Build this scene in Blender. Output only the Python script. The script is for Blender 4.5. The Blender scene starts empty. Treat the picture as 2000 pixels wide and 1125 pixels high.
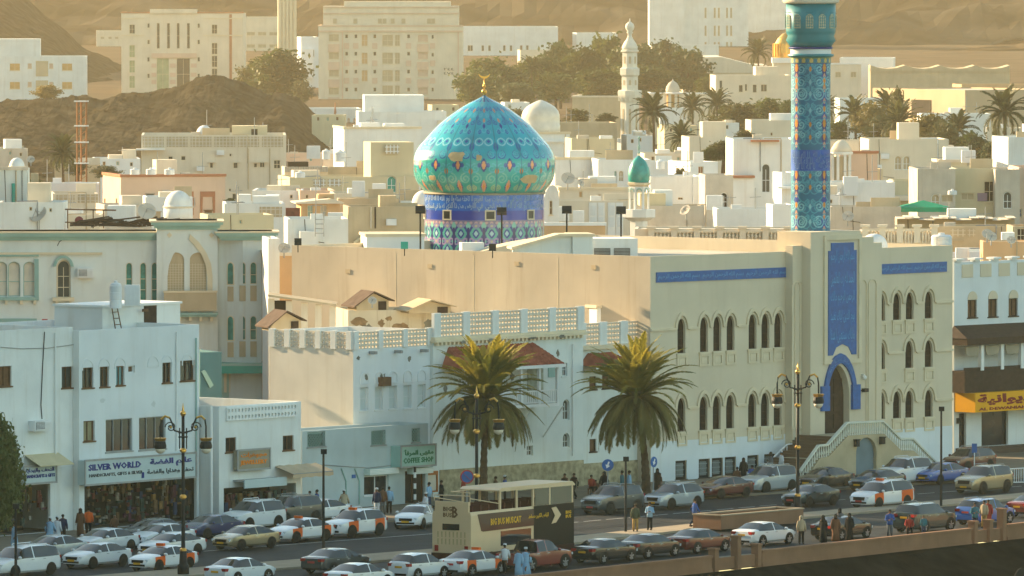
import bpy, math, random
import numpy as np
from mathutils import Vector, Matrix, noise
from mathutils.geometry import tessellate_polygon, delaunay_2d_cdt
R = math.radians
rnd = random.Random(11)
sc = bpy.context.scene
col = sc.collection
# ---------------------------------------------------------------- camera, sky, sun, exposure
F, HC = 16000.0, 35.0                     # focal length in photo pixels (2000 wide), camera height in metres
PITCH = math.atan((562.5 + 50) / F)
cam = bpy.data.cameras.new('camera')
cam.lens = 36 * F / 2000
cam.clip_start, cam.clip_end = 5, 9000
camo = bpy.data.objects.new('camera', cam)
camo.location = (0, 0, HC)
camo.rotation_euler = (R(90) - PITCH, 0, 0)
col.objects.link(camo)
sc.camera = camo
SUN_AZ, SUN_EL = 56.0, 19.0               # degrees left of the view, above the horizon
w = bpy.data.worlds.new('World')
sc.world = w
w.use_nodes = True
nt = w.node_tree
sky = nt.nodes.new('ShaderNodeTexSky')
sky.sky_type = 'NISHITA'
sky.sun_disc = False
sky.sun_elevation = R(SUN_EL)
sky.sun_rotation = R(-SUN_AZ)
sky.air_density, sky.dust_density, sky.ozone_density = 1.0, 0.3, 2.0
bg = nt.nodes['Background']
bg.inputs[1].default_value = 0.105
tint = nt.nodes.new('ShaderNodeMix'); tint.data_type = 'RGBA'; tint.blend_type = 'MULTIPLY'; tint.inputs[0].default_value = 1
tint.inputs[7].default_value = (1.02, 1.01, 0.78, 1)
nt.links.new(sky.outputs[0], tint.inputs[6]); nt.links.new(tint.outputs[2], bg.inputs[0])
sun = bpy.data.lights.new('sun', 'SUN')
sun.energy, sun.angle, sun.color = 4.5, R(0.6), (1.0, 0.74, 0.44)
suno = bpy.data.objects.new('sun', sun)
sdir = Vector((-math.sin(R(SUN_AZ)) * math.cos(R(SUN_EL)), math.cos(R(SUN_AZ)) * math.cos(R(SUN_EL)), math.sin(R(SUN_EL))))
suno.rotation_euler = (-sdir).to_track_quat('-Z', 'Y').to_euler()
suno.location = (-60, 300, 120)
col.objects.link(suno)
vs = sc.view_settings
sc.display_settings.display_device = 'sRGB'
vs.view_transform = 'Standard'
vs.look = 'None'
vs.exposure = 1.97
vs.gamma = 1
vs.use_curve_mapping = False
cy = sc.cycles
cy.use_denoising = True
try:
    cy.denoiser = 'OPENIMAGEDENOISE'
except Exception:
    pass
cy.volume_step_rate = 1
cy.max_bounces, cy.diffuse_bounces, cy.glossy_bounces, cy.transmission_bounces, cy.volume_bounces, cy.transparent_max_bounces = 6, 3, 3, 4, 1, 6
cy.caustics_reflective = cy.caustics_refractive = False
cy.sample_clamp_indirect = 6
# ---------------------------------------------------------------- pixels of the photograph to points in the world
CP, SP = math.cos(PITCH), math.sin(PITCH)
def ray(px, py):
    a, b = (px - 1000) / F, (562.5 - py) / F
    return Vector((a, CP + b * SP, -SP + b * CP))
def G(px, py, z=0.0):
    d = ray(px, py)
    return Vector((0, 0, HC)) + d * ((z - HC) / d.z)
def at(px, py, D):
    d = ray(px, py)
    return Vector((0, 0, HC)) + d * (D / d.y)
def SC(D): return F / D                   # photo pixels per metre at distance D
def gz(x, y):                             # height of the ground: flat at the shore, rising gently inland
    t = min(max((y - 640) / 900, 0), 1)
    return 13 * t * t * (3 - 2 * t) + max(0, y - 1540) * 0.012
# ---------------------------------------------------------------- materials
MATS = {}
def nodes_of(m):
    m.use_nodes = True
    return m.node_tree, m.node_tree.nodes['Principled BSDF']
def M(name, c, rough=0.85, var=0.12, scale=0.8, streak=0.0, bump=0.0, metal=0.0, spec=0.12, bscale=None, dirt=None, coat=0.0):
    if name in MATS: return MATS[name]
    m = bpy.data.materials.new(name)
    t, b = nodes_of(m)
    N, L = t.nodes.new, t.links.new
    b.inputs['Roughness'].default_value = rough
    b.inputs['Metallic'].default_value = metal
    b.inputs['Specular IOR Level'].default_value = spec
    if coat: b.inputs['Coat Weight'].default_value = coat; b.inputs['Coat Roughness'].default_value = 0.08
    c = tuple(c)
    tc = N('ShaderNodeTexCoord')
    n = N('ShaderNodeTexNoise'); n.inputs['Scale'].default_value = scale; n.inputs['Detail'].default_value = 5
    L(tc.outputs['Object'], n.inputs['Vector'])
    r = N('ShaderNodeValToRGB')
    r.color_ramp.elements[0].position, r.color_ramp.elements[1].position = 0.3, 0.72
    r.color_ramp.elements[0].color = tuple(max(0, v * (1 - var * 1.3)) for v in c) + (1,)
    r.color_ramp.elements[1].color = tuple(min(1, v * (1 + var * 0.7)) for v in c) + (1,)
    L(n.outputs['Fac'], r.inputs[0])
    out = r.outputs[0]
    if streak:
        mp = N('ShaderNodeMapping'); mp.inputs['Scale'].default_value = (1.6, 1.6, 0.13)
        L(tc.outputs['Object'], mp.inputs['Vector'])
        n2 = N('ShaderNodeTexNoise'); n2.inputs['Scale'].default_value = 1.0; n2.inputs['Detail'].default_value = 6; n2.inputs['Roughness'].default_value = 0.65
        L(mp.outputs[0], n2.inputs['Vector'])
        r2 = N('ShaderNodeValToRGB')
        r2.color_ramp.elements[0].position, r2.color_ramp.elements[1].position = 0.52, 0.78
        r2.color_ramp.elements[0].color, r2.color_ramp.elements[1].color = (0, 0, 0, 1), (streak, streak, streak, 1)
        L(n2.outputs['Fac'], r2.inputs[0])
        mx = N('ShaderNodeMix'); mx.data_type = 'RGBA'
        L(r2.outputs[0], mx.inputs[0]); L(out, mx.inputs[6])
        mx.inputs[7].default_value = (dirt or tuple(v * k for v, k in zip(c, (0.62, 0.52, 0.40)))) + (1,)
        out = mx.outputs[2]
    L(out, b.inputs['Base Color'])
    if bump:
        nb = N('ShaderNodeTexNoise'); nb.inputs['Scale'].default_value = bscale or scale * 6; nb.inputs['Detail'].default_value = 6
        L(tc.outputs['Object'], nb.inputs['Vector'])
        bp = N('ShaderNodeBump'); bp.inputs['Strength'].default_value = bump; bp.inputs['Distance'].default_value = 0.1
        L(nb.outputs['Fac'], bp.inputs['Height']); L(bp.outputs[0], b.inputs['Normal'])
    MATS[name] = m
    return m
def attr_mat(name, rough=0.3, spec=0.5, coat=0.0):
    m = bpy.data.materials.new(name)
    t, b = nodes_of(m)
    a = t.nodes.new('ShaderNodeAttribute'); a.attribute_name = 'Col'
    n = t.nodes.new('ShaderNodeTexNoise'); n.inputs['Scale'].default_value = 0.9; n.inputs['Detail'].default_value = 6
    tc = t.nodes.new('ShaderNodeTexCoord'); t.links.new(tc.outputs['Object'], n.inputs['Vector'])
    mr = t.nodes.new('ShaderNodeMapRange'); mr.inputs[1].default_value, mr.inputs[2].default_value, mr.inputs[3].default_value, mr.inputs[4].default_value = 0.3, 0.7, 0.82, 1.12
    t.links.new(n.outputs['Fac'], mr.inputs[0])
    vm = t.nodes.new('ShaderNodeVectorMath'); vm.operation = 'SCALE'
    t.links.new(a.outputs['Color'], vm.inputs[0]); t.links.new(mr.outputs[0], vm.inputs['Scale'])
    t.links.new(vm.outputs[0], b.inputs['Base Color'])
    b.inputs['Roughness'].default_value = rough
    b.inputs['Specular IOR Level'].default_value = spec
    b.inputs['Coat Weight'].default_value = coat
    b.inputs['Coat Roughness'].default_value = 0.15
    return m
def leaf_mat(name, c1, c2, trans=0.25, rough=0.6):
    m = bpy.data.materials.new(name)
    t, b = nodes_of(m)
    g = t.nodes.new('ShaderNodeObjectInfo'); n = t.nodes.new('ShaderNodeTexNoise'); n.inputs['Scale'].default_value = 0.7
    tc = t.nodes.new('ShaderNodeTexCoord'); t.links.new(tc.outputs['Object'], n.inputs['Vector'])
    ad = t.nodes.new('ShaderNodeMath'); ad.operation = 'MULTIPLY_ADD'; ad.inputs[1].default_value = 0.35; t.links.new(g.outputs['Random'], ad.inputs[0]); t.links.new(n.outputs['Fac'], ad.inputs[2])
    r = t.nodes.new('ShaderNodeValToRGB'); r.color_ramp.elements[0].position, r.color_ramp.elements[1].position = 0.4, 0.95
    r.color_ramp.elements[0].color, r.color_ramp.elements[1].color = c1 + (1,), c2 + (1,)
    t.links.new(ad.outputs[0], r.inputs[0]); t.links.new(r.outputs[0], b.inputs['Base Color'])
    b.inputs['Roughness'].default_value = rough
    b.inputs['Specular IOR Level'].default_value = 0.25
    tr = t.nodes.new('ShaderNodeBsdfTranslucent'); t.links.new(r.outputs[0], tr.inputs[0])
    mx = t.nodes.new('ShaderNodeMixShader'); mx.inputs[0].default_value = trans
    t.links.new(b.outputs[0], mx.inputs[1]); t.links.new(tr.outputs[0], mx.inputs[2])
    t.links.new(mx.outputs[0], t.nodes['Material Output'].inputs[0])
    return m
white = M('white_plaster', (0.74, 0.76, 0.74), 0.9, 0.10, 0.35, 0.38, 0.12)
white2 = M('blue_white_plaster', (0.70, 0.74, 0.75), 0.9, 0.08, 0.3, 0.22, 0.1)
aqua = M('pale_aqua_plaster', (0.70, 0.74, 0.71), 0.9, 0.10, 0.3, 0.30, 0.1, dirt=(0.42, 0.38, 0.26))
cream = M('cream_plaster', (0.70, 0.62, 0.49), 0.9, 0.09, 0.35, 0.30, 0.1)
sand = M('sand_plaster', (0.67, 0.58, 0.43), 0.92, 0.07, 0.25, 0.18, 0.1)
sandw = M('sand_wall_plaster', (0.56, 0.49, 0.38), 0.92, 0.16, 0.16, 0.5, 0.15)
yellowp = M('yellow_plaster', (0.62, 0.54, 0.36), 0.9, 0.08, 0.35, 0.2)
pinkp = M('pink_plaster', (0.66, 0.48, 0.36), 0.9, 0.08, 0.35, 0.2)
greyp = M('grey_plaster', (0.58, 0.52, 0.43), 0.92, 0.14, 0.6, 0.45, 0.15)
tanp = M('tan_plaster', (0.52, 0.42, 0.28), 0.92, 0.12, 0.5, 0.35, 0.1)
peach = M('peach_plaster', (0.62, 0.40, 0.22), 0.9, 0.1, 0.4, 0.2)
rust = M('rust_red_trim', (0.42, 0.18, 0.10), 0.8)
mint = M('mint_paint', (0.28, 0.45, 0.41), 0.7, 0.1)
jade = M('jade_paint', (0.03, 0.34, 0.28), 0.5, 0.1)
trim = M('sand_trim', (0.70, 0.60, 0.43), 0.9, 0.08)
roofm = M('flat_roof_screed', (0.50, 0.46, 0.38), 0.95, 0.2, 0.3, 0.2)
glass = M('dark_glass', (0.015, 0.022, 0.028), 0.10, 0.3, 1.0, spec=0.6)
glassd = M('dusty_glass', (0.03, 0.034, 0.032), 0.3, 0.4, 1.2, spec=0.4)
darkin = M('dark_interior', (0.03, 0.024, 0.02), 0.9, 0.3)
wood = M('dark_wood', (0.055, 0.035, 0.025), 0.7, 0.3, 3.0)
brown = M('brown_wood', (0.16, 0.085, 0.045), 0.7, 0.25, 2.5)
steel = M('grey_steel', (0.32, 0.33, 0.33), 0.5, 0.12, 2.0, metal=0.3)
black = M('black_iron', (0.018, 0.02, 0.022), 0.5, 0.2, 2.0)
gold = M('gilded_metal', (0.75, 0.42, 0.10), 0.32, 0.12, 2.0, metal=0.9)
blue = M('blue_tile', (0.0, 0.10, 0.36), 0.45, 0.18, 3.0, spec=0.4)
bluel = M('pale_blue_lettering', (0.10, 0.34, 0.60), 0.5, 0.1)
whitep = M('white_paint', (0.78, 0.79, 0.77), 0.5, 0.05)
plastic = M('white_plastic', (0.72, 0.74, 0.74), 0.5, 0.1, 1.0, 0.15)
terracotta = M('terracotta_tile', (0.34, 0.10, 0.06), 0.8, 0.25, 2.0)
concrete = M('concrete', (0.40, 0.38, 0.33), 0.9, 0.15, 1.0, 0.25, 0.15)
lattice_m = M('pierced_block', (0.66, 0.60, 0.50), 0.9, 0.12, 0.8, 0.3)
def fill(loops):
    """Triangles of the first outline less the others."""
    P_ = [Vector(q) for l in loops for q in l]; E_, k = [], 0
    for l in loops: E_ += [(k + i, k + (i + 1) % len(l)) for i in range(len(l))]; k += len(l)
    V_, _, T_, *_r = delaunay_2d_cdt(P_, E_, [], 0, 1e-5)
    def inside(p, l):
        c = False
        for (x0, y0), (x1, y1) in zip(l, l[1:] + l[:1]):
            if (y0 > p.y) != (y1 > p.y) and p.x < (x1 - x0) * (p.y - y0) / (y1 - y0) + x0: c = not c
        return c
    out = []
    for t in T_:
        c = (V_[t[0]] + V_[t[1]] + V_[t[2]]) / 3
        if inside(c, list(loops[0])) and not any(inside(c, list(h)) for h in loops[1:]): out.append(tuple(t))
    return [(v.x, v.y) for v in V_], out
# ---------------------------------------------------------------- mesh builder
class MB:
    def __init__(s): s.v, s.f = [], []
    def add(s, vs_, fs, mat=None):
        k = len(s.v)
        s.v += [tuple(mat @ Vector(p)) if mat is not None else tuple(p) for p in vs_]
        s.f += [tuple(i + k for i in f) for f in fs]
        return s
    def box(s, x0, x1, y0, y1, z0, z1, mat=None):
        return s.add([(x0, y0, z0), (x1, y0, z0), (x1, y1, z0), (x0, y1, z0), (x0, y0, z1), (x1, y0, z1), (x1, y1, z1), (x0, y1, z1)],
                     [(3, 2, 1, 0), (4, 5, 6, 7), (0, 1, 5, 4), (1, 2, 6, 5), (2, 3, 7, 6), (3, 0, 4, 7)], mat)
    def prism(s, poly, y0, y1, mat=None):   # polygon in x,z extruded along y
        n = len(poly)
        a = [(x, y0, z) for x, z in poly] + [(x, y1, z) for x, z in poly]
        tri = tessellate_polygon([[Vector((x, z, 0)) for x, z in poly]])
        fs = [tuple(t) for t in tri] + [tuple(i + n for i in reversed(t)) for t in tri]
        fs += [(i, (i + 1) % n, (i + 1) % n + n, i + n) for i in range(n)]
        return s.add(a, fs, mat)
    def ring(s, outer, inner, y0, y1, mat=None, closed=True):   # band between two equal-length outlines
        n = len(outer)
        a = [(x, y0, z) for x, z in outer] + [(x, y0, z) for x, z in inner] + [(x, y1, z) for x, z in outer] + [(x, y1, z) for x, z in inner]
        fs = []
        for i in range(n if closed else n - 1):
            j = (i + 1) % n
            fs += [(i, j, n + j, n + i), (2 * n + j, 2 * n + i, 3 * n + i, 3 * n + j), (i, 2 * n + i, 2 * n + j, j), (n + j, 3 * n + j, 3 * n + i, n + i)]
        if not closed:
            for i in (0, n - 1): fs.append((i, n + i, 3 * n + i, 2 * n + i))
        return s.add(a, fs, mat)
    def sheet(s, outer, holes, d, mat=None):   # wall skin in x,z at y=0 with openings whose reveals run to y=d
        q_, tri = fill([outer] + holes)
        s.add([(x, 0, z) for x, z in q_], tri, mat)
        for h in holes:
            n = len(h)
            s.add([(x, 0, z) for x, z in h] + [(x, d, z) for x, z in h], [(i, (i + 1) % n, (i + 1) % n + n, i + n) for i in range(n)], mat)
        return s
    def lathe(s, prof, n=24, mat=None, a0=0.0, a1=2 * math.pi, cap=True):
        full = abs(a1 - a0 - 2 * math.pi) < 1e-6
        m = n if full else n + 1
        vs_ = [(r * math.cos(a0 + (a1 - a0) * i / n), r * math.sin(a0 + (a1 - a0) * i / n), z) for r, z in prof for i in range(m)]
        fs = [(k * m + i, k * m + (i + 1) % m, (k + 1) * m + (i + 1) % m, (k + 1) * m + i) for k in range(len(prof) - 1) for i in range(n)]
        if full and cap:
            fs.append(tuple(reversed(range(m)))); fs.append(tuple(range((len(prof) - 1) * m, len(prof) * m)))
        return s.add(vs_, fs, mat)
    def tube(s, pts, rad, n=8, mat=None, cap=True):
        pts = [Vector(p) for p in pts]
        if not isinstance(rad, (list, tuple)): rad = [rad] * len(pts)
        vs_ = []
        for i, p in enumerate(pts):
            d = (pts[min(i + 1, len(pts) - 1)] - pts[max(i - 1, 0)]).normalized()
            q = d.cross(Vector((0, 0, 1)) if abs(d.z) < 0.95 else Vector((1, 0, 0))).normalized()
            e = d.cross(q)
            vs_ += [p + (q * math.cos(2 * math.pi * k / n) + e * math.sin(2 * math.pi * k / n)) * rad[i] for k in range(n)]
        fs = [(i * n + k, i * n + (k + 1) % n, (i + 1) * n + (k + 1) % n, (i + 1) * n + k) for i in range(len(pts) - 1) for k in range(n)]
        if cap: fs += [tuple(reversed(range(n))), tuple(range((len(pts) - 1) * n, len(pts) * n))]
        return s.add(vs_, fs, mat)
    def ball(s, c, r, n=10, m=6, sq=(1, 1, 1)):
        prof = [(math.sin(math.pi * k / m), -math.cos(math.pi * k / m)) for k in range(m + 1)]
        prof[0], prof[-1] = (0.02, -1), (0.02, 1)
        return s.lathe(prof, n, Matrix.Translation(c) @ Matrix.Diagonal((r * sq[0], r * sq[1], r * sq[2], 1)))
    def mesh(s, name, mat=None, smooth=False):
        me = bpy.data.meshes.new(name)
        me.from_pydata(s.v, [], s.f)
        if mat: me.materials.append(mat)
        if smooth: me.shade_smooth()
        return me
    def build(s, name, mat, parent=None, loc=None, rz=0, smooth=False):
        return obj(name, s.mesh(name, mat, smooth), parent, loc, rz)
def obj(name, me, parent=None, loc=None, rz=0, mat=None):
    o = bpy.data.objects.new(name, me)
    col.objects.link(o)
    if parent is not None: o.parent = parent
    if loc is not None: o.location = loc
    if rz: o.rotation_euler = (0, 0, rz)
    if mat is not None:
        if len(me.materials) == 0: me.materials.append(mat)
        o.material_slots[0].link = 'OBJECT'
        o.material_slots[0].material = mat
    return o
LABELS = {}
def tag(o, label, cat, group=None):
    if label in LABELS: print('DUPLICATE LABEL', label)
    LABELS[label] = 1
    o['label'], o['category'] = label, cat
    if group: o['group'] = group
    return o
def thing(name, label, cat, loc=(0, 0, 0), rz=0, group=None):
    o = bpy.data.objects.new(name, None)
    o.empty_display_size = 0.5
    col.objects.link(o)
    o.location, o.rotation_euler = loc, (0, 0, rz)
    return tag(o, label, cat, group)
def struct(name, mb_or_mesh, mat, smooth=False):
    o = mb_or_mesh.build(name, mat, smooth=smooth) if isinstance(mb_or_mesh, MB) else obj(name, mb_or_mesh)
    o['kind'] = 'structure'
    return o
def copy_tree(o, parent=None):
    c = o.copy(); col.objects.link(c)
    if parent is not None: c.parent = parent
    for ch in o.children: copy_tree(ch, c)
    return c
# ---------------------------------------------------------------- outlines
def outline(kind, w, h, x=0.0, z=0.0, n=7):
    a = w / 2
    if kind == 'rect': p = [(-a, 0), (a, 0), (a, h), (-a, h)]
    elif kind == 'round':
        p = [(-a, 0), (a, 0)] + [(a * math.cos(math.pi * i / (2 * n)), h - a + a * math.sin(math.pi * i / (2 * n))) for i in range(2 * n + 1)]
    else:                                  # pointed arch
        k = {'pointed': 1.15, 'steep': 1.7, 'low': 0.85}[kind]
        rise = a * k
        def up(t): return (a * math.cos(t * math.pi / 2) ** 0.85 if t < 1 else 0, h - rise + rise * math.sin(t * math.pi / 2) * (0.80 + 0.20 * t))
        right = [up(i / n) for i in range(n + 1)]
        p = [(-a, 0), (a, 0)] + right + [(-q[0], q[1]) for q in reversed(right[:-1])]
    return [(x + q[0], z + q[1]) for q in p]
MESHES = {}
def cached(key, fn):
    if key not in MESHES: MESHES[key] = fn()
    return MESHES[key]
# ---------------------------------------------------------------- lettering
AR = {}
_forms = [('ء', 1), ('آ', 2), ('أ', 2), ('ؤ', 2), ('إ', 2), ('ئ', 4), ('ا', 2), ('ب', 4), ('ة', 2), ('ت', 4), ('ث', 4), ('ج', 4), ('ح', 4), ('خ', 4), ('د', 2), ('ذ', 2), ('ر', 2), ('ز', 2), ('س', 4), ('ش', 4), ('ص', 4), ('ض', 4), ('ط', 4), ('ظ', 4), ('ع', 4), ('غ', 4), ('ف', 4), ('ق', 4), ('ك', 4), ('ل', 4), ('م', 4), ('ن', 4), ('ه', 4), ('و', 2), ('ى', 2), ('ي', 4)]
_c = 0xFE80
for _ch, _n in _forms:
    AR[_ch] = [_c + i for i in range(_n)]; _c += _n
def arabic(t):                             # joined letter forms in visual order
    out = []
    for i, ch in enumerate(t):
        if ch not in AR: out.append(ch); continue
        pj = i > 0 and t[i - 1] in AR and len(AR[t[i - 1]]) == 4
        nj = i + 1 < len(t) and t[i + 1] in AR and len(AR[t[i + 1]]) > 1
        fm = AR[ch]
        k = 3 if (pj and nj and len(fm) == 4) else 2 if (nj and len(fm) == 4 and not pj) else 1 if (pj and len(fm) > 1) else 0
        out.append(chr(fm[k]))
    return ''.join(reversed(out))
def text_mesh(body, bold=0.0, thick=0.02, res=1):
    key = ('text', body, bold, thick)
    if key in MESHES: return MESHES[key]
    c = bpy.data.curves.new('lettering', 'FONT')
    c.body = body; c.size = 1; c.resolution_u = res; c.offset = bold; c.extrude = thick
    c.align_x = 'CENTER'; c.align_y = 'CENTER'
    o = bpy.data.objects.new('lettering', c)
    col.objects.link(o)
    me = bpy.data.meshes.new_from_object(o.evaluated_get(bpy.context.evaluated_depsgraph_get()))
    bpy.data.objects.remove(o); bpy.data.curves.remove(c)
    co = np.empty(len(me.vertices) * 3); me.vertices.foreach_get('co', co); co = co.reshape(-1, 3)
    lo, hi = co.min(0), co.max(0)
    co[:, :2] -= (lo[:2] + hi[:2]) / 2
    me.vertices.foreach_set('co', co.ravel())
    MESHES[key] = (me, hi[0] - lo[0], hi[1] - lo[1])
    return MESHES[key]
def lettering(body, mat, parent, x, y, z, width, height, bold=0.0, thick=0.02, rot=None, fn=None):
    """Lettering centred at x,z in the parent's x,z plane, facing -y; fn bends it."""
    me0, w0, h0 = text_mesh(body, bold, thick)
    me = me0.copy()
    co = np.empty(len(me.vertices) * 3); me.vertices.foreach_get('co', co); co = co.reshape(-1, 3)
    X, Z, Y = co[:, 0] * width / w0, co[:, 1] * height / h0, -co[:, 2]
    if fn: P = fn(X, Y, Z)
    else: P = np.stack([X + x, Y + y, Z + z], 1)
    me.vertices.foreach_set('co', P.ravel().astype(np.float64)); me.update()
    me.materials.clear(); me.materials.append(mat)
    return obj('lettering', me, parent)
# ---------------------------------------------------------------- buildings
class Bld:
    """A building in its own frame: x along the front, y into it, z up; the left side wall lies in x=0."""
    def __init__(s, name, label, cat, o, ang, group=None):
        s.ang, s.c, s.s_ = R(ang), math.cos(R(ang)), math.sin(R(ang))
        s.o = Vector(o)
        s.e = thing(name, label, cat, s.o, s.ang, group)
        s.hf, s.hs = [], []
    def f(s, px, py, y=0.0):               # pixel on the plane y -> local x, z
        d = ray(px, py); n = Vector((-s.s_, s.c))
        t = (n.dot(s.o.xy) + y) / n.dot(d.xy)
        p = d * t + Vector((0, 0, HC)) - s.o
        return p.x * s.c + p.y * s.s_, p.z
    def s(s, px, py, x=0.0):
        d = ray(px, py); n = Vector((s.c, s.s_))
        t = (n.dot(s.o.xy) + x) / n.dot(d.xy)
        p = d * t + Vector((0, 0, HC)) - s.o
        return -p.x * s.s_ + p.y * s.c, p.z
    def loc(s, p):                         # world point -> local
        q = Vector(p) - s.o
        return Vector((q.x * s.c + q.y * s.s_, -q.x * s.s_ + q.y * s.c, q.z))
    def world(s, x, y, z): return s.o + Vector((x * s.c - y * s.s_, x * s.s_ + y * s.c, z))
    def rect(s, cx, cy, wpx, hpx, y=0.0):  # pixel rectangle on the front -> x centre, z bottom, width, height
        a, b = s.f(cx - wpx / 2, cy, y), s.f(cx + wpx / 2, cy, y)
        t, u = s.f(cx, cy - hpx / 2, y), s.f(cx, cy + hpx / 2, y)
        return (a[0] + b[0]) / 2, u[1], b[0] - a[0], t[1] - u[1]
    def rect_s(s, cx, cy, wpx, hpx):
        a, b = s.s(cx - wpx / 2, cy), s.s(cx + wpx / 2, cy)
        t, u = s.s(cx, cy - hpx / 2), s.s(cx, cy + hpx / 2)
        return (a[0] + b[0]) / 2, u[1], a[0] - b[0], t[1] - u[1]
    def part(s, name, mb, mat, smooth=False): return mb.build(name, mat, s.e, smooth=smooth)
    def win(s, r, kind='rect', pane=None, frame=None, nx=1, nz=2, depth=0.16, side=False, name='window', fw=0.06, hole=True, y=0.0):
        x, z, w_, h_ = r
        w_, h_ = round(w_, 2), round(h_, 2)
        pane, frame = pane or glassd, frame or trim
        if hole:
            (s.hs if side else s.hf).append((kind, x, z, w_, h_))
        def mk_frame():
            o_, i_ = outline(kind, w_, h_), outline(kind, w_ - 2 * fw, h_ - 2 * fw, 0, fw)
            b = MB().ring(o_, i_, -0.03, 0.05)
            if kind == 'rect' and h_ > .8 and not side: b.box(-w_ / 2 - .08, w_ / 2 + .08, -depth - .07, -.031, -.07, .02)
            for k in range(1, nx):
                xx = -w_ / 2 + w_ * k / nx
                b.box(xx - 0.025, xx + 0.025, -0.02, 0.04, fw * 0.9, h_ * (0.97 if kind == 'rect' else 0.8))
            for k in range(1, nz):
                zz = h_ * k / nz * (1 if kind == 'rect' else 0.85)
                b.box(-w_ / 2 + fw * 0.9, w_ / 2 - fw * 0.9, -0.015, 0.035, zz - 0.025, zz + 0.025)
            return b.mesh('window')
        fm = cached(('wf', kind, w_, h_, nx, nz, fw, side, depth), mk_frame)
        pm = cached(('wp', kind, w_, h_), lambda: MB().prism(outline(kind, w_ - 0.02, h_ - 0.02, 0, 0.01), 0.05, 0.07).mesh('pane'))
        if side: l, rz = (depth, x, z), -math.pi / 2
        else: l, rz = (x, y + depth, z), 0
        o = obj(name, fm, s.e, l, rz, frame)
        obj('pane', pm, o, None, 0, pane)
        return o
    def holes(s, side):
        out = []
        for kind, x, z, w_, h_ in (s.hs if side else s.hf):
            out.append(outline(kind, w_, h_, -x if side else x, z))
        return out
    def shell(s, w_, d, h, mat, parapet=0.6, thick=0.22, rmat=None, reveal=0.2, smat=None, hs=None, z0=-2.0):
        """Front and side skins with their openings, plain right and rear walls, parapet and roof."""
        hs = hs or h
        s.w, s.d, s.h = w_, d, h
        b = MB()
        b.sheet([(0, z0), (w_, z0), (w_, h), (0, h)], s.holes(False), reveal)
        sm = Matrix.Rotation(-math.pi / 2, 4, 'Z')
        c = MB() if smat else b
        c.sheet([(-d, z0), (0, z0), (0, h), (-d, h)], s.holes(True), reveal, sm)
        b.add([(w_, 0, z0), (w_, d, z0), (w_, d, h), (w_, 0, h), (0, d, z0), (0, d, h)], [(0, 1, 2, 3), (1, 4, 5, 2)])
        t = thick
        if parapet > 0:
            zr = h - parapet
            b.add([(0, 0, h), (w_, 0, h), (w_, d, h), (0, d, h), (t, t, h), (w_ - t, t, h), (w_ - t, d - t, h), (t, d - t, h), (t, t, zr), (w_ - t, t, zr), (w_ - t, d - t, zr), (t, d - t, zr)],
                  [(0, 1, 5, 4), (1, 2, 6, 5), (2, 3, 7, 6), (3, 0, 4, 7), (4, 5, 9, 8), (5, 6, 10, 9), (6, 7, 11, 10), (7, 4, 8, 11)])
            r = MB().add([(t, t, zr), (w_ - t, t, zr), (w_ - t, d - t, zr), (t, d - t, zr)], [(0, 1, 2, 3)])
        else:
            r = MB().add([(0, 0, h), (w_, 0, h), (w_, d, h), (0, d, h)], [(0, 1, 2, 3)])
        s.part('wall', b, mat)
        if smat: s.part('side_wall', c, smat)
        s.part('roof', r, rmat or roofm)
    def coping(s, mat, h=None, t=0.25, o=0.10, sides='fs', z=None, name='coping'):
        z = s.h if z is None else z
        t0 = 0.02
        if 'f' in sides: s.part(name, MB().box(-o if 's' in sides else 0, s.w + o, -o, -0.004 + t0 + 0.3, z + 0.003, z + t), mat)
        if 's' in sides: s.part(name, MB().box(-o, 0.3, 0.33, s.d + o, z + 0.003, z + t - 0.004), mat)
def block(b, name, x0, x1, y0, y1, z0, z1, mat): return b.part(name, MB().box(x0, x1, y0, y1, z0, z1), mat)
def pierced(w_, h_, kind='ring', cell=0.32, t=0.16):
    """A pierced screen of cast blocks: every block is an open ring or cross."""
    b = MB()
    nx, nz = max(1, round(w_ / cell)), max(1, round(h_ / cell))
    cw, chh = w_ / nx, h_ / nz
    for i in range(nx):
        for k in range(nz):
            x, z = (i + .5) * cw, k * chh
            if kind == 'ring':
                o_ = [(x - cw / 2, z), (x, z), (x + cw / 2, z), (x + cw / 2, z + chh / 2), (x + cw / 2, z + chh), (x, z + chh), (x - cw / 2, z + chh), (x - cw / 2, z + chh / 2)]
                i_ = [(x + (p - x) * (0.62 if q in (1, 3, 5, 7) else 0.48), z + chh / 2 + (r - z - chh / 2) * (0.58 if q in (1, 3, 5, 7) else 0.45)) for q, (p, r) in enumerate(o_)]
                b.ring(o_, i_, 0, t)
            else:
                b.box(x - cw * .12, x + cw * .12, 0, t, z, z + chh); b.box(x - cw / 2, x + cw / 2, 0.02, t - .02, z + chh * .4, z + chh * .6)
    return b
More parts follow.
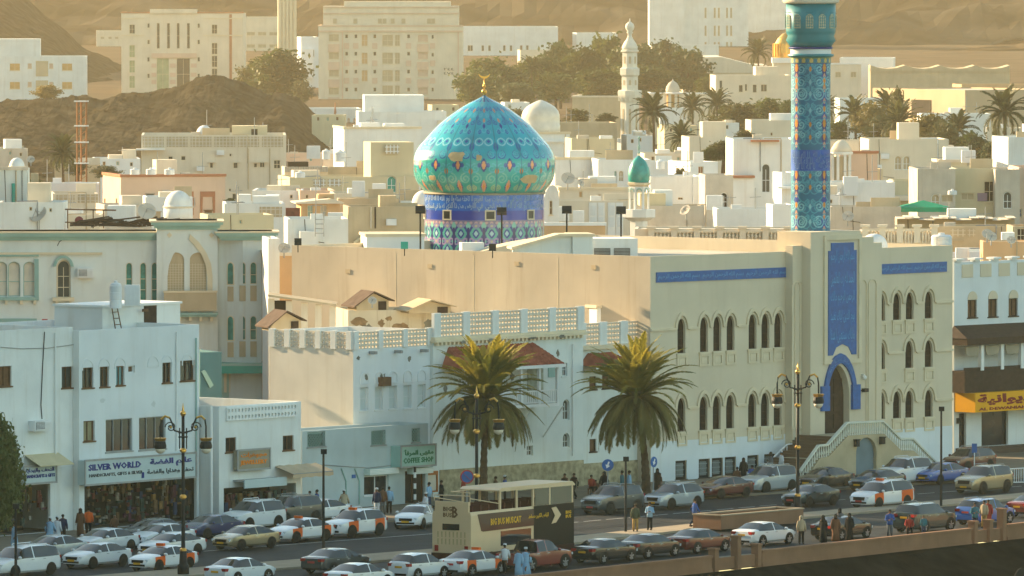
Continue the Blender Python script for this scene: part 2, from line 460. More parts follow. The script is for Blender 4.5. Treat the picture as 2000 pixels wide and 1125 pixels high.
# ================================================================ SETTING
def perp(a, b):
    d = (b - a).normalized(); return Vector((-d.y, d.x, 0)), d
WA, WB = G(1100, 1115, 0.95), G(2000, 1020, 0.95); WA.z = WB.z = 0
WN, WD = perp(WA, WB)                     # away from the sea, along the wall
def W(u, v, z=0.0): return WA + WD * u + WN * v + Vector((0, 0, z))
asphalt = M('asphalt', (0.026, 0.030, 0.033), 0.75, 0.35, 0.5, 0.0, 0.2, bscale=30)
paving = M('pavement_slabs', (0.20, 0.165, 0.12), 0.9, 0.15, 0.8, 0.0, 0.1)
kerbm = M('kerb_stone', (0.34, 0.28, 0.20), 0.9, 0.12, 1.0)
earth = M('town_earth', (0.12, 0.095, 0.068), 0.95, 0.2, 0.1, 0.0, 0.2, spec=0.0)
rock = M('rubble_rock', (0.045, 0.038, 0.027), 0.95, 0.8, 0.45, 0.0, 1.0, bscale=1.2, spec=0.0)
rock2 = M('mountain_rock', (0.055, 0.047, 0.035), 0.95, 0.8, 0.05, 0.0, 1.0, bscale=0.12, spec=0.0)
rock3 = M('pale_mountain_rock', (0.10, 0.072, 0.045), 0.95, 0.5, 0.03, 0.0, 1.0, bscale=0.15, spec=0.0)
bank = M('dark_bank_earth', (0.028, 0.020, 0.014), 0.95, 0.5, 0.6, 0.0, 0.6, spec=0.0)
g = MB()
us = [-2600, -1200, -600, -300] + list(range(-200, 401, 40)) + [600, 1000, 1800, 3200]
vs_ = [0.3, 8, 20, 40, 70, 110, 160, 230, 300, 380, 470, 560, 660, 760, 860, 980, 1100, 1300, 1600, 2000, 2600, 3400, 4600]
P = [[W(u, v) for u in us] for v in vs_]
for row in P:
    for p in row: p.z = gz(p.x, p.y) - 0.03
g.add([p for row in P for p in row], [(j * len(us) + i, j * len(us) + i + 1, (j + 1) * len(us) + i + 1, (j + 1) * len(us) + i) for j in range(len(vs_) - 1) for i in range(len(us) - 1)])
struct('ground', g, earth)
def strip(name, near, far, z, mat, th=0.0, ext=(-260, 320)):
    """Paved strip between two lines, each a list of ground points going right; extended beyond the frame."""
    def grow(l):
        a, b = (l[0] - l[1]).normalized(), (l[-1] - l[-2]).normalized()
        return [l[0] + a * -ext[0]] + l + [l[-1] + b * ext[1]]
    n, f = grow(near), grow(far)
    k = len(n)
    m = MB()
    m.add([(p.x, p.y, z) for p in n] + [(p.x, p.y, z) for p in f], [(i, i + 1, k + i + 1, k + i) for i in range(k - 1)])
    if th:
        m.add([(p.x, p.y, z) for p in n] + [(p.x, p.y, z - th) for p in n], [(k + i, k + i + 1, i + 1, i) for i in range(k - 1)])
        m.add([(p.x, p.y, z) for p in f] + [(p.x, p.y, z - th) for p in f], [(i, i + 1, k + i + 1, k + i) for i in range(k - 1)])
    return struct(name, m, mat)
KERB = [G(0, 1078), G(560, 1034), G(1000, 1002), G(1500, 966), G(2000, 934)]
MEDF = [G(0, 1143), G(560, 1098), G(1000, 1064), G(1500, 1011), G(2000, 966)]
MEDN = [G(0, 1158), G(560, 1113), G(1000, 1078), G(1500, 1020), G(2000, 976)]
PROMF = [G(0, 1222), G(560, 1172), G(1000, 1130), G(1500, 1082), G(2000, 1032)]
WALL = [W(-60, 0.2), W(-30, .2), W(0, 0.2), W(25, 0.2), W(60, .2)]
BACK = [p + WN * 26 for p in KERB]
road_far = strip('road', MEDF, KERB, 0.0, asphalt)
strip('road', PROMF, MEDN, 0.0, asphalt)
strip('pavement', KERB, BACK, 0.13, paving, 0.16)
strip('median', MEDN, MEDF, 0.14, kerbm, 0.17)
strip('promenade', WALL, PROMF, 0.13, paving, 0.16)
paintw = M('road_paint', (0.62, 0.62, 0.58), 0.7, 0.15, 2.0)
mk = None
for fr, n, sh in ((0.52, 46, 0), (0.22, 0, 0)):
    A = [MEDF[i].lerp(KERB[i], fr) for i in range(5)]
    for k in range(n):
        t = (k + .5) / n * 4; i = min(3, int(t)); p = A[i].lerp(A[i + 1], t - i)
        d = (A[i + 1] - A[i]).normalized()
        if mk is None: mk = MB().box(-0.9, 0.9, -0.06, 0.06, 0, 0.002).mesh('lane_marking', paintw)
        o = obj('lane_marking', mk, road_far, (p.x, p.y, 0.004), math.atan2(d.y, d.x))
pm1, pm2 = M('old_asphalt_patch', (.045, .046, .046), .85, .3, 1.5), M('fresh_asphalt_patch', (.014, .015, .017), .7, .3, 1.5)
for i, (px, py, l, w_) in enumerate(((300, 1092, 5, 1.6), (760, 1062, 7, 1.2), (980, 1050, 4, 2), (1150, 1032, 8, 1.3), (1400, 1012, 5, 1.5), (860, 1078, 3, 1.2), (1640, 996, 6, 1.4), (1120, 1112, 7, 1.5), (1760, 1026, 6, 1.3), (560, 1074, 3, 2))):
    MB().box(-l, l, -w_ / 2, w_ / 2, 0, .002).build('asphalt_patch', (pm1, pm2)[i % 2], road_far, Vector(G(px, py)) + Vector((0, 0, .006)), R(52))
# sea side: parapet on the quay
wallm = M('brown_render_wall', (0.27, 0.145, 0.085), 0.9, 0.15, 0.6, 0.3, 0.12)
wang = math.atan2(WD.y, WD.x)
para = thing('parapet_wall', 'long low brown rendered sea wall along the promenade with gated gaps', 'wall', W(0, 0), wang)
for u0, u1 in ((-70, 15.2), (20.6, 44.2), (48.4, 140)):
    o = MB().box(u0, u1, -0.14, 0.14, -0.05, 0.80).build('wall_panel', wallm, para)
    MB().box(u0 - .04, u1 + .04, -0.2, 0.2, 0.803, 0.95).build('coping', wallm, o)
    MB().box(u0 - .02, u1 + .02, -0.19, -0.143, -0.05, 0.18).build('base_course', wallm, o)
for u in (15.6, 18.0, 20.2, 44.6, 46.4, 48.0):
    hh = 1.85 if u in (18.0, 48.0) else 1.25
    o = MB().box(u - .2, u + .2, -0.24, 0.24, -0.05, hh).build('gate_post', wallm, para)
    MB().box(u - .25, u + .25, -0.29, 0.29, hh + .003, hh + .12).build('post_cap', wallm, o)
for u0, u1 in ((15.85, 17.75), (18.25, 19.95), (44.85, 46.15), (46.65, 47.75)):
    MB().box(u0, u1, -0.06, 0.06, 0.05, 0.75).build('gate_panel', wallm, para)
bk = MB()
uu = list(range(-70, 141, 3)); prof = [(-0.25, -0.02), (-0.9, -0.15), (-2.2, -0.9), (-4.5, -1.6), (-7.5, -2.3), (-7.6, -5.2)]
pts = [W(u, v + (rnd.uniform(-.25, .25) if 0 < k < 4 else 0), z + (rnd.uniform(-.18, .18) if 0 < k < 4 else 0)) for k, (v, z) in enumerate(prof) for u in uu]
n = len(uu)
bk.add(pts, [(k * n + i, k * n + i + 1, (k + 1) * n + i + 1, (k + 1) * n + i) for k in range(len(prof) - 1) for i in range(n - 1)])
struct('bank', bk, bank)
quay = thing('quay_wall', 'dark stone quay wall with blind arches below the sea wall', 'wall', W(0, -7.7), wang)
qb = MB(); qh = [outline('round', 1.9, 3.2, 52 + k * 3.0, -3.9) for k in range(-6, 8)]
qb.sheet([(-70, -5.2), (140, -5.2), (140, -2.1), (-70, -2.1)], [h for h in qh if False], 0.4)
qb.box(-70, 140, 0.0, 0.5, -2.09, -1.95)
quay_o = qb.build('wall', bank, quay)
for k in range(3):
    u = 37.5 + k * 2.5
    MB().prism(outline('round', 1.7, 2.6, u, -3.4), -0.12, -0.02).build('shade_arch_plate', darkin, quay)  # dark plates proud of the wall, recess shade put into their colour
water = M('sea_water', (0.01, 0.03, 0.035), 0.12, 0.2, 0.1, 0, 0.4, bscale=0.6)
wt = MB().add([tuple(W(u, v, -5.0)) for u, v in ((-1500, -1200), (1500, -1200), (1500, -7.8), (-1500, -7.8))], [(0, 1, 2, 3)])
struct('water', wt, water)
# ---------------------------------------------------------------- hills
def interp(tab, x):
    if x <= tab[0][0]: return tab[0][1]
    for (a, b), (c, d) in zip(tab, tab[1:]):
        if x <= c: return b + (d - b) * (x - a) / (c - a)
    return tab[-1][1]
def hill(name, tab, D0, D1, D2, px0, px1, nx, ny, mat, rough, fr, amp=1.0):
    """A ridge whose crest at distance D1 rises to the given heights; rises from D0, falls away to D2."""
    m = MB(); g_ = []
    for j in range(ny + 1):
        t = j / ny
        D = D0 + (D2 - D0) * t
        for i in range(nx + 1):
            x = (px0 + (px1 - px0) * i / nx - 1000) / F * D1 * (1 if D > 0 else 1)
            crest = at(px0 + (px1 - px0) * i / nx, interp(tab, px0 + (px1 - px0) * i / nx), D1).z
            s_ = (D - D0) / (D1 - D0) if D <= D1 else 1 - (D - D1) / (D2 - D1)
            s_ = max(0, min(1, s_)); s_ = s_ * (0.55 + 0.45 * s_)
            base = gz(x, D) - 1.0
            nz_ = noise.fractal(Vector((x * fr, D * fr * 0.6, 3.1)), 0.8, 2.1, 7) * rough * (0.25 + 0.75 * s_)
            rg = abs(noise.noise(Vector((x * fr * .5 + 7, D * fr * .35, 9)))) * rough * 1.2 * s_
            nz_ += (noise.noise(Vector((x * fr * 5, D * fr * 3.2, 5))) + .6 * noise.noise(Vector((x * fr * 11, D * fr * 7, 8)))) * rough * .22 * min(1, s_ * 3)
            g_.append((x, D, base + max(0, crest - base) * s_ + nz_ * (1 if s_ < 0.97 else 0.55) - rg * (s_ < 0.95)))
    k = nx + 1
    m.add(g_, [(j * k + i, j * k + i + 1, (j + 1) * k + i + 1, (j + 1) * k + i) for j in range(ny) for i in range(nx)])
    return struct(name, m, mat)
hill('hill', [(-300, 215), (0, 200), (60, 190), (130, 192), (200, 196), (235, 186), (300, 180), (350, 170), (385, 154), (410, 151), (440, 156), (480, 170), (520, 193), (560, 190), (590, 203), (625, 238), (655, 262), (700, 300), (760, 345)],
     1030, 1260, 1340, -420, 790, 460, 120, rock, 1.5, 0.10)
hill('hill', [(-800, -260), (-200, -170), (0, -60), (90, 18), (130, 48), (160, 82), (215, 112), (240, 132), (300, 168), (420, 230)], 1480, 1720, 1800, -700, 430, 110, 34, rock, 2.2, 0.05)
# unseen ridge added on the left, shaped to shade the street, water and near haze
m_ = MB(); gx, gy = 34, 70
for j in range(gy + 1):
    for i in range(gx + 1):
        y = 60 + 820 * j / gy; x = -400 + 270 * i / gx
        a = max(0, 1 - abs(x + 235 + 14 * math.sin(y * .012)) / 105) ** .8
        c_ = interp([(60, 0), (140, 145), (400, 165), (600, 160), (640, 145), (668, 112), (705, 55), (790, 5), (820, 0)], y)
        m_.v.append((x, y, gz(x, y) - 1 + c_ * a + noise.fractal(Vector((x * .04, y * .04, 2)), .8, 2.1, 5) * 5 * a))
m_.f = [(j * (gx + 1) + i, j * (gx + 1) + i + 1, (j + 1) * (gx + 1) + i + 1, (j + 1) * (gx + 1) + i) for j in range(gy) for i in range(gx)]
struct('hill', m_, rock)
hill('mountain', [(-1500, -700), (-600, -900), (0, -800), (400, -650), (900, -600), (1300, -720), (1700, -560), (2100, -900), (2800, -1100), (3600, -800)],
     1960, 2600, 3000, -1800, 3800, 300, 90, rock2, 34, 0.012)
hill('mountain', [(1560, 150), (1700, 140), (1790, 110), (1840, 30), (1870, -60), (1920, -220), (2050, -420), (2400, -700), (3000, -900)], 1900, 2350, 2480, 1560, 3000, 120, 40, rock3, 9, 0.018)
# ================================================================ THE MOSQUE
FA = 47.0
mos = Bld('mosque', 'sand coloured mosque with tall blue tiled portal and turquoise onion dome', 'mosque', G(1270, 945), FA)
MW = mos.f(1860, 700)[0]; MH = mos.f(1272, 501)[1]; MD = mos.s(570, 600)[0]
pw = []
for r_, ys in (('a', None),):
    pass
groups = []
def mwin(cx, ytop, ybot, y=0.0):
    r = mos.rect(cx, (ytop + ybot) / 2, 15.5, ybot - ytop)
    mos.win(r, 'steep', darkin, wood, 1, 4, 0.22, fw=0.05)
    groups.append(r)
for cx in (1331, 1375, 1401, 1427, 1470, 1495, 1520): mwin(cx, 622 - (cx - 1331) * .06, 690 - (cx - 1331) * .062)
for cx in (1331, 1374, 1400, 1426, 1469, 1494, 1519): mwin(cx, 777 - (cx - 1331) * .062, 843 - (cx - 1331) * .066)
for y0, y1, cs in ((572, 625, (1721, 1752, 1777, 1814)), (667, 720, (1721, 1776, 1814)), (764, 817, (1721, 1752, 1776, 1814))):
    for cx in cs: mwin(cx, y0 + (1750 - cx) * .045, y1 + (1750 - cx) * .05)
low = []
for cx in (1329.5, 1375, 1400.5, 1426, 1470, 1503):
    low.append(mos.rect(cx, 918 - (cx - 1330) * .075, 22, 37))
ironbar = M('pale_window_bars', (0.32, 0.38, 0.38), 0.5)
for r in low: mos.win(r, 'rect', glassd, black, 1, 1, 0.12, fw=0.17)
mos.shell(MW, MD, MH, sand, parapet=0.9, smat=sandw, reveal=0.36)
for r in low:
    b = MB()
    for k in range(1, 7): b.box(r[0] - r[2] / 2 + .17 + (r[2] - .34) * k / 7 - .02, r[0] - r[2] / 2 + .17 + (r[2] - .34) * k / 7 + .02, 0.08, 0.11, r[1] + .17, r[1] + r[3] - .17)
    for k in range(1, 4): b.box(r[0] - r[2] / 2 + .17, r[0] + r[2] / 2 - .17, 0.082, 0.108, r[1] + r[3] * k / 4 - .02, r[1] + r[3] * k / 4 + .02)
    mos.part('window_grille', b, ironbar)
for (x, z, w_, h_) in groups:              # hood moulding and sill panel of every arched window
    o_, i_ = outline('steep', w_ + 0.62, h_ + 0.45), outline('steep', w_ + 0.26, h_ + 0.2)
    zs = h_ - w_ * .85
    def crop(p, a): return [q for q in p[2:]]
    me = cached(('hood', round(w_, 2), round(h_, 2)), lambda: MB().ring([q for q in o_[2:]], [q for q in i_[2:]], -0.14, 0.0, closed=False).mesh('hood_moulding', trim))
    obj('hood_moulding', me, mos.e, (x, 0, z))
    def sill():
        b = MB().box(-w_ / 2 - .16, w_ / 2 + .16, -0.16, 0, -0.16, 0.0)
        b.ring([(-w_ / 2 - .1, -1.0), (w_ / 2 + .1, -1.0), (w_ / 2 + .1, -.163), (-w_ / 2 - .1, -.163)], [(-w_ / 2 + .04, -.86), (w_ / 2 - .04, -.86), (w_ / 2 - .04, -.3), (-w_ / 2 + .04, -.3)], -0.10, 0)
        b.box(-w_ / 2 + .12, w_ / 2 - .12, -0.06, 0, -.8, -.36)
        return b.mesh('sill_panel', trim)
    obj('sill_panel', cached(('sill', round(w_, 2)), sill), mos.e, (x, 0, z))
def course(cxs, zpx, x0, x1):              # string course between the window arches
    z = None
    rs = [r for r in groups if any(abs(mos.f(c, zpx)[0] - r[0]) < .5 for c in cxs)]
    return rs
rows = {}
for r in groups: rows.setdefault((round(r[1] / 1.2), r[0] > 15), []).append(r)
xa = mos.f(1547, 800)[0]; xb = mos.f(1722, 700)[0]
for (k_, right), rs in rows.items():
    rs.sort()
    zc = sum(r[1] + r[3] - r[2] * .9 for r in rs) / len(rs)
    xs = [0.0 if not right else xb + .02] + [v for r in rs for v in (r[0] - r[2] / 2 - .3, r[0] + r[2] / 2 + .3)] + [MW if right else xa - .02]
    for a_, b_ in zip(xs[::2], xs[1::2]):
        if b_ - a_ > 0.25: mos.part('string_course', MB().box(a_, b_, -0.12, 0, zc - .09, zc + .09), trim)
zpl = mos.f(1300, 862)[1]
mos.part('whitewashed_plinth', MB().sheet([(0.01, 0), (xa, 0), (xa, zpl), (0.01, zpl)], [outline('rect', r[2] - .004, r[3] - .004, r[0], r[1] + .002) for r in low if r[0] + r[2] / 2 < xa], 0.034, Matrix.Translation((0, -0.035, 0))), white2)
mos.part('whitewashed_plinth', MB().box(xb + .01, MW, -0.035, -0.002, 0, mos.f(1800, 835)[1]), white2)
def tile_band(px0, px1, pyl, hp, txt):
    a_, z1 = mos.f(px0, pyl); b_, _ = mos.f(px1, pyl)
    z0 = mos.f(px0, pyl + hp)[1]
    o = mos.part('tile_band', MB().box(a_, b_, -0.08, 0, z0, z1), blue)
    n = max(1, round((b_ - a_) / 4.2))
    for i in range(n):
        lettering(arabic(txt), bluel, o, a_ + (b_ - a_) * (i + .5) / n, -0.085, (z0 + z1) / 2, (b_ - a_) / n * .93, (z1 - z0) * .62, 0.0, 0.004)
tile_band(1281, 1538, 532, 20, 'بسم الله الرحمن الرحيم')
tile_band(1716, 1848, 516, 20, 'بسم الله الرحمن الرحيم')
for px in (773, 925, 1090):
    y_ = mos.s(px, 560)[0]; mos.part('render_joint', MB().box(-.012, -.001, y_ - .025, y_ + .025, 4, MH - .3), trim)
for px, py in ((840, 520), (1010, 515), (1160, 522), (680, 530)):
    y_, z_ = mos.s(px, py); mos.part('wall_vent', MB().box(-.05, -.001, y_ - .22, y_ + .22, z_ - .15, z_ + .15), tanp)
# ---- portal
z_of = lambda px, py, y=0.0: mos.f(px, py, y)[1]
PA, PB = -0.7, -1.5                        # projections of the two steps of the portal block
x0, x1 = mos.f(1548, 700, PA)[0], mos.f(1722, 700, PA)[0]
y0_, y1_ = mos.f(1583, 600, PB)[0], mos.f(1681, 600, PB)[0]
zA, zB = z_of(1550, 480, PA), z_of(1600, 453, PB)
dx, dw = mos.f(1634, 780, PB)[0], 0
d0, d1 = mos.f(1611, 840, PB)[0], mos.f(1659, 840, PB)[0]
dz0, dz1 = z_of(1634, 847, PB), z_of(1638, 712, PB)
door = outline('steep', d1 - d0, dz1 - dz0, (d0 + d1) / 2, dz0)
for a_, b_ in ((x0, y0_), (y1_, x1)):
    mos.part('portal_wing', MB().box(a_, b_, PA, -0.002, 0, zA), sand)
    if a_ != x0: mos.part('portal_step', MB().box(a_ + (.9 if a_ == x0 else 0), b_ - (.9 if a_ != x0 else 0), PA + .004, 1.2, zA + .003, zA + (zB - zA) * .45), sand)
    for k in (.35, .68):                   # slender blind niches
        xx = a_ + (b_ - a_) * k
        zt = z_of(1567, 549, PA) if a_ == x0 else z_of(1690, 545, PA)
        zb_ = 3.2
        mos.part('blind_niche', MB().ring(outline('round', .95, zt - zb_, xx, zb_), outline('round', .75, zt - zb_ - .12, xx, zb_ + .05), PA - .07, PA), trim)
pb = MB().sheet([(y0_, 0), (y1_, 0), (y1_, zB), (y0_, zB)], [door], .62, Matrix.Translation((0, PB, 0)))
pb.add([(y0_, PB, 0), (y0_, 1.6, 0), (y0_, 1.6, zB), (y0_, PB, zB), (y1_, PB, 0), (y1_, 1.6, 0), (y1_, 1.6, zB), (y1_, PB, zB)], [(0, 3, 2, 1), (4, 5, 6, 7), (3, 7, 6, 2), (1, 2, 6, 5)])
mos.part('portal', pb, sand)
do = MB().prism(outline('steep', d1 - d0 + .02, dz1 - dz0 + .02, (d0 + d1) / 2, dz0), PB + .56, PB + .61).build('door', wood, mos.e)
for s_ in (-1, 1):
    for k in range(3):
        MB().box((d0 + d1) / 2 + s_ * (d1 - d0) * .25 - .45, (d0 + d1) / 2 + s_ * (d1 - d0) * .25 + .45, PB + .5, PB + .56, dz0 + .3 + k * 1.25, dz0 + 1.35 + k * 1.25).build('door_panel', wood, do)
p0, p1 = mos.f(1617, 600, PB)[0], mos.f(1672, 600, PB)[0]
pt, pbm = z_of(1640, 474, PB), z_of(1630, 694, PB)
pc = (p0 + p1) / 2
arch_out = outline('steep', (p1 - p0) * 1.04, 3.4, pc, pbm - 2.2)
az = z_of(1638, 672, PB)
cut = [(pc + (p1 - p0) * .34, pbm), (pc + (p1 - p0) * .22, pbm + .55), (pc, az), (pc - (p1 - p0) * .22, pbm + .55), (pc - (p1 - p0) * .34, pbm)]
panel = [(p0, pbm)] + [(p0, pt - .55), (p0 + .3, pt - .55), (p0 + .3, pt), (p1 - .3, pt), (p1 - .3, pt - .55), (p1, pt - .55), (p1, pbm)] + cut
po = mos.part('tile_panel', MB().prism(list(reversed(panel)), PB - .06, PB - .001), blue)
mos.part('panel_border', MB().ring([(p0 - .5, pbm - .6), (p1 + .5, pbm - .6), (p1 + .5, pt + .55), (p0 - .5, pt + .55)], [(p0 - .2, pbm - .3), (p1 + .2, pbm - .3), (p1 + .2, pt + .2), (p0 - .2, pt + .2)], PB - .14, PB), trim)
for txt, py in (('بسم الله الرحمن الرحيم', 503), ('الحمد لله رب العالمين', 545), ('الرحمن الرحيم مالك', 582), ('يوم الدين اياك نعبد', 620), ('واياك نستعين اهدنا', 655)):
    lettering(arabic(txt), bluel, po, pc, PB - .065, z_of(1645, py, PB), (p1 - p0) * .84, 1.05, 0.0, 0.004)
a0, a1 = mos.f(1602, 770, PB)[0], mos.f(1677, 770, PB)[0]
zt_, zb_ = z_of(1638, 690, PB), z_of(1610, 775, PB)
ow, iw = a1 - a0 - .6, d1 - d0 + .16
oo = outline('steep', ow, zt_ - zb_, (a0 + a1) / 2, zb_)[2:]
ii = outline('steep', iw, z_of(1638, 712, PB) + .1 - zb_, (a0 + a1) / 2, zb_)[2:]
ao = mos.part('tile_arch', MB().ring(oo, ii, PB - .16, PB - .002, closed=False), blue)
for s_ in (-1, 1):
    xm = (a0 + a1) / 2 + s_ * (ow + iw) / 4
    hw = (ow - iw) / 4 + .3
    mos.part('tile_foot', MB().box(xm - hw * (1 if s_ < 0 else .75), xm + hw * (1 if s_ > 0 else .75), PB - .2, PB - .003, zb_ - 1.0 + .004, zb_ + .75), blue)
cxa, rr = (a0 + a1) / 2, (ow + iw) / 4
def bend(X, Y, Z):
    t = X / 3.9 * 1.9
    return np.stack([cxa + np.sin(t) * (rr + Z), np.full_like(X, PB - .17), zb_ + .25 + np.cos(t) * (rr * 1.55 + Z) - .15], 1)
lettering(arabic('اللهم صل على محمد وال محمد'), bluel, ao, 0, 0, 0, 3.6, .5, 0.0, 0.004, fn=bend)
# ---- double stair in front of the portal
SYL = mos.loc(G(1690, 930)).y
if SYL > -3: SYL = -3.6
rail = [mos.f(*p, SYL) for p in ((1564, 920), (1600, 869), (1618, 867), (1656, 824), (1726, 821), (1760, 855), (1784, 855), (1834, 906))]
foot = [mos.f(*p, SYL) for p in ((1566, 948), (1602, 895), (1619, 892), (1657, 851), (1727, 847), (1761, 880), (1785, 880), (1836, 930))]
stair = thing('stone_staircase', 'double flight of stone stairs with white balustrade up to the mosque portal', 'staircase', mos.world(0, 0, 0), R(FA))
stone = M('stair_stone', (0.46, 0.38, 0.25), 0.9, 0.12, 0.8, 0.2)
ax0, ax1 = mos.f(1672, 890, SYL)[0], mos.f(1712, 890, SYL)[0]
azt = mos.f(1692, 858, SYL)[1]
ahole = outline('round', ax1 - ax0, azt, (ax0 + ax1) / 2, 0.13)
poly = [(foot[0][0], 0.0)] + foot + [(foot[-1][0], 0.0)]
sb = MB().sheet(list(reversed(poly)), [ahole], 0.35, Matrix.Translation((0, SYL, 0)))
sb.add([(x, SYL, z) for x, z in foot] + [(x, SYL + .35, z) for x, z in foot], [(i, i + 1, i + 9, i + 8) if False else (i, i + 1, 8 + i + 1, 8 + i) for i in range(7)])
sb.build('stair_wall', stone, stair)
MB().prism(outline('round', ax1 - ax0 + .02, azt, (ax0 + ax1) / 2, 0.13), SYL + .28, SYL + .33).build('arched_door', M('slate_blue_door', (0.16, 0.22, 0.25), 0.7), stair)
bw = M('balustrade_paint', (0.66, 0.66, 0.56), 0.7, 0.08)
balm = MB().lathe([(.07, 0), (.07, .06), (.045, .1), (.085, .26), (.05, .45), (.04, .62), (.065, .68), (.065, .74)], 8).mesh('baluster', bw, True)
for i in range(7):
    (xa_, za_), (xb_, zb2) = rail[i], rail[i + 1]
    (_, fa), (_, fb) = foot[i], foot[i + 1]
    MB().prism([(xa_, za_ - .13), (xb_, zb2 - .13), (xb_, zb2), (xa_, za_)], SYL - .02, SYL + .24).build('handrail', bw, stair)
    n = max(2, round((xb_ - xa_) / .24))
    for k in range(n):
        t = (k + .5) / n
        o = obj('baluster', balm, stair, (xa_ + (xb_ - xa_) * t, SYL + .11, fa + (fb - fa) * t))
        o.scale = (1, 1, (za_ - fa - .12) / .74)
step_m = MB().box(0, 1, 0, 1, 0, 1).mesh('step', M('dark_stair_tread', (0.17, 0.11, 0.07), 0.9))
def flight(xs, zs, xe, ze):
    n = max(3, round(abs(ze - zs) / .17))
    for k in range(n):
        z = zs + (ze - zs) * (k + 1) / n
        xx = xs + (xe - xs) * k / n
        o = obj('step', step_m, stair, (min(xx, xe), SYL + .352, 0)); o.scale = (abs(xe - xx), -SYL - .36 + (PA if True else 0), z)
for i, j in ((0, 1), (2, 3)): flight(foot[i][0], foot[i][1] - .1 if i else 0.0, foot[j][0], foot[j][1] - .1)
for i, j in ((7, 6), (5, 4)): flight(foot[i][0], foot[i][1] - .1 if i == 5 else 0.0, foot[j][0], foot[j][1] - .1)
for i, j in ((1, 2), (3, 4), (5, 6)):
    MB().box(foot[i][0], foot[j][0], SYL + .353, PB - .005, 0, foot[i][1] - .1).build('landing', stone, stair)
for pts_ in (((1488, 915), (1537, 868), (1558, 866), (1611, 822)),):
    pp = [(mos.f(*p, -0.9)[0], -0.9, mos.f(*p, -0.9)[1]) for p in pts_]
    hr = MB().tube(pp, .05, 6)
    for p in pp: hr.tube([p, (p[0], p[1], p[2] - .9)], .035, 6)
    hr.build('wall_handrail', whitep, stair)
for px, py in ((1670, 866), (1720, 861)):
    x, z = mos.f(px, py, SYL)
    MB().box(x - .16, x + .16, SYL - .3, SYL - .01, z - .22, z + .22).box(x - .2, x + .2, SYL - .34, SYL - .01, z + .223, z + .3).build('wall_lamp', black, stair)
for px, py in ((1682, 762), (1578, 768)):
    x, z = mos.f(px, py, PA); MB().box(x - .25, x + .25, PA - .5, PA - .25, z - .12, z + .14).box(x - .04, x + .04, PA - .26, PA, z - .05, z + .02).build('floodlight', black, mos.e)
x, z = mos.f(1682, 737, PA); MB().ball((x, PA - .3, z), .17).tube([(x, PA, z + .2), (x, PA - .3, z + .2)], .05).build('security_camera', whitep, mos.e)
# ---- painted tile grids
def rgb(h): return np.array([((int(h[i:i + 2], 16) / 255) ** 2.2) for i in (0, 2, 4)])
class Tile:
    """A tile pattern on a fine grid, wu x wv metres, stroked into point colours."""
    def __init__(s, nu, nv, wu, wv, base):
        s.U, s.V = np.meshgrid((np.arange(nu) + .5) / nu * wu, (np.arange(nv) + .5) / nv * wv)
        s.c = np.ones((nv, nu, 3)) * base; s.wu, s.wv = wu, wv
    def du(s, u):
        d = s.U - u; return d - s.wu * np.round(d / s.wu)
    def put(s, m, c): s.c[m] = c
    def ringp(s, u, v, r, w_, c, a0=None, a1=None):
        du, dv = s.du(u), s.V - v
        m = np.abs(np.hypot(du, dv) - r) < w_
        if a0 is not None:
            a = np.degrees(np.arctan2(dv, du)) % 360
            m &= (a >= a0) & (a <= a1) if a0 < a1 else (a >= a0) | (a <= a1)
        s.put(m, c)
    def spiral(s, u, v, r, w_, c, flip=1, turns=1.6, a0=90):
        du, dv = s.du(u) * flip, s.V - v
        rr_, a = np.hypot(du, dv), (np.degrees(np.arctan2(dv, du)) - a0) % 360
        m = np.zeros_like(rr_, bool)
        for k in range(3):
            t = (a / 360 + k) / turns
            m |= (np.abs(rr_ - r * (1 - t * .85)) < w_) & (t <= 1)
        s.put(m & (rr_ < r * 1.3), c)
    def blob(s, u, v, a, b, c, p=2.0): s.put((np.abs(s.du(u)) / a) ** p + (np.abs(s.V - v) / b) ** p < 1, c)
    def band(s, v0, v1, c): s.put((s.V >= v0) & (s.V < v1), c)
    def line(s, u0, v0, u1, v1, w_, c):
        ax, ay = s.du(u0), s.V - v0
        ex, ey = u1 - u0, v1 - v0
        t = np.clip((ax * ex + ay * ey) / (ex * ex + ey * ey), 0, 1)
        s.put(np.hypot(ax - t * ex, ay - t * ey) < w_, c)
TQ, TQ2, NAVY, PALE, ORG, PINK = rgb('0a8fae'), rgb('0b6f96'), rgb('14307e'), rgb('9fd0d6'), rgb('d98a2c'), rgb('cf9a7c')
def grid_mesh(name, rings, nu, cols, a_off=0.0):
    """Surface of revolution: rings of (r, z), one colour row per ring."""
    nv = len(rings)
    A = np.arange(nu) / nu * 2 * math.pi + a_off
    Rr, Z = np.array([r for r, z in rings]), np.array([z for r, z in rings])
    co = np.stack([Rr[:, None] * np.cos(A), Rr[:, None] * np.sin(A), np.repeat(Z[:, None], nu, 1)], -1).reshape(-1, 3)
    j, i = np.meshgrid(np.arange(nv - 1), np.arange(nu), indexing='ij')
    i2 = (i + 1) % nu
    fs = np.stack([j * nu + i, j * nu + i2, (j + 1) * nu + i2, (j + 1) * nu + i], -1).reshape(-1, 4)
    me = bpy.data.meshes.new(name)
    me.vertices.add(len(co)); me.vertices.foreach_set('co', co.ravel())
    me.loops.add(fs.size); me.loops.foreach_set('vertex_index', fs.ravel().astype(np.int32))
    me.polygons.add(len(fs)); me.polygons.foreach_set('loop_start', np.arange(0, fs.size, 4, dtype=np.int32))
    try: me.polygons.foreach_set('loop_total', np.full(len(fs), 4, dtype=np.int32))
    except Exception: pass
    me.update(calc_edges=True)
    ca = me.color_attributes.new('Col', 'FLOAT_COLOR', 'POINT')
    rgba = np.ones((nv, nu, 4)); rgba[..., :3] = cols
    ca.data.foreach_set('color', rgba.astype(np.float32).ravel())
    me.shade_smooth()
    return me
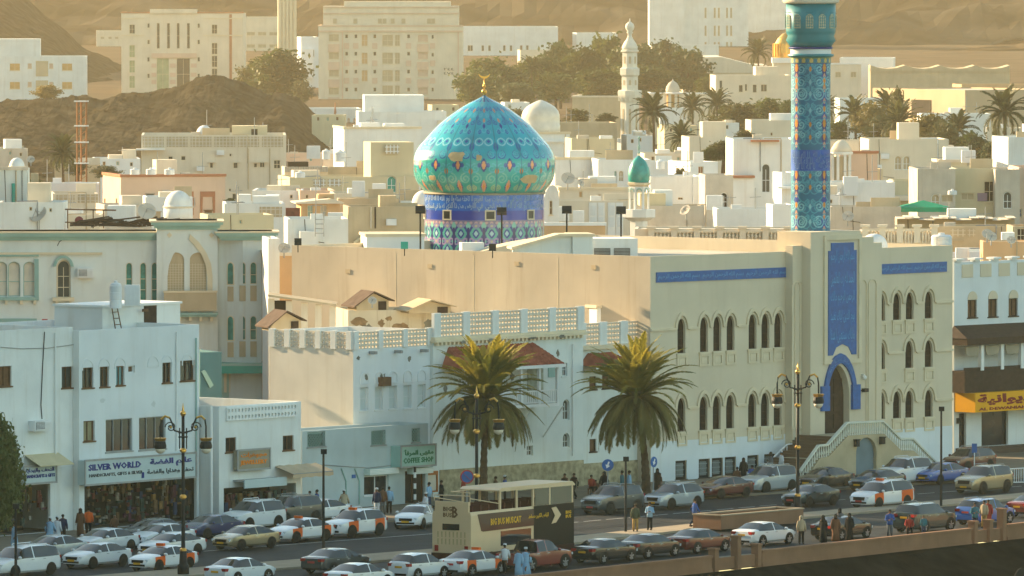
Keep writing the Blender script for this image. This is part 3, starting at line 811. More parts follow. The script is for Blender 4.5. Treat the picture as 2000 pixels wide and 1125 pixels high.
tile_m = attr_mat('glazed_tile', 0.22, 0.5, 0.35)
tile_r = attr_mat('satin_tile', 0.42, 0.4)
# ---- dome
DD = 598.0
dsc = SC(DD)
dc = at(946, 490, DD)
dz = lambda py: at(946, py, DD).z - dc.z
dome = thing('tiled_dome', 'large turquoise onion dome with arabesque tiles on a blue calligraphy drum', 'dome', dc, 0)
prof_px = [(378, 112), (369, 122), (360, 129.5), (352, 134), (343, 136.8), (334, 138.5), (322, 139.5), (311, 138.8), (302, 136.5), (293, 132.5), (283, 126), (273, 116.5), (258, 103.5), (243, 89), (228, 70.5), (214, 51), (203, 33), (195, 17), (189, 5), (186, 2)]
zr = [(w_ / dsc, dz(py)) for py, w_ in prof_px]
NV, GU, NG = 200, 38, 17
L_ = [0]
for (r0, z0), (r1, z1) in zip(zr, zr[1:]): L_.append(L_[-1] + math.hypot(r1 - r0, z1 - z0))
S_ = np.linspace(0, L_[-1], NV)
rings = list(zip(np.interp(S_, L_, [r for r, z in zr]), np.interp(S_, L_, [z for r, z in zr])))
gw = 2 * math.pi * 5.2 / NG
T = Tile(GU, NV, gw, L_[-1], TQ)
h = L_[-1]
wide = np.array([r for r, z in rings])[:, None]
f_ = T.V / h
T.c = rgb('16a3b4') * (1 - f_[..., None]) + rgb('0a9cb0') * f_[..., None]
T.put((f_ < .30), rgb('1fa5a0'))
T.put((f_ < .14), rgb('2aa398'))
PALE, NAVY = rgb('49afc0'), rgb('12509a')
u = gw / 2
for k in (-1, 1):
    T.spiral(u + k * .62, h * .33, .36, .04, NAVY, k); T.spiral(u + k * .60, h * .335, .28, .035, PALE, k)
    T.ringp(u + k * .40, h * .445, .33, .05, rgb('8ccbd2')); T.spiral(u + k * .5, h * .545, .28, .04, PALE, k); T.spiral(u + k * .45, h * .54, .21, .035, NAVY, k)
    T.spiral(u + k * .55, h * .635, .30, .05, rgb('0b5f9a'), -k); T.spiral(u + k * .62, h * .23, .36, .045, PALE, -k)
    T.blob(u + k * .32, h * .255, .16, .2, NAVY, 1.3); T.blob(u + k * .40, h * .45, .15, .15, NAVY, 1.4)
    T.spiral(u + k * .55, h * .155, .4, .05, rgb('6fbcb0'), k); T.spiral(u + k * .85, h * .075, .28, .05, rgb('9ab48c'), k)
    T.spiral(u + k * .5, h * .72, .3, .05, PALE, k); T.spiral(u + k * .6, h * .80, .3, .06, rgb('0b5f9a'), k)
T.ringp(u, h * .555, .22, .05, PALE)
NAVY = rgb('1c3a86')
for v in (.255, .09): T.blob(u, h * v, .27, .5, NAVY, 1.4)
T.blob(u, h * .255, .14, .34, ORG * .5 + PINK * .6, 1.5); T.blob(u, h * .09, .18, .58, PINK, 1.5); T.blob(u, h * .09, .08, .24, ORG, 1.5)
T.blob(u, h * .60, .16, .3, NAVY, 1.4); T.blob(u, h * .66, .16, .28, PINK * .8, 1.5); T.blob(u, h * .78, .24, .3, PINK * .7, 1.5)
T.blob(0, h * .40, .22, .5, rgb('0b5f9a'), 1.4); T.blob(0, h * .69, .2, .4, rgb('0b5f9a'), 1.4); T.blob(0, h * .21, .16, .25, ORG * .7, 1.4)
T.put(np.abs(T.du(0)) < .05, rgb('0e7c8c'))
T.put((f_ > .90) & (np.abs(T.du(u)) < .5), NAVY * .5 + TQ2 * .5)
T.band(0, h * .018, rgb('5a6a4a'))
d_o = obj('dome_shell', grid_mesh('dome_shell', rings, GU * NG, np.tile(T.c, (1, NG, 1)), -math.pi / 2 - math.pi / NG), dome); d_o.data.materials.append(tile_m)
d_o.data.shade_smooth()
bare = M('bare_dome_mortar', (0.52, 0.40, 0.22), 0.9, 0.15, 2.0)
def patch(px, py, wp, hp, seed):
    rr_ = random.Random(seed); z = dz(py)
    n = 14
    ang0 = math.asin(max(-1, min(1, (px - 946) / np.interp(z, [q[1] for q in zr], [q[0] for q in zr]) / dsc)))
    rz_ = float(np.interp(z, [q[1] for q in zr], [q[0] for q in zr]))
    vs2 = []
    for i in range(n):
        t = 2 * math.pi * i / n
        k = (1 / max(abs(math.cos(t)), abs(math.sin(t)))) ** .8 * rr_.uniform(.78, 1.08)
        zz = z + math.sin(t) * k * hp / 2 / dsc
        aa = ang0 + math.cos(t) * k * wp / 2 / dsc / (rz_ * max(.4, math.cos(ang0)))
        r_ = float(np.interp(zz, [q[1] for q in zr], [q[0] for q in zr])) + .02
        vs2.append((r_ * math.sin(aa), -r_ * math.cos(aa), zz))
    mid = []
    for fr_ in (.66, .33, 0):
        for v in vs2:
            z3 = z + (v[2] - z) * fr_; a3 = ang0 + (math.atan2(v[0], -v[1]) - ang0) * fr_
            r3 = float(np.interp(z3, [q[1] for q in zr], [q[0] for q in zr])) + .03; mid.append((r3 * math.sin(a3), -r3 * math.cos(a3), z3))
    b = MB().add(vs2 + mid, [(k * n + i, k * n + (i + 1) % n, (k + 1) * n + (i + 1) % n, (k + 1) * n + i) for k in range(3) for i in range(n)])
    rad = [Vector((v[0], v[1], 0)).normalized() * .07 for v in vs2]
    b.add(vs2 + [tuple(Vector(v) - q) for v, q in zip(vs2, rad)], [(i, i + n, (i + 1) % n + n, (i + 1) % n) for i in range(n)])
    b.build('bare_patch', bare, dome)
patch(892, 303, 32, 19, 1); patch(936, 305, 11, 12, 2); patch(1034, 347, 34, 17, 3); patch(846, 345, 14, 11, 4)
# drum
dr = 117 / dsc
zb0, zt0 = dz(520), dz(378)
NV2, GU2, NG2 = 110, 30, 24
S2 = np.linspace(zb0, zt0, NV2)
T = Tile(GU2, NV2, 2 * math.pi * dr / NG2, zt0 - zb0, rgb('1a3a86'))
hh = zt0 - zb0; P_ = lambda py: dz(py) - zb0
uw = T.wu
T.band(P_(441), P_(437), rgb('20398a')); T.band(P_(437), P_(427), rgb('7c7494')); T.band(P_(427), P_(409), rgb('0438a0')); T.band(P_(409), P_(378), rgb('0b62bc'))
for k in range(3): T.blob(uw * (k + .5) / 3, P_(432), uw * .12, .10, rgb('c7a0a0'), 1.3)
for v in (453, 483, 513):
    T.blob(uw / 2, P_(v), uw * .42, .62, rgb('58b0a0'), 1.2); T.blob(uw / 2, P_(v), uw * .24, .36, rgb('1a3390'), 1.2); T.blob(uw / 2, P_(v), uw * .13, .2, rgb('a8cfd0'), 1.2)
for v in (438, 468, 498):
    T.blob(uw / 2, P_(v), uw * .3, .2, rgb('8a86b0'), 1.3); T.blob(0, P_(v), uw * .18, .3, rgb('7cc0b0'), 1.2); T.blob(uw * .5, P_(v), uw * .1, .1, rgb('c0b890'), 1.2)
for k in (.2, .8): T.ringp(uw * k, P_(468), .2, .06, rgb('a890b8'))
T.put((np.abs(T.du(0)) < .07) & (T.V < P_(441)), rgb('24206a'))
dm = obj('drum', grid_mesh('drum', [(dr, z) for z in S2], GU2 * NG2, np.tile(T.c, (1, NG2, 1)), -math.pi / 2), dome); dm.data.materials.append(tile_m)
MB().lathe([(dr - .25, zt0 - .02), (dr + .1, zt0), (dr + .1, zt0 + .12), (dr - .3, zt0 + .2)], 64).build('drum_ring', M('drum_ring_tile', (0.30, 0.26, 0.18), 0.5), dome, smooth=True)
def wrapd(zc, a0):
    def fn(X, Y, Z):
        a = a0 + X / dr
        return np.stack([(dr + .015) * np.sin(a), -(dr + .015) * np.cos(a), zc + Z], 1)
    return fn
callig = M('white_calligraphy', (0.50, 0.66, 0.80), 0.5)
for k, txt in enumerate(('الله لا اله الا هو الحي', 'القيوم لا تاخذه سنة ولا نوم', 'له ما في السماوات وما', 'في الارض من ذا الذي')):
    for row, (py, hgt) in enumerate(((387, .52), (401, .52))):
        lettering(arabic(txt), callig, dm, 0, 0, 0, dr * .66, hgt * 1.25, 0.03, 0.006, fn=wrapd(dz(py), R(-60 + 40 * ((k + row * 2) % 4))))
for px in (874, 958, 1036, 828):
    a = math.asin(max(-.99, min(.99, (px - 946) / 117)))
    fr = Matrix.Rotation(a, 4, 'Z')
    o = MB().ring(outline('rect', .78, .74), outline('rect', .6, .56, 0, .09), -dr - .06, -dr + .1, fr).build('drum_window', trim, dome, (0, 0, dz(427)))
    MB().add([(-.3, -dr - .005, .09), (.3, -dr - .005, .09), (.3, -dr - .005, .65), (-.3, -dr - .005, .65)], [(0, 1, 2, 3)], fr).build('pane', glassd, o)
fin = MB().ball((0, 0, dz(179)), 5.5 / dsc).ball((0, 0, dz(168)), 3.6 / dsc).tube([(0, 0, dz(190)), (0, 0, dz(152))], .05)
fo = fin.build('finial', gold, dome, smooth=True)
cr = MB(); no = 14; o_, i_ = [], []
for k in range(no + 1):
    t = R(200 + 140 * k / no * 1.0 + 0); t2 = R(190 + 160 * k / no)
    o_.append((math.cos(t2) * 11.5 / dsc, math.sin(t2) * 11.5 / dsc)); i_.append((math.cos(R(196 + 148 * k / no)) * 11.2 / dsc, math.sin(R(196 + 148 * k / no)) * 7.2 / dsc))
cr.ring(o_, i_, -.06, .06, Matrix.Translation((0, 0, dz(142))), closed=False)
cr.build('crescent', gold, fo)
# ---- tiled minaret
mp = mos.world(mos.f(1584, 520)[0], 3.0, 0)
mD = mp.y
mc = at(1583, 520, mD)
msc = SC(mD)
mz = lambda py: at(1583, py, mD).z - mc.z
mina = thing('tiled_minaret', 'tall round minaret clad in turquoise tiles with orange flower motifs', 'minaret', mc, 0)
mr = 38.5 / msc
v0, v1 = mz(520), mz(124)
NVm, GUm = 620, 52
T = Tile(GUm, NVm, 2 * math.pi * mr / 4, v1 - v0, rgb('036687'))
q = lambda py: mz(py) - v0
W4 = T.wu
for k in range(9):
    T.blob(W4 * .25, q(470 - k * 40), .24, .8, rgb('123f96'), 1.4)
cu, cb = W4 * .25, W4 * .75
PL, PL2 = rgb('74b2be'), rgb('3f92a6')
rows_ = [(490, 1), (462, 2), (432, 3), (402, 2), (365, 1), (343, 4), (268, 4), (243, 1), (215, 2), (183, 3), (160, 2), (135, 1)]
for py, kd in rows_:
    v = q(py)
    for s_ in (-1, 1):
        if kd in (1, 2): T.spiral(cu + s_ * .42, v, .34, .05, PL, s_); T.ringp(cu + s_ * .42, v, .36, .035, PL2)
        if kd == 3: T.ringp(cu + s_ * .45, v, .38, .05, PL); T.spiral(cu + s_ * .45, v, .26, .045, PL, -s_)
        if kd == 4: T.ringp(cu + s_ * .3, v, .42, .045, PL2); T.spiral(cu + s_ * .52, v + .2, .25, .045, PL, s_)
        T.spiral(cb + s_ * .24, v + .3, .2, .04, PL2, s_); T.ringp(cb + s_ * .3, v - .2, .26, .035, PL2)
    if kd in (1, 4): T.blob(cu, v, .26, .55, rgb('2a2c70'), 1.4)
    T.blob(cu, v + (.1 if kd != 3 else .5), .12 if kd != 1 else .15, .32 if kd != 2 else .22, ORG, 1.7)
    T.blob(cu, v - .5, .12, .22, PINK, 1.5); T.blob(cb, v, .09, .2, ORG * .8 if kd in (1, 4) else PL, 1.5)
    T.line(cu, v - .5, cu + .5, v - 1.0, .035, PL2); T.line(cu, v - .5, cu - .5, v - 1.0, .035, PL2)
T.band(q(333), q(292), rgb('0a58b0'))
sh = obj('shaft', grid_mesh('shaft', [(mr, z) for z in np.linspace(v0, v1, NVm)], GUm * 4, np.tile(T.c, (1, 4, 1)), math.radians(-160)), mina); sh.data.materials.append(tile_r)
for k, t in enumerate(('لا اله الا الله', 'محمد رسول الله')):
    for row, py in enumerate((302, 313, 323)):
        def fnm(X, Y, Z, k=k, row=row, py=py):
            a = R(-38 + 76 * k + row * 8) + X / mr
            return np.stack([(mr + .015) * np.sin(a), -(mr + .015) * np.cos(a), mz(py) + Z], 1)
        lettering(arabic(t), M('lilac_calligraphy', (0.24, 0.42, 0.64), 0.5), sh, 0, 0, 0, mr * 1.15, .5, 0.004, 0.006, fn=fnm)
T = Tile(24, 40, 2 * math.pi * mr / 16, mz(112) - v1, rgb('6a8a5c'))
T.blob(T.wu / 2, T.wv / 2, .2, .16, rgb('2c7088'), 1.3); T.blob(0, T.wv / 2, .14, .2, rgb('c2a860'), 1.3); T.band(0, .07, rgb('1b4a7c'))
bnd = obj('pattern_band', grid_mesh('pattern_band', [(mr + .03, z) for z in np.linspace(v1, mz(112), 40)], 24 * 16, np.tile(T.c, (1, 16, 1))), mina); bnd.data.materials.append(tile_r)
teal = M('teal_tile', (0.006, 0.21, 0.25), 0.4, 0.12, 1.0, spec=0.5)
MB().lathe([(mr + .03, mz(112)), (mr + .22, mz(110)), (mr + .25, mz(107)), (mr + .08, mz(105))], 48).build('ring_moulding', teal, mina, smooth=True)
MB().lathe([(mr + .05, mz(105)), (mr + .05, mz(95.5))], 48, cap=False).build('white_collar', whitep, mina, smooth=True)
MB().lathe([(mr + .05, mz(95.4)), (mr + .16, mz(95)), (mr + .16, mz(92.5)), (mr + .05, mz(92))], 48).build('blue_collar', M('navy_tile', (0.01, 0.03, 0.22), 0.4), mina, smooth=True)
gr = 48.5 / msc
gal = [(mr + .06, mz(92)), (mr + .18, mz(86)), (mr + .36, mz(79)), (gr - .12, mz(70)), (gr - .02, mz(64)), (gr, mz(60)), (gr, mz(7))]
MB().lathe(gal, 16 * 3).build('gallery', teal, mina, smooth=True)
MB().lathe([(gr, mz(7)), (gr + .18, mz(6)), (gr + .24, mz(3)), (gr + .24, mz(-3)), (gr - .1, mz(-4))], 48).build('gallery_cornice', cream, mina)
gm = M('pale_pierced_screen', (0.55, 0.52, 0.36), 0.8, 0.3, 8.0)
for k in range(12):
    a = R(-5 + 30 * k); fr = Matrix.Rotation(a, 4, 'Z')
    o = MB().prism(outline('round', .52, mz(27) - mz(55)), -gr - .03, -gr + .08, fr).build('gallery_window', gm, mina, (0, 0, mz(55)))
    b = MB()
    for i in range(3): b.box(-.16 + i * .16 - .02, -.16 + i * .16 + .02, -gr - .05, -gr - .02, .05, (mz(27) - mz(55)) * .85, fr)
    for i in range(6): b.box(-.24, .24, -gr - .045, -gr - .025, .1 + i * .2, .14 + i * .2, fr)
    b.build('screen_bars', teal, o)
top = [(1.3, mz(-4)), (1.3, mz(-60)), (1.9, mz(-64)), (1.9, mz(-72)), (1.5, mz(-74)), (1.75, mz(-92)), (1.5, mz(-112)), (.8, mz(-132)), (.1, mz(-146)), (.04, mz(-165))]
MB().lathe(top, 32).build('lantern', teal, mina, smooth=True)
# ---- things on the mosque roof
def roof_box(name, label, cat, px0, px1, pt_, pb_, D, mat, dep=2.0, ang=0, group=None, cap=None):
    c = at((px0 + px1) / 2, pb_, D); s_ = SC(D)
    w_, h_ = (px1 - px0) / s_, (pb_ - pt_) / s_
    o = thing(name, label, cat, c, R(ang), group)
    MB().box(-w_ / 2, w_ / 2, 0, dep, 0, h_).build('body', mat, o)
    if cap: MB().box(-w_ / 2 - .12, w_ / 2 + .12, -.12, dep + .12, h_ + .003, h_ + .2).build('cap', cap, o)
    return o
o = roof_box('roof_pavilion', 'white flat roofed roof pavilion left of the tiled dome drum', 'pavilion', 716, 829, 462, 500, 588, whitep, 5, 6, cap=trim)
o = roof_box('plant_room', 'white plant room on the mosque roof with two dark louvred grilles', 'plant room', 1147, 1246, 466, 502, 576, white, 4, 8)
for px in (1176, 1215):
    w_ = 32 / SC(576); c = (px - 1196.5) / SC(576)
    g_ = MB().box(c - w_ / 2, c + w_ / 2, -.05, -.003, .08, .62).build('louvre_grille', darkin, o)
    lm = MB().box(c - w_ / 2, c + w_ / 2, -.09, -.052, 0, .05).mesh('slat', steel)
    for k in range(5): obj('slat', lm, g_, (0, 0, .12 + k * .1))
o = roof_box('stair_head', 'pale grey stair head with sloping roof on the mosque', 'stair head', 1118, 1158, 462, 502, 572, aqua, 3, 8, cap=trim)
x_ = -40 / 2 / SC(572)
MB().prism([(x_ - 4.2, 0.0), (x_ - .02, 0), (x_ - .02, 1.45), (x_ - .9, 1.45), (x_ - 4.2, .55)], .2, .5).build('sloping_cheek', aqua, o)
MB().prism([(x_ - 4.3, .56), (x_ - .9, 1.46), (x_ - .02, 1.46), (x_ - .02, 1.62), (x_ - .95, 1.62), (x_ - 4.3, .72)], -.1, 2.4).build('sloping_roof', trim, o)
o = roof_box('roof_bench', 'white rendered box against the foot of the tiled drum', 'box', 902, 946, 474, 490, 579, whitep, 1.2, 10)
sk = thing('vault_roof', 'long low pale vaulted roof light beside the tiled drum', 'roof light', at(1000, 492, 578), R(14))
n = 10
MB().prism([(-2.4, 0), (3.6, 0), (3.6, .95), (2.2, .9), (.6, .66), (-1.2, .3)], 0, 2.6).build('body', trim, sk)
wd = thing('white_dome', 'small white dome on the mosque roof behind the portal', 'dome', at(1707, 490, mos.world(20, 9, 0).y + 4))
rr_ = 27 / SC(wd.location.y)
MB().lathe([(rr_ * 1.02, -1), (rr_ * 1.02, .25), (rr_, .3)] + [(rr_ * math.cos(t * math.pi / 20), .3 + rr_ * .95 * math.sin(t * math.pi / 20)) for t in range(1, 10)] + [(.02, .3 + rr_ * .95)], 32).build('shell', whitep, wd, smooth=True)
def water_tank(px, pyt, pyb, wpx, D, label, group='rooftop water tanks', kind='round', mat=None):
    c = at(px, pyb, D); s_ = SC(D); r_, h_ = wpx / 2 / s_, (pyb - pyt) / s_
    o = thing('water_tank', label, 'water tank', c, 0, group)
    if kind == 'round':
        MB().lathe([(r_, 0), (r_, h_ * .3), (r_ * .96, h_ * .33), (r_, h_ * .36), (r_, h_ * .62), (r_ * .96, h_ * .65), (r_, h_ * .68), (r_, h_ * .86), (r_ * .8, h_ * .97), (r_ * .3, h_)], 20).build('shell', mat or plastic, o, smooth=False)
        MB().lathe([(r_ * .3, h_), (r_ * .3, h_ + .12), (.02, h_ + .14)], 12).build('lid', mat or plastic, o)
    else:
        MB().box(-r_, r_, 0, r_ * 1.6, 0, h_).build('shell', mat or plastic, o)
        n = max(2, int(wpx / 7))
        rm = cached(('rib', round(h_, 2)), lambda: MB().box(-.04, .04, -.05, -.002, .05, h_ - .05).mesh('rib'))
        for k in range(n): obj('rib', rm, o, (-r_ + 2 * r_ * (k + .5) / n, 0, 0), 0, mat or plastic)
        MB().box(-r_ * .98, r_ * .98, .02, r_ * 1.58, h_ + .003, h_ + .1).build('lid', mat or plastic, o)
    return o
water_tank(1839, 458, 486, 41, mos.world(MW - 1, 3, 0).y, 'squat white drum tank behind the mosque parapet at its far corner', None)
def floodpole(px, pyt, pyb, D, label):
    o = thing('floodlight_post', label, 'floodlight', at(px, pyb, D)); h_ = (pyb - pyt) / SC(D)
    MB().tube([(0, 0, -.6), (0, 0, h_)], .07, 6).build('post', black, o)
    MB().box(-.35, .35, -.25, .2, 0, .42, Matrix.Translation((0, 0, h_)) @ Matrix.Rotation(R(-25), 4, 'X')).build('lamp_head', black, o)
floodpole(821, 415, 478, 586, 'dark floodlight on a post left of the tiled drum')
floodpole(980, 418, 490, 582, 'dark floodlight post standing in front of the tiled drum')
floodpole(1107, 415, 466, 590, 'black floodlight post right of the tiled dome')
floodpole(1213, 416, 470, 590, 'slim floodlight post above the louvred plant room')
for px, lab in ((790, 'small green floodlight on the edge of the plain mosque side wall'), (962, 'small floodlight on the wall edge below the drum'), (582, 'small floodlight at the far left end of the mosque side wall')):
    D = {790: 573, 962: 569.5, 582: 580}[px]
    o = thing('floodlight', lab, 'floodlight', at(px, {790: 486, 962: 490, 582: 479}[px], D))
    MB().box(-.25, .25, -.2, .1, 0, .5).build('lamp_head', jade if px == 790 else black, o); MB().tube([(0, 0, -.5), (0, 0, .1)], .04, 6).build('bracket', black, o)
# ================================================================ BUILDINGS ALONG THE CORNICHE
def goods(b, x0, x1, y, z0, z1, n, seed, name='goods'):
    """Small wares hung and stacked in a shop opening: one part of kind stuff per colour."""
    r = random.Random(seed)
    cols = [(0.12, 0.03, 0.025), (0.14, 0.08, 0.04), (0.035, 0.05, 0.10), (0.28, 0.25, 0.20), (0.10, 0.03, 0.05), (0.24, 0.14, 0.05), (0.04, 0.07, 0.06), (0.06, 0.045, 0.035)]
    for k, c in enumerate(cols):
        m = MB()
        for i in range(n // len(cols)):
            x, z = r.uniform(x0, x1), r.uniform(z0, z1)
            w_, h_ = r.choice(((.18, .25), (.3, .8), (.12, .18), (.5, .12), (.25, .5)))
            h_ = min(h_, z1 - z); yy = y + r.uniform(0, .9)
            if h_ > .05: m.box(x - w_ / 2, x + w_ / 2, yy, yy + r.uniform(.04, .2), z, z + h_)
        o = m.build(name, M('ware_%d' % k, c, 0.7, 0.4, 4.0), b.e if isinstance(b, Bld) else b); o['kind'] = 'stuff'
def drain(b, px, pyt, pyb, mat=whitep, r_=0.05):
    x, z1 = b.f(px, pyt); z0 = b.f(px, pyb)[1]
    b.part('drain_pipe', MB().tube([(x, -.09, z0), (x, -.09, z1)], r_, 6), mat)
def ac_unit(b, px, py, wpx, hpx, label, y=0.0):
    r = b.rect(px, py, wpx, hpx, y)
    o = thing('air_conditioner', label, 'air conditioner', b.world(r[0], y - .002, r[1]), b.ang)
    MB().box(-r[2] / 2, r[2] / 2, -.55, 0, 0, r[3]).build('casing', plastic, o)
    MB().box(-r[2] * .42, r[2] * .1, -.57, -.553, r[3] * .15, r[3] * .85).build('grille', darkin, o)
    lm = MB().box(-r[2] * .42, r[2] * .46, -.6, -.572, 0, .04).mesh('louvre', plastic)
    for k in range(6): obj('louvre', lm, o, (0, 0, r[3] * (.15 + .12 * k)))
    return o
def dish(px, py, rpx, D, label, az=20, el=35, mat=None, group='rooftop satellite dishes'):
    r_ = rpx / SC(D)
    o = thing('satellite_dish', label, 'satellite dish', at(px, py, D), R(az), group)
    fr = Matrix.Rotation(R(90 - el), 4, 'X')
    pf = [(.02, 0), (r_ * .35, r_ * .03), (r_ * .7, r_ * .13), (r_, r_ * .27)]
    MB().lathe(pf + [(r_ * .98, r_ * .29), (r_ * .68, r_ * .16), (.02, r_ * .03)], 20, fr, cap=False).build('bowl', mat or M('dish_grey', (0.55, 0.50, 0.42), 0.6), o, smooth=True)
    b = MB().tube([fr @ Vector((0, 0, 0)), fr @ Vector((0, 0, r_ * .8))], .03, 5)
    for k in range(3):
        a = 2 * math.pi * k / 3; b.tube([fr @ Vector((r_ * .95 * math.cos(a), r_ * .95 * math.sin(a), r_ * .27)), fr @ Vector((0, 0, r_ * .8))], .02, 4)
    b.build('feed_arm', steel, o)
    MB().tube([(0, .05, -r_ * 1.5), (0, .05, 0)], .06, 6).build('mast', steel, o)
    return o
def sign_board(b, name, label, cat, px0, px1, pyt, pyb, y, dep, mat, frame=None):
    x0, z1 = b.f(px0, pyt, y); x1, _ = b.f(px1, pyt, y); z0 = b.f(px0, pyb, y)[1]
    o = thing(name, label, cat, b.world(x0, y, z0), b.ang)
    MB().box(0, x1 - x0, 0, dep, 0, z1 - z0).build('board', mat, o)
    if frame: MB().ring([(-.06, -.06), (x1 - x0 + .06, -.06), (x1 - x0 + .06, z1 - z0 + .06), (-.06, z1 - z0 + .06)], [(.06, .06), (x1 - x0 - .06, .06), (x1 - x0 - .06, z1 - z0 - .06), (.06, z1 - z0 - .06)], -.05, -.002).build('frame', frame, o)
    return o, x1 - x0, z1 - z0
# ---------------------------------------------------------------- silver shop building
b1 = Bld('corner_shop_building', 'plain white three storey building over the silver and handicraft shop', 'building', G(155, 1040), 53)
w1 = b1.f(389, 830)[0]; h1 = b1.f(157, 646)[1]
for cx, cy_, wp, hp, k, pn in ((171.5, 738, 22, 40, 'rect', glassd), (204, 736, 18, 40, 'rect', glassd), (235, 734, 16, 38, 'rect', M('teal_shutter', (0.16, 0.34, 0.36), 0.6)), (326, 728, 18, 40, 'rect', glass), (366, 724, 28, 40, 'rect', glass), (257, 721, 13, 14, 'rect', brown), (174, 842, 22, 40, 'rect', M('tan_shutter', (0.30, 0.27, 0.16), 0.7))):
    b1.win(b1.rect(cx, cy_, wp, hp), k, pn, brown if hp > 20 else whitep, 2 if wp > 14 else 1, 1, .16)
for cx, cy_ in ((232.5, 850), (297.5, 846)): b1.win(b1.rect(cx, cy_, 52, 64), 'rect', glass, steel, 3, 1, .14)
opn = (b1.f(165, 1000)[0], b1.f(384, 1000)[0], b1.f(270, 945)[1])
b1.hf.append(('rect', (opn[0] + opn[1]) / 2, 0.14, opn[1] - opn[0], opn[2] + .5))
b1.shell(w1, 12, h1, white2, .7, smat=white)
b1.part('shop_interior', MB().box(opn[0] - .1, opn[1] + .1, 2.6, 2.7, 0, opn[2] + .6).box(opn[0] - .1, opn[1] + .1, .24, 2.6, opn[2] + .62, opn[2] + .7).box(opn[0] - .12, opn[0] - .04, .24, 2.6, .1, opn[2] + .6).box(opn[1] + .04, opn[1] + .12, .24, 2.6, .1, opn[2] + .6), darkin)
goods(b1, opn[0], opn[1], .3, .2, opn[2] + .2, 230, 3)
for r in (171.5, 204, 235, 326, 366, 299.5):
    q_ = b1.rect(r, 709 - (r - 170) * .05, 22, 10)
    b1.part('blind_arch', MB().ring(outline('round', 1.15, .75, q_[0], q_[1] - .3), outline('round', .98, .62, q_[0], q_[1] - .3), -.03, -.001), white2)
drain(b1, 343, 648, 880); drain(b1, 381, 660, 900, mint)
so, sw, sh_ = sign_board(b1, 'shop_sign', 'long white sign with blue lettering above the silver shop', 'sign', 166, 383, 900, 948, -.75, .6, M('sign_grey_white', (0.46, 0.55, 0.56), 0.5, 0.06), steel)
lb, ldk = M('deep_blue_lettering', (0.012, 0.03, 0.20), 0.5), M('dark_lettering', (0.03, 0.05, 0.07), 0.5)
lettering('SILVER WORLD', lb, so, sw * .265, -.01, sh_ * .70, sw * .47, sh_ * .27, 0.03)
lettering('HANDICRAFTS, GIFTS & SILVER', ldk, so, sw * .275, -.01, sh_ * .36, sw * .48, sh_ * .16, 0.02)
lettering(arabic('عالم الفضة'), lb, so, sw * .77, -.01, sh_ * .70, sw * .38, sh_ * .36, 0.04)
lettering(arabic('تحف وهدايا والفضة'), ldk, so, sw * .765, -.01, sh_ * .33, sw * .42, sh_ * .24, 0.02)
MB().box(sw * .505, sw * .525, -.03, -.005, sh_ * .12, sh_ * .36).build('emblem', lb, so)
ph = b1.part('roof_house', MB().box(b1.f(200, 640, 5)[0], b1.f(352, 640, 5)[0], 5, 9, h1 - .7, b1.f(270, 597, 5)[1]), white)
x, z, w_, h_ = b1.rect(293, 618, 24, 42, 5)
MB().box(x - w_ / 2, x + w_ / 2, 4.95, 4.998, z, z + h_).build('door', wood, b1.e)
MB().box(x - w_ / 2 - .55, x - w_ / 2 - .02, 4.6, 4.7, z + h_ * .75, z + h_ * .88).build('door_hood', brown, b1.e)
MB().box(b1.f(200, 640, 5)[0] - .1, b1.f(352, 640, 5)[0] + .1, 4.9, 9.1, b1.f(270, 597, 5)[1] + .003, b1.f(270, 597, 5)[1] + .14).build('roof_slab', whitep, b1.e)
lad = thing('ladder', 'short wooden ladder leaning on the roof house of the silver shop building', 'ladder', b1.world(b1.f(229, 637, 4.6)[0], 4.5, b1.f(229, 637, 4.6)[1] - .2), b1.ang)
for s_ in (-.3, .3): MB().tube([(s_, 0, 0), (s_ * .85, .4, 1.7)], .04, 5).build('rail', brown, lad)
for k in range(4): MB().tube([(-.29, .08 + .1 * k, .3 + .4 * k), (.29, .08 + .1 * k, .3 + .4 * k)], .03, 5).build('rung', brown, lad)
D1 = b1.world(6, 7, 0).y
water_tank(226, 552, 602, 24, D1, 'tall white tank with an inlet pipe on the roof house of the silver shop')
water_tank(258, 560, 597, 30, D1 + 1, 'boxy white tank beside the tall tank on the roof house', kind='box')
# left neighbour
b0 = Bld('white_shop_building', 'cream white shop building with brown shuttered windows left of the silver shop', 'building', b1.world(-13.0, .5, 0), 53)
w0 = 13.0 - .02; h0 = b0.f(60, 643)[1]
for cx, cy_, wp, hp, pn in ((10, 735, 25, 40, brown), (131.5, 737, 22, 42, glassd)): b0.win(b0.rect(cx, cy_, wp, hp), 'rect', pn, brown, 2, 1, .14)
o0 = (0.4, w0 - 2.2, b0.f(60, 952)[1])
b0.hf.append(('rect', (o0[0] + o0[1]) / 2, .14, o0[1] - o0[0], o0[2]))
b0.shell(w0, 12, h0, white, .6)
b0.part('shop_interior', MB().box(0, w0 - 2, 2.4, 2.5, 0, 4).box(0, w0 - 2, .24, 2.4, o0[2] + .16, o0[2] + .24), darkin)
goods(b0, o0[0], o0[1], .3, .2, o0[2] - .1, 110, 5)
drain(b0, 106, 650, 900)
b0.part('cable', MB().tube([(b0.f(p, q)[0], -.05, b0.f(p, q)[1]) for p, q in ((86, 648), (82, 720), (79, 790), (81, 818))], .03, 5), black)
b0.part('cable', MB().tube([(b0.f(p, q)[0], -.05, b0.f(p, q)[1]) for p, q in ((0, 678), (40, 681), (90, 680), (150, 672))], .025, 5), steel)
ac_unit(b0, 71, 831, 32, 20, 'caged window air conditioner on the cream wall left of the silver shop')
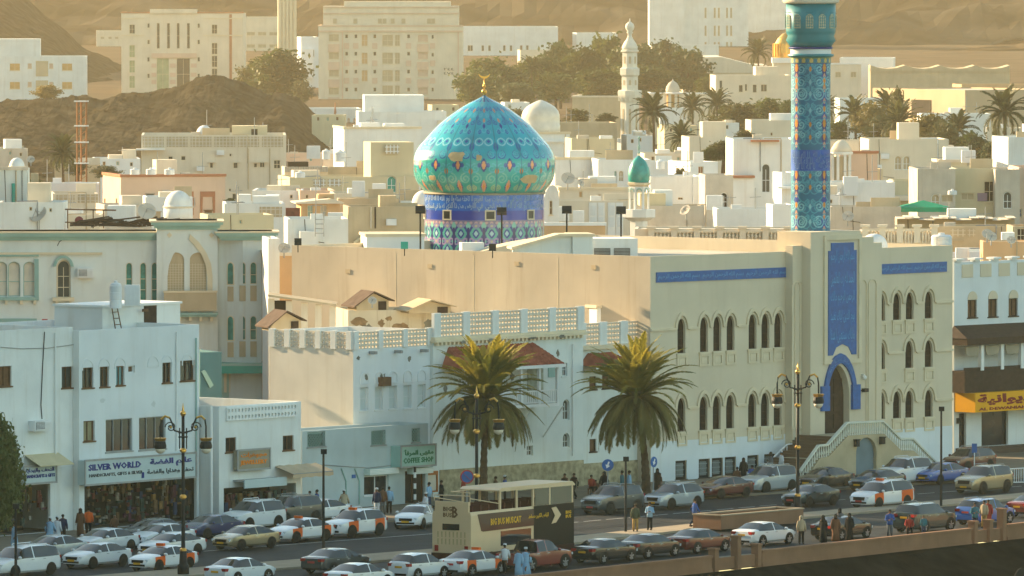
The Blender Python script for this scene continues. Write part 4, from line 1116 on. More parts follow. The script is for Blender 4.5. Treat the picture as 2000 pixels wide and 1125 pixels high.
so, sw, sh_ = sign_board(b0, 'shop_sign', 'pale sign with blue lettering over the far left handicraft shop', 'sign', 47, 110, 912, 946, -.6, .5, M('sign_grey_white', (0.46, 0.55, 0.56), 0.5, 0.06), steel)
lettering(arabic('التحف والهدايا'), lb, so, sw * .5, -.01, sh_ * .74, sw * .86, sh_ * .30, 0.02)
lettering('HANDICRAFTS & GIFTS', lb, so, sw * .5, -.01, sh_ * .42, sw * .9, sh_ * .2, 0.03)
aw = thing('shop_awning', 'cream canvas awning over the far left shop sign', 'awning', b0.world(b0.f(48, 900)[0], 0, b0.f(48, 912)[1]), b0.ang)
MB().prism([(0, 0), (0, .7), (0.04, .7), (0.04, 0)], 0, .01).build('fixing', steel, aw)
wv = b0.f(114, 900)[0] - b0.f(48, 900)[0]
MB().add([(0, 0, .75), (wv, 0, .75), (wv, -1.3, .1), (0, -1.3, .1), (0, 0, .70), (wv, 0, .70), (wv, -1.3, .05), (0, -1.3, .05)], [(0, 1, 2, 3), (7, 6, 5, 4), (3, 2, 6, 7), (0, 3, 7, 4), (2, 1, 5, 6)]).build('canvas', M('cream_canvas', (0.55, 0.47, 0.30), 0.9), aw)
# ---------------------------------------------------------------- ornate building behind
DB = 606.0
b2 = Bld('ornate_building', 'pale ornate building with mint cornices and pointed arch bays behind the silver shop', 'building', at(-40, 700, DB), 3)
b2.o.z = 0; b2.e.location.z = 0
WW = b2.f(330, 600)[0]; HL = b2.f(150, 452)[1]
for cx in (2, 27.5, 57.5): b2.win(b2.rect(cx, 545, 24, 68), 'low', lattice_m, mint, 1, 2, .22)
b2.win(b2.rect(124, 545, 28, 76), 'pointed', glassd, trim, 2, 3, .3, fw=.12)
for cx in (252, 279.5, 302): b2.win(b2.rect(cx, 550, 12.5, 74), 'pointed', M('jade_glass', (0.05, 0.26, 0.22), 0.3, .4, 2.0), trim, 1, 3, .2, fw=.05)
b2.shell(WW, 4.5, HL, aqua, 0)
cor = [(-.0, 0), (-.18, .1), (-.22, .26), (-.40, .36), (-.46, .55), (0, .55)]
def cornice(b, x0, x1, y, z, name='cornice', dep=4.4):
    o = MB()
    for (ya, za), (yb, zb2) in zip(cor, cor[1:]):
        if abs(zb2 - za) < .01: continue
        o.box(x0 + ya, x1 - ya, y + yb, y + .4, z - .8 + za, z - .8 + zb2 - .002)
    return b.part(name, o, mint), b.part('cornice_top', MB().box(x0 - .5, x1 + .5, y - .52, y + dep, z - .25, z - .14), trim)
cornice(b2, -.5, WW - .02, 0, HL + .14)
b2.part('cable', MB().tube([(b2.f(p, q)[0], -.04, b2.f(p, q)[1]) for p, q in ((112, 480), (116, 472), (126, 466))], .03, 5), black)
ledge = b2.part('ledge', MB().box(0, b2.f(200, 495)[0], -.22, -.002, b2.f(100, 497)[1], b2.f(100, 497)[1] + .16), trim)
x, z, w_, h_ = b2.rect(35, 582, 80, 9)
b2.part('window_sill', MB().box(b2.f(-10, 580)[0], b2.f(76, 580)[0], -.3, 0, z, z + .25), mint)
b2.part('window_surround', MB().box(b2.f(70.5, 545)[0] - .12, b2.f(73, 545)[0] + .1, -.16, -.002, z + .26, b2.f(60, 506)[1]), mint)
b2.part('window_surround', MB().box(b2.f(-10, 545)[0], b2.f(73, 545)[0] + .1, -.18, -.003, b2.f(60, 509)[1] + .3, b2.f(60, 502)[1] + .25), mint)
for cx in (12, 42, 68): MB().box(b2.f(cx, 587)[0] - .1, b2.f(cx, 587)[0] + .1, -.28, -.002, z - .28, z - .003).build('corbel', trim, b2.e)
r = b2.rect(124, 542, 28, 76)
b2.part('window_surround', MB().ring(outline('pointed', 1.5, 3.3, r[0], r[1] - .2)[2:], outline('pointed', 1.08, 2.9, r[0], r[1])[2:], -.18, -.001, closed=False), mint)
b2.part('window_sill', MB().box(r[0] - .8, r[0] + .8, -.35, 0, r[1] - .3, r[1] - .02), trim)
for k in (-.5, .5): MB().box(r[0] + k - .08, r[0] + k + .08, -.3, 0, r[1] - .6, r[1] - .303).build('corbel', trim, b2.e)
ac_unit(b2, 167, 533, 31, 19, 'white window air conditioner beside the pointed window of the ornate building')
for x0p, x1p, yt, yb in ((-20, 72, 622, 634), (106, 146, 625, 634)):
    b2.part('window_hood', MB().box(b2.f(x0p, 630)[0], b2.f(x1p, 630)[0], -.25, 0, b2.f(50, yb)[1], b2.f(50, yt)[1]), mint)
b2.part('shop_board', MB().box(b2.f(82, 628)[0], b2.f(93, 628)[0], -.1, 0, b2.f(82, 632)[1], b2.f(82, 623)[1]), M('red_board', (0.4, 0.05, 0.04), 0.6))
# arched tower bay
TY = -.8
tx0, tx1, tz = b2.f(306, 600, TY)[0], b2.f(425, 600, TY)[0], b2.f(360, 431, TY)[1]
big = []
for cx in (343.5, 387): big.append(b2.rect(cx, 532, 33, 78, TY))
tb = MB().sheet([(tx0, 0), (tx1, 0), (tx1, tz), (tx0, tz)], [outline('low', r[2], r[3], r[0], r[1]) for r in big], .35, Matrix.Translation((0, TY, 0)))
tb.add([(tx0, TY, 0), (tx0, 4, 0), (tx0, 4, tz), (tx0, TY, tz), (tx1, TY, 0), (tx1, 4, 0), (tx1, 4, tz), (tx1, TY, tz)], [(0, 3, 2, 1), (4, 5, 6, 7), (3, 7, 6, 2)])
b2.part('tower_bay', tb, aqua)
for r in big:
    o = b2.part('lattice_screen', MB().prism(outline('low', r[2] - .02, r[3] - .02, r[0], r[1] + .01), TY + .2, TY + .26), tanp)
    b = MB()
    for k in range(1, 6): b.box(r[0] - r[2] / 2 + r[2] * k / 6 - .02, r[0] - r[2] / 2 + r[2] * k / 6 + .02, TY + .16, TY + .2, r[1] + .02, r[1] + r[3] * .72)
    for k in range(1, 12): b.box(r[0] - r[2] / 2, r[0] + r[2] / 2, TY + .165, TY + .197, r[1] + r[3] * k / 16 - .015, r[1] + r[3] * k / 16 + .015)
    b.build('lattice_bars', sand, o)
pm_ = [b2.f(*p, TY) for p in ((415, 570), (415, 540), (412, 515), (403, 493), (388, 472), (371, 457))]
pi_ = [b2.f(*p, TY) for p in ((405, 570), (405, 540), (402, 518), (394, 498), (382, 482), (369, 467))]
b2.part('arch_moulding', MB().ring(pm_, pi_, TY - .12, TY - .001, closed=False), trim)
mx_ = b2.f(366, 500, TY)[0]
b2.part('arch_moulding', MB().ring([(2 * mx_ - p, q) for p, q in pm_], [(2 * mx_ - p, q) for p, q in pi_], TY - .05, TY - .001, closed=False), aqua)
for px in (331, 413):
    x, z = b2.f(px, 459, TY); b2.part('boss', MB().prism([(x - .2, z), (x, z - .2), (x + .2, z), (x, z + .2)], TY - .08, TY - .001), trim)
cornice(b2, tx0, tx1, TY, tz + .14, dep=4.7)
bx0, bx1 = b2.f(320, 590, TY)[0], b2.f(423, 590, TY)[0]
bz0, bz1 = b2.f(370, 607, TY)[1], b2.f(370, 571, TY)[1]
b2.part('balcony_front', MB().box(bx0, bx1, TY - .7, TY - .6, bz0, bz1), tanp)
b2.part('balcony_rail', MB().box(bx0 - .05, bx1 + .05, TY - .75, TY - .55, bz1 + .003, bz1 + .15), trim)
b2.part('balcony_floor', MB().box(bx0 - .1, bx1 + .1, TY - .85, TY - .003, bz0 - .28, bz0 - .12).box(bx0, bx1, TY - .75, TY - .003, bz0 - .42, bz0 - .283), mint)
for k in range(5):
    x = bx0 + (bx1 - bx0) * (k + .5) / 5
    MB().box(x - .1, x + .1, TY - .65, TY - .003, bz0 - .75, bz0 - .423).build('corbel', trim, b2.e)
# right bay, canted
RX0, RX1, RZ = b2.f(424, 600, 0)[0], b2.f(532, 600, 0)[0], b2.f(480, 451, 0)[1]
cant = 1.1
fa_, fb_ = RX0 + 1.9, RX1
rb = MB()
rh = []
jg = M('jade_glass', (0.05, 0.26, 0.22), 0.3, .4, 2.0)
for cx in (473.5, 495):
    for yt, yb, p in ((512, 555, jg), (617, 664, jg)):
        rh.append((b2.rect(cx, (yt + yb) / 2, 12.5, yb - yt, -cant), p))
rb.sheet([(fa_, 0), (fb_, 0), (fb_, RZ), (fa_, RZ)], [outline('pointed', q_[0][2], q_[0][3], q_[0][0], q_[0][1]) for q_ in rh], .3, Matrix.Translation((0, -cant, 0)))
rb.add([(RX0, 0, 0), (fa_, -cant, 0), (fa_, -cant, RZ), (RX0, 0, RZ), (fb_, -cant, 0), (fb_, 3, 0), (fb_, 3, RZ), (fb_, -cant, RZ), (RX0, 3, RZ)], [(0, 1, 2, 3), (4, 5, 6, 7), (3, 2, 7, 6, 8)])
b2.part('canted_bay', rb, aqua)
for q_, p in rh:
    b2.win(q_, 'pointed', p, trim, 1, 2, .2, hole=False, y=-cant, fw=.05)
    MB().box(q_[0] - q_[2] / 2, q_[0] + q_[2] / 2, -cant - .06, -cant - .001, q_[1] - 1.25, q_[1] - .1).build('tan_panel', tanp, b2.e)
fm_ = Matrix.Translation((RX0, 0, 0)) @ Matrix.Rotation(-math.atan2(cant, 1.9), 4, 'Z')
for zt_, zb_ in ((512, 555), (617, 664)):
    z1_, z0_ = b2.f(447, zt_)[1], b2.f(447, zb_)[1]
    MB().ring(outline('pointed', .62, z1_ - z0_ + .1, 1.15, z0_ - .05), outline('pointed', .46, z1_ - z0_ - .06, 1.15, z0_ + .03), -.05, -.001, fm_).build('window', trim, b2.e)
    MB().prism(outline('pointed', .47, z1_ - z0_ - .06, 1.15, z0_ + .03), -.02, -.0015, fm_).build('window_pane', jg, b2.e)
    MB().box(.9, 1.4, -.05, -.001, z0_ - 1.25, z0_ - .15, fm_).build('tan_panel', tanp, b2.e)
cornice(b2, RX0 + .3, RX1, -cant, RZ + .14, dep=3.9)
jc0, jc1 = b2.f(432, 720, -2.2)[0], b2.f(552, 720, -2.2)[0]
z1_, z0_ = b2.f(490, 710, -2.2)[1], b2.f(490, 729, -2.2)[1]
jc = b2.part('jade_canopy', MB().box(jc0, jc1, -2.6, 0, z0_, z1_), jade)
MB().box(jc0, jc1, -2.62, -2.603, z1_ - .16, z1_ + .04).build('canopy_trim', mint, jc)
b2.part('recess_wall', MB().box(jc0, RX1 - .3, -.5, -.3, z0_ - 5, z0_), mint)
for k, px in enumerate((440, 450, 460)):
    x = b2.f(px, 745, -.5)[0]; MB().box(x - .1, x + .1, -.56, -.502, z0_ - 1.5, z0_ - .1).build('shutter_post', sand, b2.e)
b2.part('red_door', MB().box(b2.f(472, 745, -.5)[0], b2.f(485, 745, -.5)[0], -.56, -.503, z0_ - 3, z0_ - .3), M('red_door_paint', (0.25, 0.05, 0.03), 0.7))
b2.part('dark_shopfront', MB().box(b2.f(487, 745, -.5)[0], RX1 - .32, -.56, -.503, z0_ - 3, z0_ - .2), darkin)
pg_ = thing('pigeon', 'dark pigeon perched on the jade canopy', 'pigeon', b2.world(b2.f(515, 708, -2.2)[0], -2.3, z1_))
pgm = MB().ball((0, 0, .12), .11, sq=(1.5, .9, .9)).ball((.16, 0, .25), .06).add([(-.12, .05, .12), (-.12, -.05, .12), (-.34, 0, .08)], [(0, 1, 2)]).mesh('body', black, True)
obj('body', pgm, pg_)
# teal stair wall between the buildings
tw = Bld('teal_wall_house', 'narrow teal rendered house squeezed between the silver shop and the jade canopy', 'house', at(391, 900, 560), 20)
tw.o.z = 0; tw.e.location.z = 0
tw.shell(tw.f(433, 800)[0], 5, tw.f(410, 688)[1], M('teal_render', (0.07, 0.17, 0.20), 0.85, .1, .5, .2), .3)
tw.part('stair_string', MB().prism([tw.f(p, q) for p, q in ((392, 725), (399, 722), (416, 752), (409, 758))], -.15, -.002), mint)
# ---------------------------------------------------------------- small white shop
b3 = Bld('low_shop_building', 'low white shop building with pierced parapet and orange lettered sign', 'building', G(428, 1022), 52)
w3, h3 = b3.f(588, 900)[0], b3.f(430, 794)[1]
for cx, cy_, wp, hp in ((451, 869, 21, 29), (563, 865, 21, 29)): b3.win(b3.rect(cx, cy_, wp, hp), 'rect', darkin, brown, 2, 1, .12)
o3 = (b3.f(437, 980)[0], w3 - .5, b3.f(500, 950)[1])
b3.hf.append(('rect', (o3[0] + o3[1]) / 2, .14, o3[1] - o3[0], o3[2] - .1))
b3.shell(w3, 9, h3, white, .8)
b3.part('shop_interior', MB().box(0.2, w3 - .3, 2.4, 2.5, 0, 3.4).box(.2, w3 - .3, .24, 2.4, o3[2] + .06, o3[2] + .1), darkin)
goods(b3, o3[0], o3[1], .25, .2, o3[2] - .4, 130, 7)
m_ = pierced(b3.f(577, 800)[0] - b3.f(441, 800)[0], .85, 'ring', .34, .12)
b3.part('pierced_parapet', MB().add(m_.v, m_.f, Matrix.Translation((b3.f(441, 800)[0], -.13, h3 - .95))), whitep)['kind'] = 'stuff'
so, sw, sh_ = sign_board(b3, 'shop_sign', 'tan box sign with orange lettering on the low white shop', 'sign', 464, 527, 880, 919, -.45, .35, M('sign_tan', (0.30, 0.27, 0.20), 0.6), steel)
lo_ = M('orange_lettering', (0.75, 0.22, 0.02), 0.5)
lettering(arabic('مجوهرات'), lo_, so, sw * .5, -.01, sh_ * .72, sw * .8, sh_ * .30, 0.03)
lettering('JEWELLERY', lo_, so, sw * .5, -.01, sh_ * .34, sw * .84, sh_ * .28, 0.04)
x0_, x1_ = b3.f(455, 945)[0], b3.f(537, 945)[0]
aw = thing('shop_canopy', 'pale fascia canopy under the tan sign of the low shop', 'canopy', b3.world(x0_, 0, b3.f(455, 953)[1]), b3.ang)
MB().box(0, x1_ - x0_, -1.0, -.9, 0, .55).build('fascia', M('sign_grey_white', (0.46, 0.55, 0.56), 0.5, 0.06), aw)
MB().box(0, x1_ - x0_, -.9, -.003, .4, .5).build('top', steel, aw)
x0_, x1_ = b3.f(537, 915)[0], b3.f(616, 915)[0]
aw = thing('striped_awning', 'sagging pale fabric awning at the right end of the low shop', 'awning', b3.world(x0_, 0, b3.f(540, 921)[1]), b3.ang)
am = MB(); nn = 9
am.add([(i * (x1_ - x0_) / nn, 0, .35 + .05 * (i % 2)) for i in range(nn + 1)] + [(i * (x1_ - x0_) / nn, -1.5, -.1 + .06 * (i % 2)) for i in range(nn + 1)] + [(i * (x1_ - x0_) / nn, -1.52, -.4 + .06 * (i % 2)) for i in range(nn + 1)], [(k * (nn + 1) + i, k * (nn + 1) + i + 1, (k + 1) * (nn + 1) + i + 1, (k + 1) * (nn + 1) + i) for k in range(2) for i in range(nn)])
am.build('canvas', M('peach_canvas', (0.52, 0.40, 0.27), 0.9), aw)
MB().tube([(0, -1.5, -.1), (x1_ - x0_, -1.5, -.1)], .03, 5).build('awning_bar', steel, aw)
pp_ = b3.world(-1.0, -.2, 0)
o = thing('white_pipe', 'thin white pipe standing between the silver shop and the low shop', 'pipe', pp_)
MB().tube([(0, 0, 0), (0, 0, (990 - 758) / SC(pp_.y))], .09, 8).build('pipe', whitep, o)
# ---------------------------------------------------------------- white house with pierced parapet and its lean-to coffee shop
b4 = Bld('white_corner_house', 'white corner house with pierced block parapet and blind arched windows', 'house', G(690, 986), 50)
w4, h4 = b4.f(842, 900)[0], b4.f(691, 683)[1]
pale = M('blind_window_infill', (0.58, 0.66, 0.66), 0.9, .08)
for k, cx in enumerate((711.5, 740.5, 768, 796, 823.5)):
    b4.win(b4.rect(cx, 779 - k * 1.4, 16, 46), 'rect', pale, white2, 1, 2, .2)
    q_ = b4.rect(cx, 739 - k * 1.4, 17, 24)
    b4.part('blind_arch', MB().ring(outline('round', q_[2], q_[3], q_[0], q_[1]), outline('round', q_[2] - .16, q_[3] - .16, q_[0], q_[1] + .08), -.06, -.001), white2)
d4 = b4.s(527, 760)[0]
b4.shell(w4, d4, h4, white2, 0, smat=M('sun_tinted_white_plaster', (0.68, 0.64, 0.56), 0.9, .1, .3, .3, .1))  # side wall only: warmth of the low sun put into its colour
hp4 = 1.15
def screen_row(b, length, n, z, mat4, hh=hp4, kind='ring', post=.45):
    pm = cached(('post', round(hh, 2), post), lambda: MB().box(-post / 2, post / 2, -.12, .14, 0, hh + .06).mesh('parapet_post'))
    sw_ = (length - post * (n + 1)) / n
    sm_ = cached(('screen', round(sw_, 2), hh, kind), lambda: pierced(sw_, hh, kind).mesh('pierced_panel'))
    for i in range(n + 1):
        p = mat4 @ Vector((post / 2 + i * (sw_ + post), 0, z)); obj('parapet_post', pm, b.e, p, mat4.to_euler().z, white)
    for i in range(n):
        p = mat4 @ Vector((post + i * (sw_ + post), 0, z)); obj('pierced_panel', sm_, b.e, p, mat4.to_euler().z, lattice_m)
screen_row(b4, w4, 3, h4, Matrix.Identity(4))
screen_row(b4, d4 - .1, 5, h4, Matrix.Translation((0, d4, 0)) @ Matrix.Rotation(-math.pi / 2, 4, 'Z'))
b4.part('back_parapet', MB().box(.2, w4, d4 - .2, d4, h4, h4 + 1.1).box(w4 - .2, w4, .2, d4 - .2, h4 + .001, h4 + 1.1), white)
for k in range(3): 
    x, z = b4.f(722 + k * 50, 688 - k * 2); b4.part('water_spout', MB().box(x - .1, x + .1, -.6, 0, z - .12, z + .08), steel)
b4.part('old_ac_bracket', MB().box(b4.f(748, 740)[0] - .5, b4.f(748, 740)[0] + .4, -.4, -.003, b4.f(748, 745)[1] - .3, b4.f(748, 745)[1] + .3), brown)
bx = Bld('lean_to_shop', 'low blue grey lean-to with lattice windows and a coffee shop sign', 'shop', G(590, 1003), 50)
wx = bx.f(836, 960)[0]; hx = bx.f(592, 842)[1]
bg_ = M('blue_grey_plaster', (0.46, 0.54, 0.55), 0.9, .12, .4, .25, .1)
lw_ = [bx.rect(618, 858, 35, 30), bx.rect(739, 855, 28, 29), bx.rect(812, 850, 16, 28)]
for r in lw_: bx.win(r, 'rect', darkin, steel, 1, 1, .2)
sw1 = bx.rect(735, 948, 48, 38); dr1 = bx.rect(811, 952, 40, 66)
bx.win(sw1, 'rect', glass, whitep, 2, 1, .15); bx.win(dr1, 'rect', darkin, brown, 2, 1, .3, name='door')
bx.shell(wx, 2.6, hx, bg_, .25)
for r in lw_:
    b = MB(); n = 6
    for k in range(-n, n + 1):
        for s_ in (1, -1):
            p_, q_ = Vector((-r[2] / 2, 0, r[3] / 2 + k * r[3] / 4)), Vector((r[2] / 2, 0, r[3] / 2 + k * r[3] / 4 + s_ * r[2]))
            ts = [t for t in np.linspace(0, 1, 41) if 0 <= (p_ + (q_ - p_) * t).z <= r[3]]
            if len(ts) > 2: b.tube([p_ + (q_ - p_) * float(ts[0]), p_ + (q_ - p_) * float(ts[-1])], .025, 4)
    bx.part('window_lattice', MB().add(b.v, b.f, Matrix.Translation((r[0], .03, r[1]))), mint)
so, sw, sh_ = sign_board(bx, 'shop_sign', 'pale green box sign reading coffee shop above the lean-to door', 'sign', 783, 851, 872, 913, -.9, .88, M('sign_pale_green', (0.30, 0.50, 0.45), 0.5), steel)
lg_ = M('green_lettering', (0.0, 0.16, 0.07), 0.5)
lettering('COFFEE SHOP', lg_, so, sw * .5, -.01, sh_ * .30, sw * .86, sh_ * .26, 0.02)
lettering(arabic('مقهى المرفأ'), lg_, so, sw * .5, -.01, sh_ * .66, sw * .86, sh_ * .34, 0.03)
for (a_, b_, yt, lab) in ((711, 768, 916, 'white roller shutter housing over the coffee shop display window'), (795, 835, 914, 'white canopy box over the coffee shop door')):
    x0_, x1_ = bx.f(a_, yt)[0], bx.f(b_, yt)[0]
    o = thing('shutter_box', lab, 'canopy', bx.world(x0_, 0, bx.f(a_, yt + 12)[1]), bx.ang)
    MB().box(0, x1_ - x0_, -.5, -.003, 0, .4).build('casing', M('pale_green_white', (0.52, 0.64, 0.60), 0.6), o)
    sm_ = MB().box(0.02, x1_ - x0_ - .02, -.53, -.502, 0, .06).mesh('slat', whitep)
    for k in range(4): obj('slat', sm_, o, (0, 0, .03 + .095 * k))
for px in (666, 692):
    bx.part('wall_brace', MB().tube([(bx.f(px, 915)[0], -.05, bx.f(px, 915)[1]), (bx.f(px + 9, 940)[0], -.05, bx.f(px + 9, 940)[1]), (bx.f(px + 9, 985)[0], -.05, bx.f(px + 9, 985)[1])], .05, 5), mint)
bx.part('wall_sign', MB().box(bx.f(687, 930)[0], bx.f(694, 930)[0], -.04, 0, bx.f(690, 934)[1], bx.f(690, 927)[1]), blue)
bx.part('cable', MB().tube([(bx.f(p, q)[0], -.03, bx.f(p, q)[1]) for p, q in ((598, 906), (660, 910), (720, 914), (770, 908))], .03, 5), steel)
st = bx.world(*[bx.f(779, 1008)[0], -1.4, .13])
o = thing('striped_post', 'black and white striped post at the pavement edge by the coffee shop', 'post', st)
for k in range(7): MB().lathe([(.09, k * .36), (.09, k * .36 + .36)], 10).build('band', whitep if k % 2 else black, o)
o = thing('notice_frame', 'orange framed notice board right of the coffee shop door', 'notice board', bx.world(bx.f(848, 950)[0], .35, bx.f(848, 962)[1]), bx.ang)
MB().ring([(-.7, 0), (.7, 0), (.7, 1.4), (-.7, 1.4)], [(-.58, .1), (.58, .1), (.58, 1.15), (-.58, 1.15)], -.1, .02).build('frame', M('orange_wood', (0.40, 0.14, 0.04), 0.7), o); MB().box(-.57, .57, -.03, .0, .11, 1.14).build('panel', lattice_m, o)
# ---------------------------------------------------------------- merchant house with balcony
b5 = Bld('merchant_house', 'old pale blue merchant house with red tiled balcony roof and pierced parapet', 'house', G(846, 975), 50)
w5, h5 = b5.f(1139, 900)[0], b5.f(850, 669)[1]
for cx, cy_, wp, hp, k in ((1106, 800, 13, 40, 'round'), (1106, 860, 13, 28, 'round'), (1035, 880, 12, 20, 'rect'), (1103, 722, 10, 26, 'rect')): b5.win(b5.rect(cx, cy_, wp, hp), k, glassd, aqua, 2, 2, .15)
b5.shell(w5, 10, h5, aqua, 0)
screen_row(b5, w5, 5, h5 + .35, Matrix.Identity(4), 1.55, 'ring', .7)
b5.part('cornice', MB().box(-.15, w5 + .15, -.35, .3, h5 + .003, h5 + .16).box(-.05, w5 + .05, -.2, .3, h5 + .163, h5 + .348), trim)
dm_ = cached('dentil', lambda: MB().box(-.09, .09, -.28, -.01, -.2, 0).mesh('dentil', trim))
for k in range(int(w5 / .42)): obj('dentil', dm_, b5.e, (.2 + k * .42, 0, h5))
drain(b5, 1117, 672, 890)
def hip(b, x0, x1, y0, y1, z0, z1, inset, name='tiled_roof'):
    """Hipped lean-to roof made of rows of pan tiles."""
    m = MB()
    A, B_, C, D_ = Vector((x0, y0, z0)), Vector((x1, y0, z0)), Vector((x1 - inset, y1, z1)), Vector((x0 + inset, y1, z1))
    o = b.part(name, MB().add([A, B_, C, D_, Vector((x0, y1, z0)), Vector((x1, y1, z0))], [(0, 1, 2, 3), (0, 3, 4), (1, 5, 2), (0, 4, 5, 1)]), terracotta)
    rows_, cols_ = 9, int((x1 - x0) / .34)
    for i in range(rows_):
        t0, t1 = i / rows_, (i + 1) / rows_
        L0, R0, L1, R1 = A.lerp(D_, t0), B_.lerp(C, t0), A.lerp(D_, t1), B_.lerp(C, t1)
        for j in range(cols_):
            if (j * 7 + i * 3) % 11 == 0: continue
            a, c = (j + .06) / cols_, (j + .94) / cols_
            up = Vector((0, -.05, .10))
            q_ = [L0.lerp(R0, a), L0.lerp(R0, c), L1.lerp(R1, c), L1.lerp(R1, a)]
            md = [q_[0].lerp(q_[1], .5) + up, q_[3].lerp(q_[2], .5) + up * .6]
            m.add([q_[0], md[0], q_[1], q_[2], md[1], q_[3]], [(0, 1, 4, 5), (1, 2, 3, 4), (0, 2, 1)])
    t_ = m.build('roof_tiles', terracotta, o); t_['kind'] = 'stuff'
    MB().box(x0 - .05, x1 + .05, y0 - .06, y0 + .02, z0 - .22, z0 - .01).build('eave_board', whitep, o)
    return o
bxa, bxb = b5.f(908, 740, -1.9)[0], b5.f(1090, 740, -1.9)[0]
rz0, rz1 = b5.f(1000, 716, -2.2)[1], b5.f(1000, 672, 0)[1]
hip(b5, bxa - .2, bxb + .35, -2.2, -.01, rz0, rz1, .7)
bz = b5.f(1050, 795, -1.9)[1]
b5.part('balcony_floor', MB().box(bxa, bxb, -2.0, -.003, bz, bz + .2), whitep)
bpm = cached('balpost', lambda: MB().box(-.09, .09, -.09, .09, 0, rz0 - bz - .25).mesh('balcony_post', whitep))
nb_ = 5
for k in range(nb_ + 1): obj('balcony_post', bpm, b5.e, (bxa + .1 + (bxb - bxa - .2) * k / nb_, -1.9, bz + .203))
b5.part('balcony_rail', MB().box(bxa + .2, bxb - .2, -1.95, -1.85, bz + 1.05, bz + 1.13).box(bxa + .2, bxb - .2, -1.94, -1.86, bz + .28, bz + .34), whitep)
bm_ = cached('balbar', lambda: MB().box(-.035, .035, -.03, .03, 0, .7).mesh('baluster', whitep))
for k in range(int((bxb - bxa) / .2)): obj('baluster', bm_, b5.e, (bxa + .2 + k * .2, -1.9, bz + .345))
b5.part('balcony_door', MB().box(b5.f(1030, 740)[0], b5.f(1060, 740)[0], -.06, -.002, bz + .2, bz + 2.6), M('pale_wood_door', (0.36, 0.38, 0.30), 0.8, .3, 3.0))
b5.part('balcony_window', MB().box(b5.f(1070, 728)[0], b5.f(1083, 728)[0], -.06, -.002, b5.f(1070, 737)[1], b5.f(1070, 718)[1]), mint)
for px in (880, 940, 1000, 1060):
    x = b5.f(px, 800)[0]; MB().tube([(x, -.05, bz - 2.2), (x, -1.8, bz - .05)], .06, 5).build('balcony_strut', whitep, b5.e)
b5.part('stone_base', MB().box(b5.f(858, 930)[0], w5, -.06, -.002, 0, b5.f(1000, 908)[1]), M('pitted_stone', (0.42, 0.36, 0.23), 0.95, .35, 2.5, .3, .5))
bl = b5.s(860, 640)[0]
up5 = Bld('peeling_wall_house', 'house with badly peeling ochre plaster behind the pierced parapets', 'house', at(680, 900, 572), 10)
up5.o.z = 0; up5.e.location.z = 0
peel = M('peeling_plaster', (0.60, 0.53, 0.40), .95, .1, .5, .95, .2, dirt=(0.30, 0.20, 0.11))
up5.shell(up5.f(880, 640)[0], 6, up5.f(700, 606)[1], peel, .5)
b55 = Bld('white_annex', 'narrow white annex with pierced parapet between the merchant house and mosque', 'house', b5.world(w5 + .02, .5, 0), 50)
w55 = b55.f(1266, 800)[0]; h55 = b55.f(1150, 683)[1]
for cx, cy_, wp, hp in ((1158, 748, 14, 26), (1183, 746, 14, 26), (1158, 870, 13, 25)): b55.win(b55.rect(cx, cy_, wp, hp), 'rect', brown, wood, 1, 1, .12)
b55.shell(w55 - .05, 8, h55, aqua, 0)
screen_row(b55, w55 - .05, 3, h55 + .3, Matrix.Identity(4), 1.5, 'ring', .8)
b55.part('cornice', MB().box(-.02, w55 - .06, -.35, .3, h55 + .003, h55 + .298), trim)
hip(b55, .1, b55.f(1262, 710, -1.2)[0] * .75, -1.6, -.01, b55.f(1165, 716, -1.6)[1], b55.f(1165, 690)[1], .9)
b55.part('stone_base', MB().box(.02, w55 - .06, -.06, -.002, 0, b55.f(1190, 902)[1]), M('pitted_stone', (0.42, 0.36, 0.23), 0.95, .35, 2.5, .3, .5))
ph5 = roof_box('roof_house', 'small white roof house with a curved vent pipe behind the annex parapet', 'roof house', 1160, 1241, 601, 660, 566, whitep, 3, 30, cap=trim)
# ---------------------------------------------------------------- right-hand white building with wooden balcony
b7 = Bld('white_arcade_building', 'white building with brown wooden balcony over a yellow shop sign', 'building', G(1863, 892), FA)
w7 = 22.0; h7 = b7.f(1868, 512)[1]
for k in range(5): b7.win(b7.rect(1899 + k * 40, 603 - k * 1.5, 18, 35), 'rect', brown, wood, 2, 1, .14)
sx = [(1873, 1887), (1917, 1969), (2003, 2050)]
for a_, b_ in sx: b7.hf.append(('rect', (b7.f(a_, 850)[0] + b7.f(b_, 850)[0]) / 2, .62, b7.f(b_, 850)[0] - b7.f(a_, 850)[0], b7.f(1900, 806)[1] - .62))
b7.shell(w7, 14, h7, white2, .9, smat=aqua)
b7.part('shopfront_glass', MB().box(.1, w7 - .2, .3, .34, .6, b7.f(1900, 800)[1]), glass)
for k in range(5):
    r = b7.rect(1899 + k * 40, 577 - k * 1.5, 18, 16)
    b7.part('blind_arch', MB().prism(outline('round', r[2], r[3], r[0], r[1]), -.06, -.001), sand)
pmm = cached('cap7', lambda: MB().box(-.3, .3, -.12, .32, 0, .12).box(-.45, .45, -.25, .45, .123, .26).mesh('parapet_cap', whitep))
for k in range(6): obj('parapet_cap', pmm, b7.e, (b7.f(1871 + 36 * k, 512)[0], 0, h7 + .002))
for k in range(5):
    x = b7.f(1889 + 36 * k, 512)[0]; b7.part('parapet_panel', MB().box(x - .62, x + .62, -.05, -.001, h7 - 1.15, h7 - .2), sand)
BY = -1.5
bx0 = b7.f(1884, 700, BY)[0]
zr0, zr1, zp0, zp1 = b7.f(1950, 658, BY)[1], b7.f(1950, 632)[1], b7.f(1950, 764, BY)[1], b7.f(1950, 722, BY)[1]
